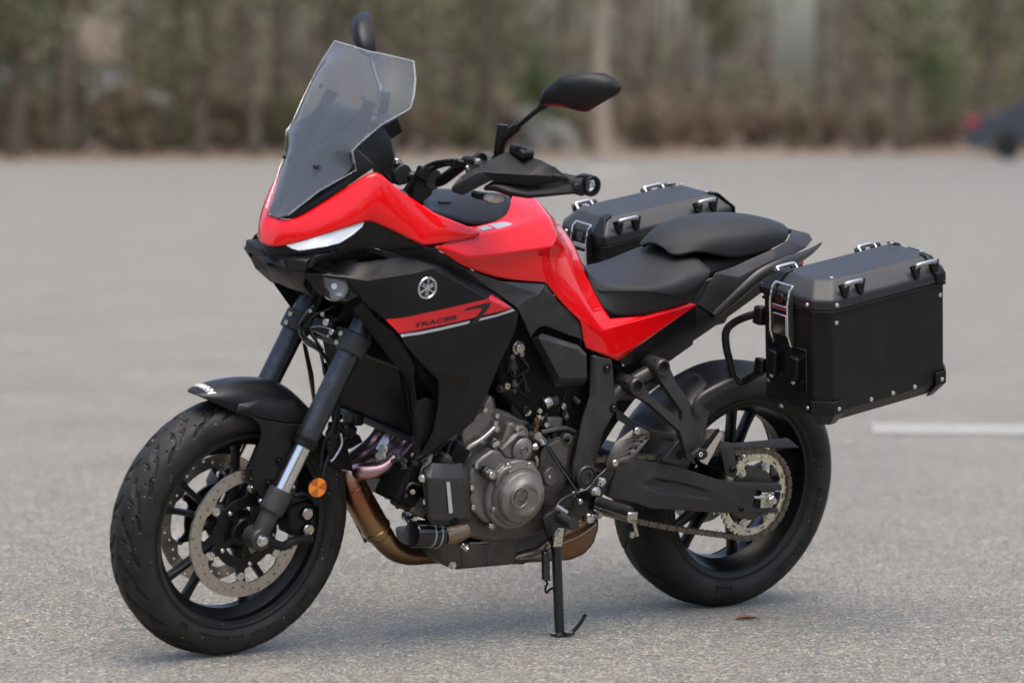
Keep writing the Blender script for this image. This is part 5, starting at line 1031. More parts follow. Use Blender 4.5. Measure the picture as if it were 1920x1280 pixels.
# sprocket cover
scov = poly('sprocket_cover', dict(a=c('I', 820, 360, -.135), b=c('I', 860, 280, -.135), d=c('I', 960, 200, -.135), e=c('I', 1150, 190, -.130), f=c('I', 1140, 290, -.135), g=c('I', 1100, 560, -.135), h=c('I', 1060, 690, -.135), i=c('I', 985, 800, -.135), j=c('I', 985, 840, -.135), k=c('I', 940, 905, -.135), l=c('I', 780, 850, -.135), m=c('I', 800, 720, -.140), n=c('I', 850, 700, -.142), o=c('I', 800, 540, -.138), p=c('I', 910, 290, -.148), q=c('I', 1010, 240, -.148), r=c('I', 1100, 300, -.146), s=c('I', 1040, 640, -.146), t=c('I', 950, 760, -.150), u=c('I', 850, 740, -.152)),
     [('a', 'b', 'p', 'o'), ('b', 'd', 'q', 'p'), ('d', 'e', 'f', 'r', 'q'), ('f', 'g', 's', 'r'), ('g', 'h', 's'), ('h', 'i', 't', 's'), ('i', 'j', 't'), ('j', 'k', 't'), ('k', 'l', 'u', 't'), ('l', 'm', 'u'), ('m', 'n', 'o', 'u'), ('o', 'p', 'q', 'r', 's', 't', 'u')], 'engdark', bike, .01, False, .003, seg=3)
lathe('cover_boss', c('I', 900, 590, -.148), LEFT, [(.0230, 0), (.0230, .010), (.021, .013), (0, .013)], 'engdark', scov, 36); bolt(c('I', 908, 605, -.161), .0045, scov, 'zinc', 'dome')
lathe('bolt_boss', c('I', 1070, 225, -.140), LEFT, [(.015, -.02), (.015, .008), (.012, .01), (0, .01)], 'engdark', scov, 24); bolt(c('I', 1078, 236, -.151), .007, scov, 'satin')
box('actuator_box', c('G', 1035, 800, -.125), .045, .03, .026, 'engdark', bike, Matrix.Rotation(rad(4), 3, 'Y'), wd=.005); bolt(c('G', 980, 832, -.142), .006, bike); bolt(c('G', 910, 752, -.140), .0055, bike); bolt(c('G', 912, 692, -.135), .0065, bike)
lathe('brass_fitting', c('G', 880, 830, -.13), V((0, 0, 1)), [(.008, -.02), (.009, -.018), (.009, .014), (.006, .018), (0, .018)], 'brass', bike, 16)
tube('coolant_pipe', cs('G', (930, 905, -.14), (1040, 880, -.14), (1160, 865, -.135), (1260, 900, -.12)), .006, 'engdark', bike, seg=12)
tube('breather_pipe', cs('G', (900, 930, -.145), (960, 1000, -.145), (860, 940, -.15)), .008, 'steel', bike, seg=12)
lathe('speed_sensor', c('I', 775, 190, -.150), LEFT, [(.010, -.02), (.011, .0), (.010, .008), (0, .009)], 'steel', bike, 18); lathe('neutral_switch', c('I', 760, 305, -.150), LEFT, [(.010, -.02), (.010, .004), (.006, .008), (0, .008)], 'steel', bike, 6)
tube('gear_shaft', cs('I', (800, 230, -.155), (830, 250, -.158), (850, 285, -.162)), .006, 'steel', bike, seg=10)
tube('clutch_cable', cs('I', (770, 395, -.148), (782, 440, -.150), (775, 500, -.145)), .005, 'steel', bike, seg=10)
# starter motor, idle valve and other hardware above the cases
sm = lathe('starter_motor', c('G', 770, 625, -.115), LEFT, [(.0405, -.12), (.0405, -.004), (.0395, .000), (.036, .003), (.032, .003), (.031, .001), (0, .001)], 'satin', bike, 44)
lathe('motor_band', c('G', 770, 625, -.115), LEFT, [(.0415, -.03), (.0415, -.022)], 'forkblack', sm, 44)
bolt(c('G', 798, 708, -.119), .007, sm, 'zinc', 'hex'); lathe('motor_terminal', c('G', 770, 680, -.117), LEFT, [(.011, 0), (.011, .006), (.008, .008), (0, .008)], 'satin', sm, 20); bolt(c('G', 800, 482, -.118), .0045, sm, 'forkblack')
me = flat_shape([[(.026*cos(t), .030*sin(t)) for t in [rad(12*k) for k in range(30)]], circ2(.004, 12, .012, -.014)], .006, .001); side_mesh(me, R(c('G', 745, 350, -.095))); finish(me, 'gold'); obj('throttle_wheel', me, bike)
lathe('mount_bush', c('G', 662, 310, -.125), LEFT, [(.0135, -.03), (.0135, 0), (.012, .003), (.009, .003), (.0085, 0), (0, 0)], 'satin', bike, 28); bolt(c('G', 668, 312, -.126), .0065, bike, 'forkblack', 'dome')
tube('mount_arm', cs('G', (620, 130, -.12), (640, 200, -.122), (660, 280, -.124)), .012, 'casting', bike, seg=14, flat=.6); tube('mount_arm', cs('G', (560, 250, -.11), (570, 330, -.112), (560, 400, -.114)), .010, 'casting', bike, seg=14, flat=.6)
bolt(c('G', 705, 60, -.125), .0125, bike, 'steel', 'hex'); bolt(c('G', 735, 125, -.125), .006, bike, 'steel'); bolt(c('G', 583, 442, -.125), .0085, bike, 'steel'); lathe('pipe_union', c('G', 545, 470, -.115), V((-1, -.2, 0)), [(.010, -.02), (.010, .01), (.007, .014), (0, .014)], 'casting', bike, 18)
bolt(c('G', 1155, 648, -.125), .009, bike, 'steel', 'dome'); bolt(c('G', 685, 862, -.145), .0065, bike)
for pts, r_ in ((cs('G', (1180, 470, -.12), (1150, 600, -.12), (1090, 700, -.12)), .004), (cs('G', (950, 440, -.11), (1020, 560, -.115), (1050, 640, -.12)), .006), (cs('G', (860, 250, -.10), (900, 400, -.10), (880, 560, -.105)), .007), (cs('G', (1500, 900, -.15), (1460, 1060, -.15), (1380, 1280, -.15)), .004)):
    tube('hose', pts, r_, 'satin', bike, seg=10)
lathe('hose_clip', c('G', 985, 610, -.122), V((1, 0, .4)), [(.014, -.01), (.015, -.008), (.015, .008), (.014, .01)], 'steel', bike, 20)
lathe('coolant_hose_end', c('G', 1010, 600, -.12), V((1, -.2, .1)), [(.012, -.02), (.013, .02), (0, .02)], 'casting', bike, 20)
# rows of small fasteners and brackets along the cylinder seam
for (x, y) in ((365, 680), (485, 740), (470, 815), (475, 870), (455, 990), (460, 1030)): bolt(c('G', x, y, -.128), .0065, bike, 'zinc')
tube('water_pipe', cs('G', (170, 1090, -.13), (230, 1040, -.132), (320, 985, -.134), (400, 920, -.134), (460, 860, -.132)), .0065, 'steel', bike, seg=12)
# oil cooler cover
oc = poly('oil_cooler_cover', dict(a=c('H', 1010, 462, -.165), b=c('H', 1130, 470, -.175), d=c('H', 1220, 478, -.175), e=c('H', 1310, 462, -.172), f=c('H', 1370, 530, -.165), g=c('H', 1380, 600, -.178), h=c('H', 1405, 1040, -.178), i=c('H', 1370, 1080, -.165), j=c('H', 1290, 1085, -.170), k=c('H', 1275, 1030, -.182), l=c('H', 1190, 1090, -.170), m=c('H', 1000, 1085, -.168), n=c('H', 965, 1030, -.165), o=c('H', 900, 600, -.160), p=c('H', 925, 520, -.160), q=c('H', 965, 610, -.180), r=c('H', 1010, 620, -.186), s=c('H', 1130, 630, -.188), t=c('H', 1340, 620, -.186), u=c('H', 1370, 1020, -.186), v=c('H', 1010, 1040, -.184), w=c('H', 985, 1020, -.180)),
     [('a', 'b', 's', 'r'), ('b', 'd', 'e', 't', 's'), ('e', 'f', 'g', 't'), ('a', 'r', 'q', 'p'), ('p', 'q', 'w', 'n', 'o'), ('q', 'r', 'v', 'w'), ('r', 's', 't', 'u', 'k', 'v'), ('t', 'g', 'h', 'u'), ('u', 'h', 'i', 'j', 'k'), ('v', 'k', 'l', 'm'), ('w', 'v', 'm', 'n')], 'frame', bike, .004, False, .004, seg=3)
plate('warning_label', cs('H', (1157, 658, -.1895), (1192, 656, -.1895), (1222, 962, -.1895), (1185, 972, -.1895)), 'silverprint', oc, .0006, 0)
plate('cooler_core', cs('H', (920, 520, -.14), (1340, 500, -.14), (1390, 1040, -.14), (1000, 1060, -.14)), 'dark', oc, .04, .002)
plate('cover_side_plate', cs('H', (900, 590, -.162), (925, 520, -.162), (1005, 462, -.162), (1030, 380, -.155), (985, 385, -.155), (960, 470, -.158), (910, 530, -.160)), 'engine', oc, .006, .001)
bolt(c('H', 920, 620, -.166), .007, oc, 'zinc', 'hex', V((-1, -.8, 0))); lathe('cover_opening', c('H', 1235, 1050, -.1835), V((-.1, -1, -.2)), [(.011, 0), (.011, .001), (0, .001)], 'dark', oc, 20)
of_ = lathe('oil_filter', c('H', 820, 1175, -.13), V((-1, 0, .06)), [(.0335, -.075), (.034, -.074), (.034, -.058), (.0318, -.056), (.0318, -.002), (.0295, .002), (0, .002)], 'gloss', bike, 44)
lathe('filter_stripe', R(c('H', 820, 1175, -.13))+V((.045, 0, -.003)), V((-1, 0, .06)), [(.0324, -.0015), (.0324, .0015)], 'silverprint', of_, 44, closed=False); lathe('filter_stripe', R(c('H', 820, 1175, -.13))+V((.062, 0, -.004)), V((-1, 0, .06)), [(.0346, -.0012), (.0346, .0012)], 'silverprint', of_, 44)
tube('coolant_elbow', [R(c('H', 1120, 1195, -.13)), R(c('H', 1200, 1180, -.13)), R(c('H', 1340, 1130, -.128))], [.026, .026, .022], 'muffler', bike, seg=24)
# cylinder head front hardware
for (x, y, sx, sz, m_) in ((850, 560, .05, .06, 'engdark'), (780, 620, .05, .09, 'dark'), (700, 640, .05, .10, 'dark'), (830, 720, .06, .09, 'dark'), (800, 850, .05, .05, 'engdark'), (1080, 410, .04, .03, 'engdark'), (1180, 360, .05, .05, 'dark')):
    box('engine_casting', c('H', x, y, -.10), sx, .09, sz, m_, bike, Matrix.Rotation(rad(25), 3, 'Y'), wd=.008)
for (x, y, yb, r_) in ((520, 330, -.05, .009), (500, 400, -.05, .010), (540, 640, -.05, .009), (535, 740, -.05, .011), (570, 790, -.05, .008), (755, 1000, -.06, .009), (735, 480, -.08, .006), (870, 610, -.10, .005), (745, 745, -.10, .006), (1360, 355, -.12, .006)): bolt(c('H', x, y, yb), r_, bike, 'zinc' if r_ > .007 else 'forkblack', 'hex', V((-.8, -.6, .2)))
tube('dipstick_pipe', cs('H', (655, 770, -.06), (760, 830, -.07), (860, 890, -.08), (870, 980, -.09)), .008, 'engine', bike, seg=14)
for pts, r_ in ((cs('H', (990, 400, -.12), (1070, 330, -.12), (1150, 260, -.12)), .006), (cs('H', (1170, 440, -.13), (1165, 360, -.13), (1200, 260, -.12)), .007), (cs('H', (1250, 430, -.13), (1270, 340, -.13), (1262, 250, -.12)), .009)): tube('hose', pts, r_, 'satin', bike, seg=12)
box('gasket_bracket', c('H', 560, 270, -.03), .02, .03, .05, 'steel', bike, Matrix.Rotation(rad(30), 3, 'Y'), wd=.003)
box('cylinder_flange', c('H', 620, 640, -.05), .018, .10, .070, 'engdark', bike, Matrix.Rotation(rad(10), 3, 'Y'), wd=.004)
# ---- exhaust
ex = tube('exhaust_header', cs('H', (560, 60, .055), (520, 150, .055), (460, 240, .053), (370, 330, .050), (280, 400, .045), (190, 470, .030), (150, 560, .015)), .0205, 'heat', bike, seg=28)
ex2 = tube('exhaust_header', cs('H', (800, 240, -.055), (740, 300, -.058), (670, 390, -.060), (590, 480, -.060), (500, 530, -.055), (400, 548, -.045), (300, 552, -.030), (240, 565, -.010)), .0200, 'heat', bike, seg=28)
co_ = tube('collector_pipe', cs('H', (165, 520, .005), (180, 600, .0), (250, 760, 0), (350, 940, 0), (440, 1100, 0), (480, 1180, 0)), [.026, .031, .034, .034, .034, .031], 'heat', bike, seg=32)
lathe('pipe_weld', c('H', 450, 1120, 0), R(c('H', 450, 1120, 0))-R(c('H', 350, 940, 0)), [(.034, -.004), (.0365, -.002), (.0365, .002), (.034, .004)], 'heat', co_, 32)
lathe('pipe_weld', c('H', 215, 690, 0), R(c('H', 350, 940, 0))-R(c('H', 215, 690, 0)), [(.032, -.003), (.0345, -.0015), (.0345, .0015), (.032, .003)], 'heat', co_, 32)
tube('exhaust_pipe', cs('J', (130, 400, 0), (190, 480, 0), (260, 535, 0), (360, 562, 0), (480, 558, 0), (620, 552, 0), (900, 560, 0), (1200, 560, .0)), [.030, .0265, .025, .0235, .0225, .0225, .0225, .0225], 'heat', bike, seg=28)
tube('heat_shield_edge', cs('H', (110, 790, .035), (230, 960, .035), (370, 1240, .035)), .010, 'gloss', bike, seg=12, flat=.4)
plate('muffler', cs('J', (1100, 640, -.075), (1150, 560, -.08), (1340, 505, -.09), (1480, 400, -.095), (1600, 320, -.095), (1700, 285, -.095), (1790, 275, -.09), (1785, 380, -.09), (1745, 490, -.085), (1670, 570, -.08), (1560, 612, -.075)), 'muffler', bike, .17, .022)
tube('muffler_seam', cs('J', (1170, 590, -.088), (1330, 560, -.098), (1500, 470, -.102), (1620, 420, -.100), (1750, 330, -.096)), .004, 'muffler', bike, seg=8)
# ---- lower inner mudflap and shrouds seen behind the fork
poly('fork_shield', dict(a=c('H', 0, 60, -.09), b=c('H', 90, 60, -.08), d=c('H', 170, 290, -.07), e=c('H', 240, 560, -.06), f=c('H', 60, 520, -.07), g=c('H', -20, 470, -.09)), [('a', 'b', 'd', 'e', 'f', 'g')], 'satin', bike, .01, False, .004)
tube('hose', cs('H', (100, 170, -.08), (110, 280, -.085), (40, 410, -.09), (0, 450, -.09)), .0025, 'silverprint', bike, seg=8)
for (x, y, sx) in ((60, 120, .03), (140, 130, .03), (190, 150, .025), (30, 170, .03)): box('hose_joint', c('H', x, y, -.03), sx, .03, .03, 'satin', bike, Matrix.Rotation(rad(x), 3, 'Y'), wd=.008)
plate('horn', cs('H', (140, 250, -.02), (270, 175, -.02), (300, 200, -.02), (330, 260, -.02), (190, 340, -.02)), 'satin', bike, .03, .004)
# right-hand frame sliver seen between the forks
poly('radiator_side_guard', dict(a=c('X', 520, 400, .10), b=c('X', 560, 440, .09), d=c('X', 620, 700, .07), e=c('X', 640, 950, .06), f=c('X', 615, 940, .08), g=c('X', 570, 660, .09)), [('a', 'b', 'd', 'e', 'f', 'g')], 'satin', bike, .004, False, .002)

# small hardware crowding the front of the engine
rnd = random.Random(3)
for k in range(34):
    x, y = rnd.uniform(745, 800), rnd.uniform(845, 985); yb = rnd.uniform(-.155, -.10)
    if k % 3 == 0: lathe('pipe_stub', (x, y, yb), V((rnd.uniform(-1, .2), -.8, rnd.uniform(-.5, .5))), [(.004, -.02), (.0055, -.018), (.0055, .006), (.004, .008), (0, .008)], rnd.choice(('engine', 'engdark', 'satin')), bike, 12)
    elif k % 3 == 1: bolt((x, y, yb-.005), rnd.uniform(.0035, .006), bike, rnd.choice(('zinc', 'forkblack', 'steel')), 'hex', V((rnd.uniform(-1, 0), -1, rnd.uniform(-.3, .3))))
    else: tube('wire', [(x, y, yb), (x+rnd.uniform(-18, 22), y+rnd.uniform(-20, 20), yb-.006), (x+rnd.uniform(5, 40), y+rnd.uniform(-35, 35), yb)], rnd.uniform(.0018, .0035), rnd.choice(('satin', 'gloss', 'engdark')), bike, seg=7)
for k in range(26):
    x, y = rnd.uniform(955, 1085), rnd.uniform(650, 830)
    if (x-984)**2+(y-757)**2 < 900 or (x > 1000 and y < 730): continue
    if k % 2: tube('wire', [(x, y, -.125), (x+rnd.uniform(-12, 20), y+rnd.uniform(10, 30), -.132), (x+rnd.uniform(-10, 30), y+rnd.uniform(30, 60), -.125)], rnd.uniform(.002, .004), rnd.choice(('satin', 'gloss')), bike, seg=7)
    else: lathe('connector', (x, y, -.128), V((rnd.uniform(-1, 1), -.6, rnd.uniform(-1, 1))), [(.005, -.012), (.007, -.01), (.007, .008), (.004, .01), (0, .01)], rnd.choice(('satin', 'engdark', 'casting')), bike, 10)
# ---- handlebars, hand guards, mirrors (turn with the fork)
def S_(o): steer(o); return o
bar = S_(tube('handlebar', [V((.30, .18, 1.10)), (792, 342, .02), (745, 322, -.005), (775, 335, -.05), (815, 342, -.085), (850, 325, -.125), (880, 300, -.165), (905, 303, -.205), (960, 315, -.27), (1020, 330, -.33), (1095, 345, -.395)], .0125, 'satin', bike, 1, seg=18)); bpy.data.objects.remove(bar)
def barpts(sg):
    P = [R(p, 1) for p in ((748, 325, -.02), (790, 336, -.055), (822, 340, -.085), (850, 322, -.125), (875, 302, -.165), (910, 308, -.21), (1000, 327, -.305), (1092, 346, -.40))]
    return [V((p.x, p.y*sg, p.z)) for p in P]
L_ = barpts(1); Rr_ = barpts(-1)
bar = S_(tube('handlebar', [L_[4], L_[3], L_[2], L_[1], L_[0], V((L_[0].x, 0, L_[0].z)), Rr_[0], Rr_[1], Rr_[2], Rr_[3], Rr_[4]], .0130, 'satin', bike, 0, seg=18))
def grip(sg):
    P = barpts(sg)
    o = S_(tube('grip', P[5:], .0165, 'rubber', bike, seg=18)); return o
grip(1); grip(-1)
S_(tube('bar_tube', L_[4:7], .013, 'satin', bike)); S_(tube('bar_tube', Rr_[4:7], .013, 'satin', bike))
for (x, y, yb) in ((1545, 350, -.03), (1850, 400, -.075)):
    o = S_(lathe('bar_clamp', R(c('B', x, y, yb), 1), V((0, 1, 0)), [(.022, -.014), (.024, -.012), (.024, .012), (.022, .014)], 'casting', bike, 28)); mirror_copy(o)
o = S_(plate('bar_riser', cs('B', (1440, 300, -.03), (1510, 210, -.03), (1600, 280, -.03), (1560, 480, -.03), (1420, 400, -.03)), 'casting', bike, .03, .004, s=1)); mirror_copy(o)
o = S_(plate('switch_bracket', cs('F', (330, 600, -.085), (380, 440, -.085), (460, 420, -.085), (520, 530, -.085), (500, 580, -.085), (400, 655, -.085)), 'plastic', bike, .02, .004, s=1))
o = S_(bolt(R(c('B', 1510, 228, -.03), 1), .008, bike, 'zinc', 'hex', V((0, 0, 1))))
for pts in (cs('F', (270, 540, -.07), (330, 450, -.075), (400, 370, -.085), (500, 310, -.10), (620, 285, -.13), (700, 285, -.15), (790, 300, -.17)), cs('F', (295, 560, -.07), (350, 470, -.078), (430, 400, -.09), (520, 345, -.105), (640, 310, -.135), (760, 320, -.16), (800, 340, -.17))):
    S_(tube('cable', pts, .0052, 'satin', bike, 1, seg=12))
S_(box('cable_tie', c('F', 420, 390, -.088), .028, .022, .030, 'satin', bike, Matrix.Rotation(rad(20), 3, 'Y'), s=1, wd=.004)); S_(box('cable_tie', c('F', 700, 300, -.152), .018, .014, .020, 'satin', bike, s=1, wd=.003))
sg_ = S_(poly('switch_housing', dict(a=c('F', 770, 350, -.175), b=c('F', 800, 280, -.18), d=c('F', 880, 200, -.185), e=c('F', 920, 185, -.19), f=c('F', 1050, 188, -.21), g=c('F', 1090, 210, -.22), h=c('F', 1000, 260, -.22), i=c('F', 900, 330, -.205), j=c('F', 830, 380, -.195)), [('a', 'b', 'd', 'e', 'f', 'g', 'h', 'i', 'j')], 'plastic', bike, .035, False, .006, 1)); mirror_copy(sg_)
S_(lathe('lever_pivot', c('F', 925, 275, -.224), LEFT, [(.016, 0), (.016, .002), (0, .003)], 'dark', bike, 24, s=1)); S_(bolt(R(c('F', 900, 292, -.226), 1), .0075, bike, 'zinc', 'hex')); S_(bolt(R(c('F', 810, 345, -.20), 1), .006, bike, 'zinc', 'dome'))
o = S_(poly('hand_guard', dict(a=c('F', 670, 505, -.225), b=c('F', 672, 545, -.225), d=c('F', 765, 576, -.244), e=c('F', 1010, 455, -.277), f=c('F', 1350, 502, -.340), g=c('F', 1680, 452, -.390), h=c('F', 1675, 430, -.390), i=c('F', 1560, 340, -.370), j=c('F', 1440, 272, -.328), k=c('F', 1200, 195, -.262), l=c('F', 1140, 198, -.252), m=c('F', 900, 320, -.226), n=c('F', 745, 410, -.222), p=c('F', 920, 372, -.256), q=c('F', 1350, 405, -.350), r=c('F', 1450, 290, -.338), t=c('F', 760, 440, -.230)),
     [('a', 't', 'p', 'd', 'b'), ('a', 'n', 't'), ('n', 'm', 'p', 't'), ('p', 'e', 'd'), ('m', 'l', 'k', 'j', 'r', 'q', 'p'), ('p', 'q', 'f', 'e'), ('q', 'r', 'i', 'h'), ('q', 'h', 'g', 'f'), ('r', 'j', 'i')], 'plastic', bike, .006, False, .005, 1, seg=3)); mirror_copy(o)
o = S_(poly('guard_stay', dict(a=c('F', 940, 500, -.262), b=c('F', 1020, 448, -.262), d=c('F', 1360, 482, -.326), e=c('F', 1690, 432, -.385), f=c('F', 1760, 405, -.400), g=c('F', 1850, 400, -.408), h=c('F', 1875, 500, -.412), i=c('F', 1800, 590, -.408), j=c('F', 1720, 560, -.402), k=c('F', 1330, 578, -.345), l=c('F', 1150, 545, -.310), m=c('F', 1040, 510, -.285)),
     [('a', 'b', 'd', 'l', 'm'), ('d', 'k', 'l'), ('d', 'e', 'j', 'k'), ('e', 'f', 'g', 'h', 'i', 'j')], 'plastic', bike, .014, False, .004, 1)); mirror_copy(o)
o = S_(lathe('bar_end', c('F', 1845, 490, -.396), V((.04, -1, .02)), [(.020, -.03), (.0235, -.02), (.0240, .012), (.0225, .016), (.0155, .016), (.0150, .012), (0, .012)], 'satin', bike, 32, s=1)); mirror_copy(o)
o = S_(lathe('bar_end_bolt', c('F', 1853, 492, -.4085), V((.04, -1, .02)), [(.0135, 0), (.0135, .003), (.011, .004), (.0095, .003), (.009, -.001), (.005, -.001), (.0045, .004), (0, .004)], 'chrome', bike, 28, s=1))
S_(bolt(R(c('F', 1745, 498, -.408), 1), .0075, bike, 'forkblack', 'dome'))
sw_ = S_(box('switch_cluster', R(c('F', 1270, 205, -.285), 1), .032, .055, .018, 'plastic', bike, Matrix.Rotation(rad(10), 3, 'X'), wd=.004)); 
for (x, y) in ((1240, 165), (1290, 178), (1345, 200)): box('switch_button', R(c('F', x, y, -.288), 1), .011, .012, .007, 'plastic', sw_, wd=.002)
o = S_(tube('brake_lever', cs('F', (930, 300, -.225), (1100, 330, -.27), (1400, 380, -.34), (1600, 420, -.38)), .006, 'satin', bike, 1, seg=12)); mirror_copy(o)
def mirror_():
    P = [(1020, 188), (1024, 178), (1029, 168), (1046, 155), (1065, 141.6), (1079, 138), (1102, 137), (1125, 136.8), (1138, 143), (1149, 151), (1158, 164), (1155, 171), (1149, 178), (1122, 193), (1094, 210), (1080, 207), (1065, 203), (1040, 201), (1024, 199), (1020, 195)]
    yb = lambda x: -.325-(x-1020)/138*.152
    O = [U(x, y, yb(x), 1) for x, y in P]; n_ = len(O); ctr = sum(O, V((0, 0, 0)))/n_
    vs, fs = [], []; lay = [(1.0, .012), (1.0, 0), (.97, -.014), (.88, -.026), (.66, -.038), (.32, -.045)]
    for (sc, dx) in lay:
        for p in O: q = ctr+(p-ctr)*sc; vs.append(q+V((dx, 0, 0)))
    for i in range(len(lay)-1):
        for k in range(n_): fs.append((i*n_+k, i*n_+(k+1) % n_, (i+1)*n_+(k+1) % n_, (i+1)*n_+k))
    fs.append(tuple(range((len(lay)-1)*n_, len(lay)*n_)))
    vs.append(ctr+V((.008, 0, 0)))
    for k in range(n_): fs.append((k, len(vs)-1, (k+1) % n_))
    bm = bmesh.new(); b_ = [bm.verts.new(v_) for v_ in vs]; [bm.faces.new([b_[i] for i in f_]) for f_ in fs]; bmesh.ops.recalc_face_normals(bm, faces=bm.faces)
    o = S_(bm_obj('mirror', bm, 'plastic', bike, 50))
    vs = [ctr+(p-ctr)*.93+V((.0125, 0, 0)) for p in O]; py_obj('mirror_glass', vs, [tuple(range(n_))], 'chrome', o)
    tube('mirror_arm', [(1024, 192, -.325), (1010, 205, -.315), (995, 217, -.295), (968, 240, -.258)], [.013, .0062, .0058, .0058], 'satin', o, 1, seg=14)
    tube('arm_sleeve', [(972, 236, -.262), (948, 256, -.235), (942, 266, -.226)], .0105, 'satin', o, 1, seg=16)
    lathe('arm_clamp', (939, 262, -.222), V((.02, 0, 1)), [(.0115, -.032), (.0125, -.030), (.0125, .030), (.0115, .034), (0, .034)], 'satin', o, 20, s=1)
    tube('mirror_stem', [(938, 285, -.222), (937, 265, -.222)], .008, 'satin', o, 1, seg=14)
    return mirror_copy(o)
mirror_()
ind = S_(lathe('turn_signal', c('F', 1035, 600, -.255), V((-.55, -1, 0)), [(0, -.012), (.018, -.010), (.026, 0), (.0275, .003)], 'satin', bike, 28, s=1))
def squash(o, ctr, f_):
    for v_ in o.data.vertices: v_.co.z = ctr.z+(v_.co.z-ctr.z)*f_
ctr = R(c('F', 1035, 600, -.255), 1); squash(ind, ctr, .44)
l2 = lathe('signal_lens', c('F', 1035, 600, -.258), V((-.55, -1, 0)), [(.0255, 0), (.024, .007), (.018, .012), (.008, .0145), (0, .015)], 'lens', ind, 28, s=1); squash(l2, ctr, .42)
l3 = lathe('signal_reflector', c('F', 1035, 600, -.257), V((-.55, -1, 0)), [(.0245, 0.001), (.01, .004), (0, .006)], 'steel', ind, 28, s=1); squash(l3, ctr, .42)
tube('signal_stem', cs('F', (860, 565, -.215), (900, 580, -.23), (960, 590, -.245)), .0085, 'satin', ind, 1, seg=12)
mirror_copy(ind)
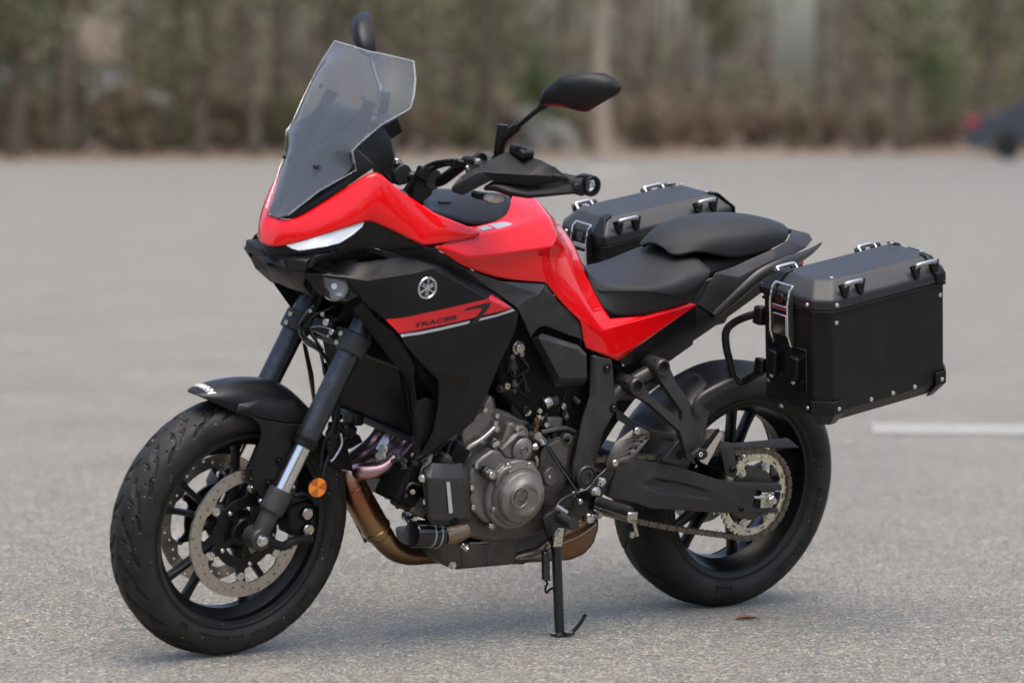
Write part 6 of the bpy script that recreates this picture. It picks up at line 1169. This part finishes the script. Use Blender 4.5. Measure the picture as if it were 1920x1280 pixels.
# ------------------------------------------------------------------ the two aluminium panniers
TILT = rad(10.4)
def pannier(sgn, label):
    root = bpy.data.objects.new('pannier', None); COL.objects.link(root); root.empty_display_size = .1
    o0 = V((1.290, -.410, .606)); Rt = Matrix.Rotation(-TILT, 4, 'Y')
    if sgn < 0: o0.y = -o0.y
    loc = MB @ Matrix.Translation(o0) @ Rt; root.matrix_world = loc
    tag(root, label, 'pannier', 'aluminium panniers on the motorcycle')
    # local box: x 0..L backwards, y outward = -1*sgn, z up
    Lx, Wy, Hb = .414, .208, .258; ch = .036; sy = -sgn
    def pr(x0, x1, y0, y1, cf, cb, z):      # chamfered plan outline; outer side chamfered front and rear
        return [V((x0, y0*sy, z)), V((x0, (y1-cf)*sy, z)), V((x0+cf*.85, y1*sy, z)), V((x1-cf*.85, y1*sy, z)), V((x1, (y1-cf)*sy, z)), V((x1, y0*sy, z))]
    def stack(name, layers, m, bw=.003, parent=root):
        n_ = len(layers[0]); vs = [p for l in layers for p in l]; fs = []
        for i in range(len(layers)-1):
            for k in range(n_): fs.append((i*n_+k, i*n_+(k+1) % n_, (i+1)*n_+(k+1) % n_, (i+1)*n_+k))
        fs.append(tuple(reversed(range(n_)))); fs.append(tuple(range((len(layers)-1)*n_, len(layers)*n_)))
        bm = bmesh.new(); b_ = [bm.verts.new(v_) for v_ in vs]; [bm.faces.new([b_[i] for i in f_]) for f_ in fs]; bmesh.ops.recalc_face_normals(bm, faces=bm.faces)
        o = bm_obj(name, bm, m, parent, 25); bev(o, bw, 3, 20); return o
    W0, W1 = -Wy/2, Wy/2
    body = stack('case_body', [pr(.030, Lx-.030, W0, W1-.030, .03, .03, -.022), pr(0, Lx, W0, W1, ch, ch, .012), pr(0, Lx, W0, W1, ch, ch, Hb)], 'pannier')
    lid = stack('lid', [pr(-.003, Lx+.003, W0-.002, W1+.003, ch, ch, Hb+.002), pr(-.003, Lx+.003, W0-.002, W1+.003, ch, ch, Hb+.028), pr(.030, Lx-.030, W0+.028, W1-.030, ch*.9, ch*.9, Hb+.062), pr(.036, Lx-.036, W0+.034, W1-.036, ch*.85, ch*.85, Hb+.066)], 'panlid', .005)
    rim_ = stack('lid_rim', [pr(-.0045, Lx+.0045, W0-.0035, W1+.0045, ch, ch, Hb-.003), pr(-.0045, Lx+.0045, W0-.0035, W1+.0045, ch, ch, Hb+.003)], 'satin', .001, lid)
    # corner armour, top and bottom
    def armour(x_, top):
        front = x_ == 0; sx = 1 if front else -1; X = lambda d: (d if front else Lx-d)
        if top: z0, z1 = Hb+.012, Hb+.028
        else: z0, z1 = -.002, .040
        e = .0055; P0 = [V((X(-e), (W1-ch-.030)*sy, 0)), V((X(-e), (W1-ch)*sy, 0)), V((X(ch*.85-.002), (W1+e)*sy, 0)), V((X(ch*.85+.030), (W1+e)*sy, 0))]
        if top: return
        L0 = [p+V((0, 0, z1)) for p in P0]; L1 = [p+V((0, 0, .010)) for p in P0]
        L2 = [V((X(.028), (W1-ch-.030)*sy, -.026)), V((X(.028), (W1-ch-.008)*sy, -.026)), V((X(ch*.85+.012), (W1-.028)*sy, -.026)), V((X(ch*.85+.030), (W1-.028)*sy, -.026))]
        vs = L0+L1+L2; fs = [(i*4+k, i*4+k+1, (i+1)*4+k+1, (i+1)*4+k) for i in range(2) for k in range(3)]
        me = bpy.data.meshes.new('corner_guard'); me.from_pydata([tuple(v_) for v_ in vs], [], fs); me.update()
        if sum(p_.normal.dot(V((-sx, sy, 0)))*p_.area for p_ in me.polygons) < 0: me.flip_normals()
        finish(me, 'satin', 25); o = obj('corner_guard', me, root); md = o.modifiers.new('solid', 'SOLIDIFY'); md.thickness = .004; md.offset = 0; bev(o, .0012)
    armour(0, False); armour(1, False)
    def strap(x0, y0, nx):      # folded reinforcement over a lid corner
        pass
    # lid corner straps: inner front and outer rear, as folded metal
    for (xa, ya) in ((.012, W0+.012), (Lx-.012, W1-.02), (Lx-.012, W0+.012)):
        fr_x = xa < .1; X = lambda d: (d if fr_x else Lx-d); inner = ya < 0
        if inner:
            A = [V((X(-.0075), (W0+.045)*sy, Hb+.012)), V((X(-.0075), (W0+.045)*sy, Hb+.028)), V((X(.026), (W0+.052)*sy, Hb+.0645)), V((X(.045), (W0+.056)*sy, Hb+.069))]
            B_ = [V((X(-.0075), (W0-.006)*sy, Hb+.012)), V((X(-.0075), (W0-.006)*sy, Hb+.028)), V((X(.022), (W0+.024)*sy, Hb+.064)), V((X(.048), (W0+.030)*sy, Hb+.069))]
        else:
            A = [V((X(.060), (W1+.0075)*sy, Hb+.008)), V((X(.060), (W1+.0075)*sy, Hb+.028)), V((X(.062), (W1-.026)*sy, Hb+.0655)), V((X(.066), (W1-.045)*sy, Hb+.069))]
            B_ = [V((X(.030), (W1+.0075)*sy, Hb+.008)), V((X(.030), (W1+.0075)*sy, Hb+.028)), V((X(.046), (W1-.024)*sy, Hb+.0655)), V((X(.050), (W1-.045)*sy, Hb+.069))]
        me = bpy.data.meshes.new('corner_strap'); me.from_pydata([tuple(v_) for v_ in A+B_], [], [(i, i+1, 5+i, 4+i) for i in range(3)]); me.update(); finish(me, 'satin', 25)
        o = obj('corner_strap', me, lid); md = o.modifiers.new('solid', 'SOLIDIFY'); md.thickness = .004; md.offset = 0; bev(o, .0012)
    def rivet(x, y, z, ax, parent=body, r_=.0058): return bolt(V((x, y*sy, z)), r_, parent, 'zinc', 'dome', V((ax.x, ax.y*sy, ax.z)), name='rivet')
    yo = W1; out_ = V((0, 1, 0)); fx = V((-1, 0, 0))
    for x in (ch*.85+.012, Lx-ch*.85-.010):
        rivet(x, yo+.003, Hb+.015, out_, lid); rivet(x, yo, Hb-.028, out_); rivet(x, yo+.006, .020, out_)
    for x in (.150, .220, .290): rivet(x, yo, .018, out_)
    rivet(-.003, W1-ch-.014, Hb+.014, fx, lid); rivet(-.006, W0+.018, Hb+.016, fx, lid); rivet(-.006, W1-ch-.014, .020, fx); rivet(0, W0+.055, -.0, fx); rivet(0, W0+.012, .055, fx)
    rivet(.070, W1-.046, Hb+.0665, V((0, 0, 1)), lid); rivet(Lx-.045, W0+.045, Hb+.0695, V((0, 0, 1)), lid); rivet(Lx-.045, W1-.06, Hb+.0695, V((0, 0, 1)), lid)
    # carrying loops on the bevelled shoulders
    def loop(x0, x1, inner):
        yy = (W0+.010 if inner else W1-.010); n_ = V((0, -1 if inner else 1, .75)); zz = Hb+.046
        lp = tube('carry_loop', [V((x0, yy*sy, zz)), V((x0, (yy+(-.012 if inner else .012))*sy, zz+.012)), V((x0+.006, (yy+(-.015 if inner else .015))*sy, zz+.016)), V((x1-.006, (yy+(-.015 if inner else .015))*sy, zz+.016)), V((x1, (yy+(-.012 if inner else .012))*sy, zz+.012)), V((x1, yy*sy, zz))], .0058, 'aluminium', lid, 0, smooth=5, seg=14)
        for x in (x0, x1):
            vs = [V((x-.016, (yy+(-.004 if inner else .004))*sy, zz+.012)), V((x+.016, (yy+(-.004 if inner else .004))*sy, zz+.012)), V((x+.004, (yy+(-.009 if inner else .009))*sy, zz-.022)), V((x-.004, (yy+(-.009 if inner else .009))*sy, zz-.022))]
            ex_ = V((0, (-1 if inner else 1)*sy, .6)).normalized()*.009; vs2 = [v_+ex_ for v_ in vs]
            py_obj('loop_foot', vs+vs2, [(3, 2, 1, 0), (4, 5, 6, 7), (0, 1, 5, 4), (1, 2, 6, 5), (2, 3, 7, 6), (3, 0, 4, 7)], 'satin', lid, 30)
    loop(.070, .118, False); loop(Lx-.118, Lx-.060, False); loop(.045, .100, True); loop(Lx-.110, Lx-.060, True)
    # over-centre latch on the front face, twin on the rear
    for fr_x in (True, False):
        X = (lambda d: -d) if fr_x else (lambda d: Lx+d); yc = (W0+.080)
        lt_ = py_obj('latch', *boxg(V((X(.010), yc*sy, Hb-.012)), .014, .046, .062), 'satin', root, 30); bev(lt_, .003)
        for s_ in (-1, 1):
            P = [V((X(.004), (yc+s_*.029)*sy, Hb+.050)), V((X(.016), (yc+s_*.029)*sy, Hb+.040)), V((X(.024), (yc+s_*.029)*sy, Hb+.008)), V((X(.024), (yc+s_*.029)*sy, Hb-.066)), V((X(.014), (yc+s_*.029)*sy, Hb-.096)), V((X(.006), (yc+s_*.029)*sy, Hb-.098)), V((X(.006), (yc+s_*.029)*sy, Hb+.040))]
            n_ = len(P); Q2 = [p+V((0, .004*s_*sy, 0)) for p in P]; bm = bmesh.new(); a = [bm.verts.new(p) for p in P]; b2 = [bm.verts.new(p) for p in Q2]; bm.faces.new(a); bm.faces.new(list(reversed(b2)))
            for i in range(n_): bm.faces.new((a[i], b2[i], b2[(i+1) % n_], a[(i+1) % n_]))
            bmesh.ops.recalc_face_normals(bm, faces=bm.faces); w__ = bm_obj('latch_cheek', bm, 'aluminium', lt_, 30); bev(w__, .0012)
            tube('latch_edge', [P[0]+V((0, s_*.002*sy, 0)), P[1]+V((0, s_*.002*sy, 0)), P[2]+V((0, s_*.002*sy, 0)), P[3]+V((0, s_*.002*sy, 0)), P[4]+V((0, s_*.002*sy, 0))], .0026, 'chrome', lt_, 0, smooth=0, seg=8)
        vs, fs = boxg(V((X(.020), yc*sy, Hb-.045)), .006, .050, .052); w__ = py_obj('latch_button', vs, fs, 'chrome', lt_, 30); bev(w__, .006, 3)
        vs, fs = boxg(V((X(.021), yc*sy, Hb-.004)), .005, .054, .012); w__ = py_obj('latch_bar', vs, fs, 'aluminium', lt_, 30); bev(w__, .002)
        tube('latch_top', [V((X(.006), (yc-.030)*sy, Hb+.050)), V((X(.006), (yc+.030)*sy, Hb+.050))], .0028, 'chrome', lt_, 0, seg=8)
        lathe('lock_barrel', V((X(.017), yc*sy, Hb+.018)), V((-1 if fr_x else 1, 0, 0)), [(.012, 0), (.012, .004), (.010, .005), (0, .004)], 'gloss', lt_, 24)
    # plate with two knobs low on the front face
    vs, fs = boxg(V((-.0015, (W0+.084)*sy, .108)), .005, .138, .105); o = py_obj('mount_plate', vs, fs, 'gloss', root, 30); bev(o, .0015)
    for (yk_, zk) in ((W0+.045, .112), (W0+.122, .112)):
        vs, fs = boxg(V((-.012, yk_*sy, zk)), .020, .030, .058, Matrix.Rotation(rad(8), 3, 'X')); k_ = py_obj('knob', vs, fs, 'satin', o, 30); bev(k_, .005, 3)
        bolt(V((-.016, (yk_-.004)*sy, zk-.036)), .006, o, 'zinc', 'dome', V((-1, 0, 0)))
    return root
pannier(1, 'black aluminium pannier nearest the camera, on the left side of the motorcycle')
pannier(-1, 'black aluminium pannier behind the seats, on the far side of the motorcycle')
# ------------------------------------------------------------------ beyond the lot: wood edge, parked cars, a fallen leaf
random.seed(7)
M['bark'] = mat('bark', (.085, .066, .048), .9, bump=.8, bscale=8, var=.05, vscale=1.5, col2=(.19, .165, .13))
M['palebark'] = mat('pale_bark', (.24, .20, .16), .9, bump=.8, bscale=8, var=.05, vscale=1.2, col2=(.33, .28, .22))
M['twig'] = mat('twig_buds', (.135, .102, .066), .9, var=.05, vscale=.6, col2=(.22, .18, .12))
M['olive'] = mat('olive_leaves', (.105, .112, .052), .8, var=.05, vscale=.5, col2=(.18, .175, .11))
M['green'] = mat('green_leaves', (.085, .125, .040), .8, var=.05, vscale=.5, col2=(.085, .125, .035))
M['russet'] = mat('russet_leaves', (.13, .094, .068), .9, var=.05, vscale=.6, col2=(.17, .10, .06))
M['wallpaint'] = mat('pale_siding', (.55, .56, .58), .7, bump=.2, bscale=30)
M['whitecar'] = mat('white_car_paint', (.70, .71, .73), .25, coat=1)
M['carglass'] = mat('car_glass', (.02, .025, .03), .05, coat=.5)
M['taillight'] = mat('tail_light', (.26, .012, .03), .2, coat=1)
def clump(vs, fs, n, cx, cy, cz, rx, ry, rz, s0, s1, rnd):
    for _ in range(n):
        u = V((rnd.gauss(0, 1), rnd.gauss(0, 1), rnd.gauss(0, 1))).normalized()*(rnd.random()**.4)
        p = V((cx+u.x*rx, cy+u.y*ry, cz+u.z*rz)); s_ = rnd.uniform(s0, s1)
        a = V((rnd.gauss(0, 1), rnd.gauss(0, 1), rnd.gauss(0, 1))).normalized(); b_ = a.cross(V((rnd.gauss(0, 1), rnd.gauss(0, 1), rnd.gauss(0, 1)))).normalized()
        k = len(vs); vs += [p-a*s_, p+b_*s_*.5, p+a*s_, p-b_*s_*.5]; fs.append((k, k+1, k+2, k+3))
def tree_meshes(seed, H, r0, nleaf, leafm, low, bark='bark'):
    rnd = random.Random(seed); lean = rnd.uniform(-.03, .03); P = [V((lean*z+.12*sin(z*.7+seed), .1*sin(z*.5+seed*2), z)) for z in [H*k/9 for k in range(10)]]
    vs, fs = tube_geo(P, [r0*(1-.085*k)*(1.25 if k == 0 else 1) for k in range(10)], 9)
    ends = []
    for k in range(14):
        z = rnd.uniform(low, H*.95); a = rnd.uniform(0, 2*pi); L = rnd.uniform(1.2, 3.2)*(1.1-z/H*.6); b0 = P[min(9, int(z/H*9))].copy(); b0.z = z
        Q = [b0, b0+V((cos(a)*L*.5, sin(a)*L*.5, L*.35)), b0+V((cos(a)*L, sin(a)*L, L*.95))]; v2, f2 = tube_geo(Q, [r0*.32, r0*.2, r0*.06], 5); fs += [tuple(i+len(vs) for i in f_) for f_ in f2]; vs += v2; ends.append(Q[2]); ends.append(Q[1])
    me = bpy.data.meshes.new('trunk'); me.from_pydata([tuple(v_) for v_ in vs], [], fs); me.update(); finish(me, bark, 60)
    vs, fs = [], []
    for e_ in ends: clump(vs, fs, nleaf//len(ends), e_.x, e_.y, e_.z, 1.3, 1.3, 1.0, .05, .16, rnd)
    mc = bpy.data.meshes.new('crown'); mc.from_pydata([tuple(v_) for v_ in vs], [], fs); mc.update(); mc.materials.append(M[leafm]); return me, mc
TM = [tree_meshes(1, 15, .20, 1700, 'twig', 3.5), tree_meshes(2, 17, .26, 1700, 'twig', 4.5), tree_meshes(3, 13, .14, 1500, 'olive', 2.0), tree_meshes(4, 16, .22, 2600, 'olive', 1.5), tree_meshes(5, 12, .12, 1300, 'twig', 2.5)]
pale = tree_meshes(9, 16, .30, 1500, 'twig', 5.5, 'palebark'); grn = tree_meshes(11, 9, .15, 5200, 'green', .8); ever = tree_meshes(12, 13, .22, 9000, 'olive', .6)
def plant_tree(ms, x, y, label, group=None, sc=1, rz=0, cat='tree', name='tree'):
    r = bpy.data.objects.new(name, None); COL.objects.link(r); r.location = (x, y, 0); r.rotation_euler.z = rz; r.scale = (sc, sc, sc); r.empty_display_size = .5
    tag(r, label, cat, group)
    for nm, me in zip(('trunk', 'crown'), ms): o = bpy.data.objects.new(nm, me); COL.objects.link(o); o.parent = r
    return r
def edge_pt(px, extra):     # a spot beyond the lot's edge along the direction of a pixel column
    d = ray(px, 300); d.z = 0; t = (E0-V((0, 0, 0))).dot(en)/d.dot(en); t += extra/d.normalized().dot(en)/d.length; return V((d.x*t, d.y*t, 0))
q = edge_pt(1126, 1.5); plant_tree(pale, q.x, q.y, 'thick pale straight trunk rising from the verge just right of the mirror', None, 1.0)
q = edge_pt(1535, 12); plant_tree(TM[1], q.x, q.y, 'dark upright trunk left of the green bush near the parked car', None, 1.25, 1)
q = edge_pt(1690, 5); plant_tree(TM[3], q.x, q.y, 'broad dark trunk just right of the bright green bush', None, 1.3, 2)
q = edge_pt(700, 4); plant_tree(TM[1], q.x, q.y, 'thick brown trunk behind the tall windscreen', None, 1.4, .5)
spots = []
HOLES = ((1415, 1575), (190, 300), (550, 650), (1255, 1345), (940, 1030), (0, 80))
rnd = random.Random(21)
for i in range(52):
    px_ = -260+2440*((i+.5)/52)+rnd.uniform(-30, 30); ex_ = rnd.choice((2, 5, 9, 14, 20, 28, 38)); spots.append((px_, ex_))
for i, (px_, ex_) in enumerate(spots):
    if abs(px_-1126) < 40 or (ex_ > 4 and any(a_-15 < px_ < b_+15 for a_, b_ in HOLES)): continue
    q = edge_pt(px_, ex_+rnd.uniform(-1, 1)); plant_tree(TM[rnd.randrange(5)], q.x, q.y, 'bare spring tree in the blurred wood beyond the lot', 'bare trees at the edge of the wood', rnd.uniform(.8, 1.2), rnd.uniform(0, 6))
for px_, ex_, sc_, lb in ((1745, 9, .62, 'bright green bushy tree left of the parked dark car'), (20, 8, .8, 'green tree at the far left of the wood edge'), (1010, 5, .35, 'low green bush behind the left mirror stem')):
    q = edge_pt(px_, ex_); plant_tree(grn, q.x, q.y, lb, None, sc_, px_)
for px_, ex_, sc_ in ((110, 16, .8), (330, 26, .9), (-120, 12, .9), (880, 22, .85), (1330, 30, .8), (2000, 14, .9), (1840, 22, .9)):
    q = edge_pt(px_, ex_); plant_tree(ever, q.x, q.y, 'dense olive tree inside the blurred wood', 'dense olive trees in the wood', sc_, px_)
# shrubs along the verge
def shrub_mesh(seed, leafm, n=1500, h=1.6):
    rnd2 = random.Random(seed); vs, fs = [], []
    for _ in range(14):
        a = rnd2.uniform(0, 2*pi); l_ = rnd2.uniform(.3, 1.0); tip = V((cos(a)*l_, sin(a)*l_*.8, h*rnd2.uniform(.55, 1))); v2, f2 = tube_geo([V((0, 0, 0)), tip*.5+V((0, 0, .1)), tip], [.025, .015, .006], 4); fs += [tuple(i+len(vs) for i in f_) for f_ in f2]; vs += v2
    me = bpy.data.meshes.new('stem'); me.from_pydata([tuple(v_) for v_ in vs], [], fs); me.update(); me.materials.append(M['bark'])
    vs, fs = [], []
    for _ in range(9): clump(vs, fs, n//9, rnd2.uniform(-.8, .8), rnd2.uniform(-.6, .6), rnd2.uniform(.3, h*.8), .5, .5, .4, .04, .10, rnd2)
    mc = bpy.data.meshes.new('foliage'); mc.from_pydata([tuple(v_) for v_ in vs], [], fs); mc.update(); mc.materials.append(M[leafm]); return me, mc
SM = [shrub_mesh(1, 'russet'), shrub_mesh(2, 'twig'), shrub_mesh(3, 'olive'), shrub_mesh(4, 'russet', 1200, 1.2)]
for i in range(64):
    px_ = -220+2340*(i+.5)/64+rnd.uniform(-20, 20); k = rnd.randrange(4) if px_ < 1150 else rnd.choice((0, 0, 1, 3)); q = edge_pt(px_, rnd.uniform(4, 14))
    if 1790 < px_ < 1960: q = edge_pt(px_, 14)
    r = plant_tree(SM[k], q.x, q.y, 'low leafless shrub on the brown verge', 'shrubs along the verge', rnd.uniform(.7, 1.3), rnd.uniform(0, 6), 'shrub', 'shrub')
    for ch in r.children: ch.name = 'stem' if ch.name.startswith('trunk') else 'foliage'
M['blossom'] = mat('white_blossom', (.55, .55, .52), .8)
bl = shrub_mesh(8, 'blossom', 1300, 1.8)
for px_, ex_, sc_, lb in ((988, 6, .85, 'white flowering shrub just left of the pale trunk, taller of the two'), (1040, 4, .6, 'white flowering shrub close beside the pale trunk, lower of the two'), (262, 10, 1.0, 'white flowering shrub on the left of the verge')):
    q = edge_pt(px_, ex_); r = plant_tree(bl, q.x, q.y, lb, None, sc_, px_, 'shrub', 'shrub')
    for ch in r.children: ch.name = 'stem' if ch.name.startswith('trunk') else 'foliage'
# the far wood behind, read as one mass
vs, fs = [], []
rnd2 = random.Random(5)
for i in range(420):
    px_ = rnd2.uniform(-350, 2270); px_ += 130*(1445 < px_ < 1545); ex_ = rnd2.uniform(42, 95); q = edge_pt(px_, ex_); hgt = rnd2.uniform(8, 17); r_ = rnd2.uniform(.08, .24); lx = rnd2.uniform(-.5, .5)
    v2, f2 = tube_geo([q, q+V((lx*.5, 0, hgt*.5)), q+V((lx, 0, hgt))], [r_, r_*.7, r_*.3], 5); fs += [tuple(k+len(vs) for k in f_) for f_ in f2]; vs += v2
tag(py_obj('far_tree_stems', vs, fs, 'bark', None, 60), 'mass of thin trunks deep in the wood', kind='stuff', cat='wood')
vs, fs = [], []; vo2, fo2 = [], []
for i in range(900):
    px_ = rnd2.uniform(-350, 2270); ex_ = rnd2.uniform(38, 100); q = edge_pt(px_, ex_); z = rnd2.random()**1.5*13
    hole = (z > 3.4 and any(a_ < px_ < b_ for a_, b_ in HOLES)) or (z > 5 and rnd2.random() < .35)
    if hole: continue
    tv, tf = (vs, fs) if rnd2.random() < .55 else (vo2, fo2); clump(tv, tf, 90, q.x, q.y, z, 2.4, 2.0, 1.5, .16, .34, rnd2)
tag(py_obj('far_wood_twigs', vs, fs, 'twig', None, 60), 'brown haze of bare twigs deep in the wood', kind='stuff', cat='wood')
tag(py_obj('far_wood_leaves', vo2, fo2, 'olive', None, 60), 'olive leaves deep in the wood', kind='stuff', cat='wood')
# the wood's edge carries on to both sides beyond the frame
for i in range(44):
    px_ = (-1500+1240*(i/22)) if i < 22 else (2180+1500*((i-22)/22)); q = edge_pt(px_+rnd.uniform(-25, 25), rnd.choice((3, 8, 15))); plant_tree(TM[rnd.randrange(5)], q.x, q.y, 'bare spring tree in the blurred wood beyond the lot', 'bare trees at the edge of the wood', rnd.uniform(.8, 1.2), rnd.uniform(0, 6))
vs, fs = [], []
for i in range(560):
    px_ = rnd2.uniform(-1700, -300) if i % 2 else rnd2.uniform(2240, 3900); q = edge_pt(px_, rnd2.uniform(20, 60)); clump(vs, fs, 80, q.x, q.y, rnd2.random()**1.4*13, 3.4, 2.6, 1.8, .2, .42, rnd2)
tag(py_obj('far_wood_leaves', vs, fs, 'olive', None, 60), 'olive leaves of the wood to either side', kind='stuff', cat='wood')
# unseen wood added round the other sides to darken reflections in the bodywork
vs, fs = [], []; v3, f3 = [], []
for i in range(620):
    a = rad(rnd2.uniform(165, 375)); d_ = rnd2.uniform(46, 62); x, y = d_*cos(a)*1.2, d_*sin(a)*.85-4; z = rnd2.random()*13
    if abs(x) > 105: continue
    clump(vs, fs, 60, x, y, z, 2.6, 2.6, 1.6, .22, .5, rnd2)
    if i % 3 == 0:
        v2, f2 = tube_geo([V((x, y, -.01)), V((x+rnd2.uniform(-.4, .4), y, 7)), V((x+rnd2.uniform(-.6, .6), y, 15))], [.26, .18, .05], 6); f3 += [tuple(k+len(v3) for k in f_) for f_ in f2]; v3 += v2
tag(py_obj('unseen_wood_leaves', vs, fs, 'olive', None, 60), 'olive leaves of the unseen wood added round the lot for reflections', kind='stuff', cat='wood')
tag(py_obj('unseen_wood_stems', v3, f3, 'bark', None, 60), 'trunks of the unseen wood added round the lot for reflections', kind='stuff', cat='wood')
# a pale house glimpsed between the trunks, far left
q = edge_pt(70, 44); hs = bpy.data.objects.new('house', None); COL.objects.link(hs); hs.location = q; tag(hs, 'pale house glimpsed between the trunks at the far left', 'house')
hb = box('wall', V((0, 0, 1.6)), 7, 6, 3.2, 'wallpaint', hs, wd=0)
rf_ = py_obj('roof', [(-3.8, -3.3, 3.2), (3.8, -3.3, 3.2), (3.8, 3.3, 3.2), (-3.8, 3.3, 3.2), (-3.8, 0, 5), (3.8, 0, 5)], [(0, 1, 5, 4), (2, 3, 4, 5), (0, 4, 3), (1, 2, 5), (0, 3, 2, 1)], 'bark', hs)
for x in (-2.2, 0, 2.2):
    f_ = box('window', V((x, -3.02, 1.8)), .9, .08, 1.2, 'wallpaint', hs, wd=0); box('pane', V((x, -3.07, 1.8)), .75, .04, 1.05, 'carglass', f_, wd=0)
# cars
def car(name, q, rz, paint, label, sc=1):
    r = bpy.data.objects.new(name, None); COL.objects.link(r); r.location = (q.x, q.y, .006); r.rotation_euler.z = rz; r.scale = (sc, sc, sc); tag(r, label, 'car')
    # x runs from rear bumper (0) to front bumper (4.6)
    prof = [(.02, .42), (0, .62), (.04, .92), (.16, 1.00), (.62, 1.06), (1.35, 1.40), (1.75, 1.46), (2.45, 1.44), (3.15, 1.06), (4.1, .90), (4.52, .74), (4.60, .55), (4.56, .30), (4.2, .26), (4.14, .52), (3.98, .64), (3.76, .68), (3.54, .64), (3.38, .52), (3.32, .24), (1.32, .24), (1.26, .52), (1.10, .64), (.90, .68), (.68, .64), (.52, .52), (.46, .26), (.10, .28)]
    secs = [(-.90, .93, 0), (-.86, .985, 0), (-.60, 1.0, 1), (.60, 1.0, 1), (.86, .985, 0), (.90, .93, 0)]; vs, fs = [], []; n_ = len(prof)
    for (y, s_, top) in secs:
        for (x, z) in prof:
            yy = y; 
            if z > 1.03: yy = max(-.64, min(.64, y))
            vs.append((x, yy, z if z < .7 else .7+(z-.7)*s_))
    for i in range(len(secs)-1):
        for k in range(n_): fs.append((i*n_+k, i*n_+(k+1) % n_, (i+1)*n_+(k+1) % n_, (i+1)*n_+k))
    fs.append(tuple(range(n_))); fs.append(tuple(reversed(range((len(secs)-1)*n_, len(secs)*n_))))
    body = py_obj('body', vs, fs, paint, r, 40); bev(body, .03, 2, 40)
    for sg in (-1, 1):
        w_ = py_obj('side_window', [(.98, sg*.665, 1.07), (1.45, sg*.66, 1.37), (2.42, sg*.66, 1.38), (2.98, sg*.665, 1.08)], [(0, 1, 2, 3)] if sg > 0 else [(3, 2, 1, 0)], 'carglass', r)
        for x in (.90, 3.76):
            wh = lathe('wheel', V((x, sg*.78, .33)), V((0, sg, 0)), [(.20, -.10), (.33, -.09), (.335, .08), (.30, .10), (.22, .10), (.21, .07), (.05, .09), (0, .09)], 'rubber', r, 28)
            lathe('rim', V((x, sg*.86, .33)), V((0, sg, 0)), [(.20, 0), (.19, .02), (.06, .0), (0, .01)], 'satin', wh, 20)
        tl_ = box('tail_light', V((.10, sg*.76, .87)), .34, .30, .20, 'taillight', r, wd=.02); box('headlight', V((4.42, sg*.66, .70)), .22, .36, .14, 'lens', r, wd=.02)
    box('bumper', V((.03, 0, .42)), .14, 1.72, .20, paint, r, wd=.04); box('rear_window', V((.98, 0, 1.235)), .02, 1.16, .34, 'carglass', r, Matrix.Rotation(rad(65), 3, 'Y'), wd=0)
    box('number_plate', V((-.035, 0, .66)), .015, .50, .12, 'white', r, wd=.003)
    return r
q = GP(1812, 298.5); car('parked_car', q+V((.1, .2, 0)), rad(-9), 'carpaint', 'black car cut off by the right edge of the picture, tail light towards the lot', 1.38)
q = edge_pt(205, 19); car('parked_car', q, rad(12), 'whitecar', 'white car parked between the trees on the left, right one of the two', .85)
q = edge_pt(35, 24); car('parked_car', q, rad(170), 'whitecar', 'white car parked among the trees at the far left edge', .85)
# one dry leaf lying on the asphalt behind the side stand
lp = GP(1402, 1162); lf = []
for k in range(9):
    t = k/8; w_ = .008*sin(pi*t)+.001; lf.append((V((-.030+.060*t, -w_, .004+.006*sin(pi*t))), V((-.030+.060*t, w_, .005+.008*sin(pi*t))), V((-.030+.060*t, 0, .002+.003*t))))
vs = [p for tr in lf for p in (tr[0], tr[2], tr[1])]; fs = [(3*i+j, 3*i+j+1, 3*i+j+4, 3*i+j+3) for i in range(8) for j in range(2)]
M['dryleaf'] = mat('dry_leaf', (.17, .075, .045), .8)
o = py_obj('leaf', vs, fs, 'dryleaf'); o.location = (lp.x, lp.y, 0); o.rotation_euler.z = rad(8); tag(o, 'small dry brown leaf lying on the asphalt below the rear wheel', 'leaf')
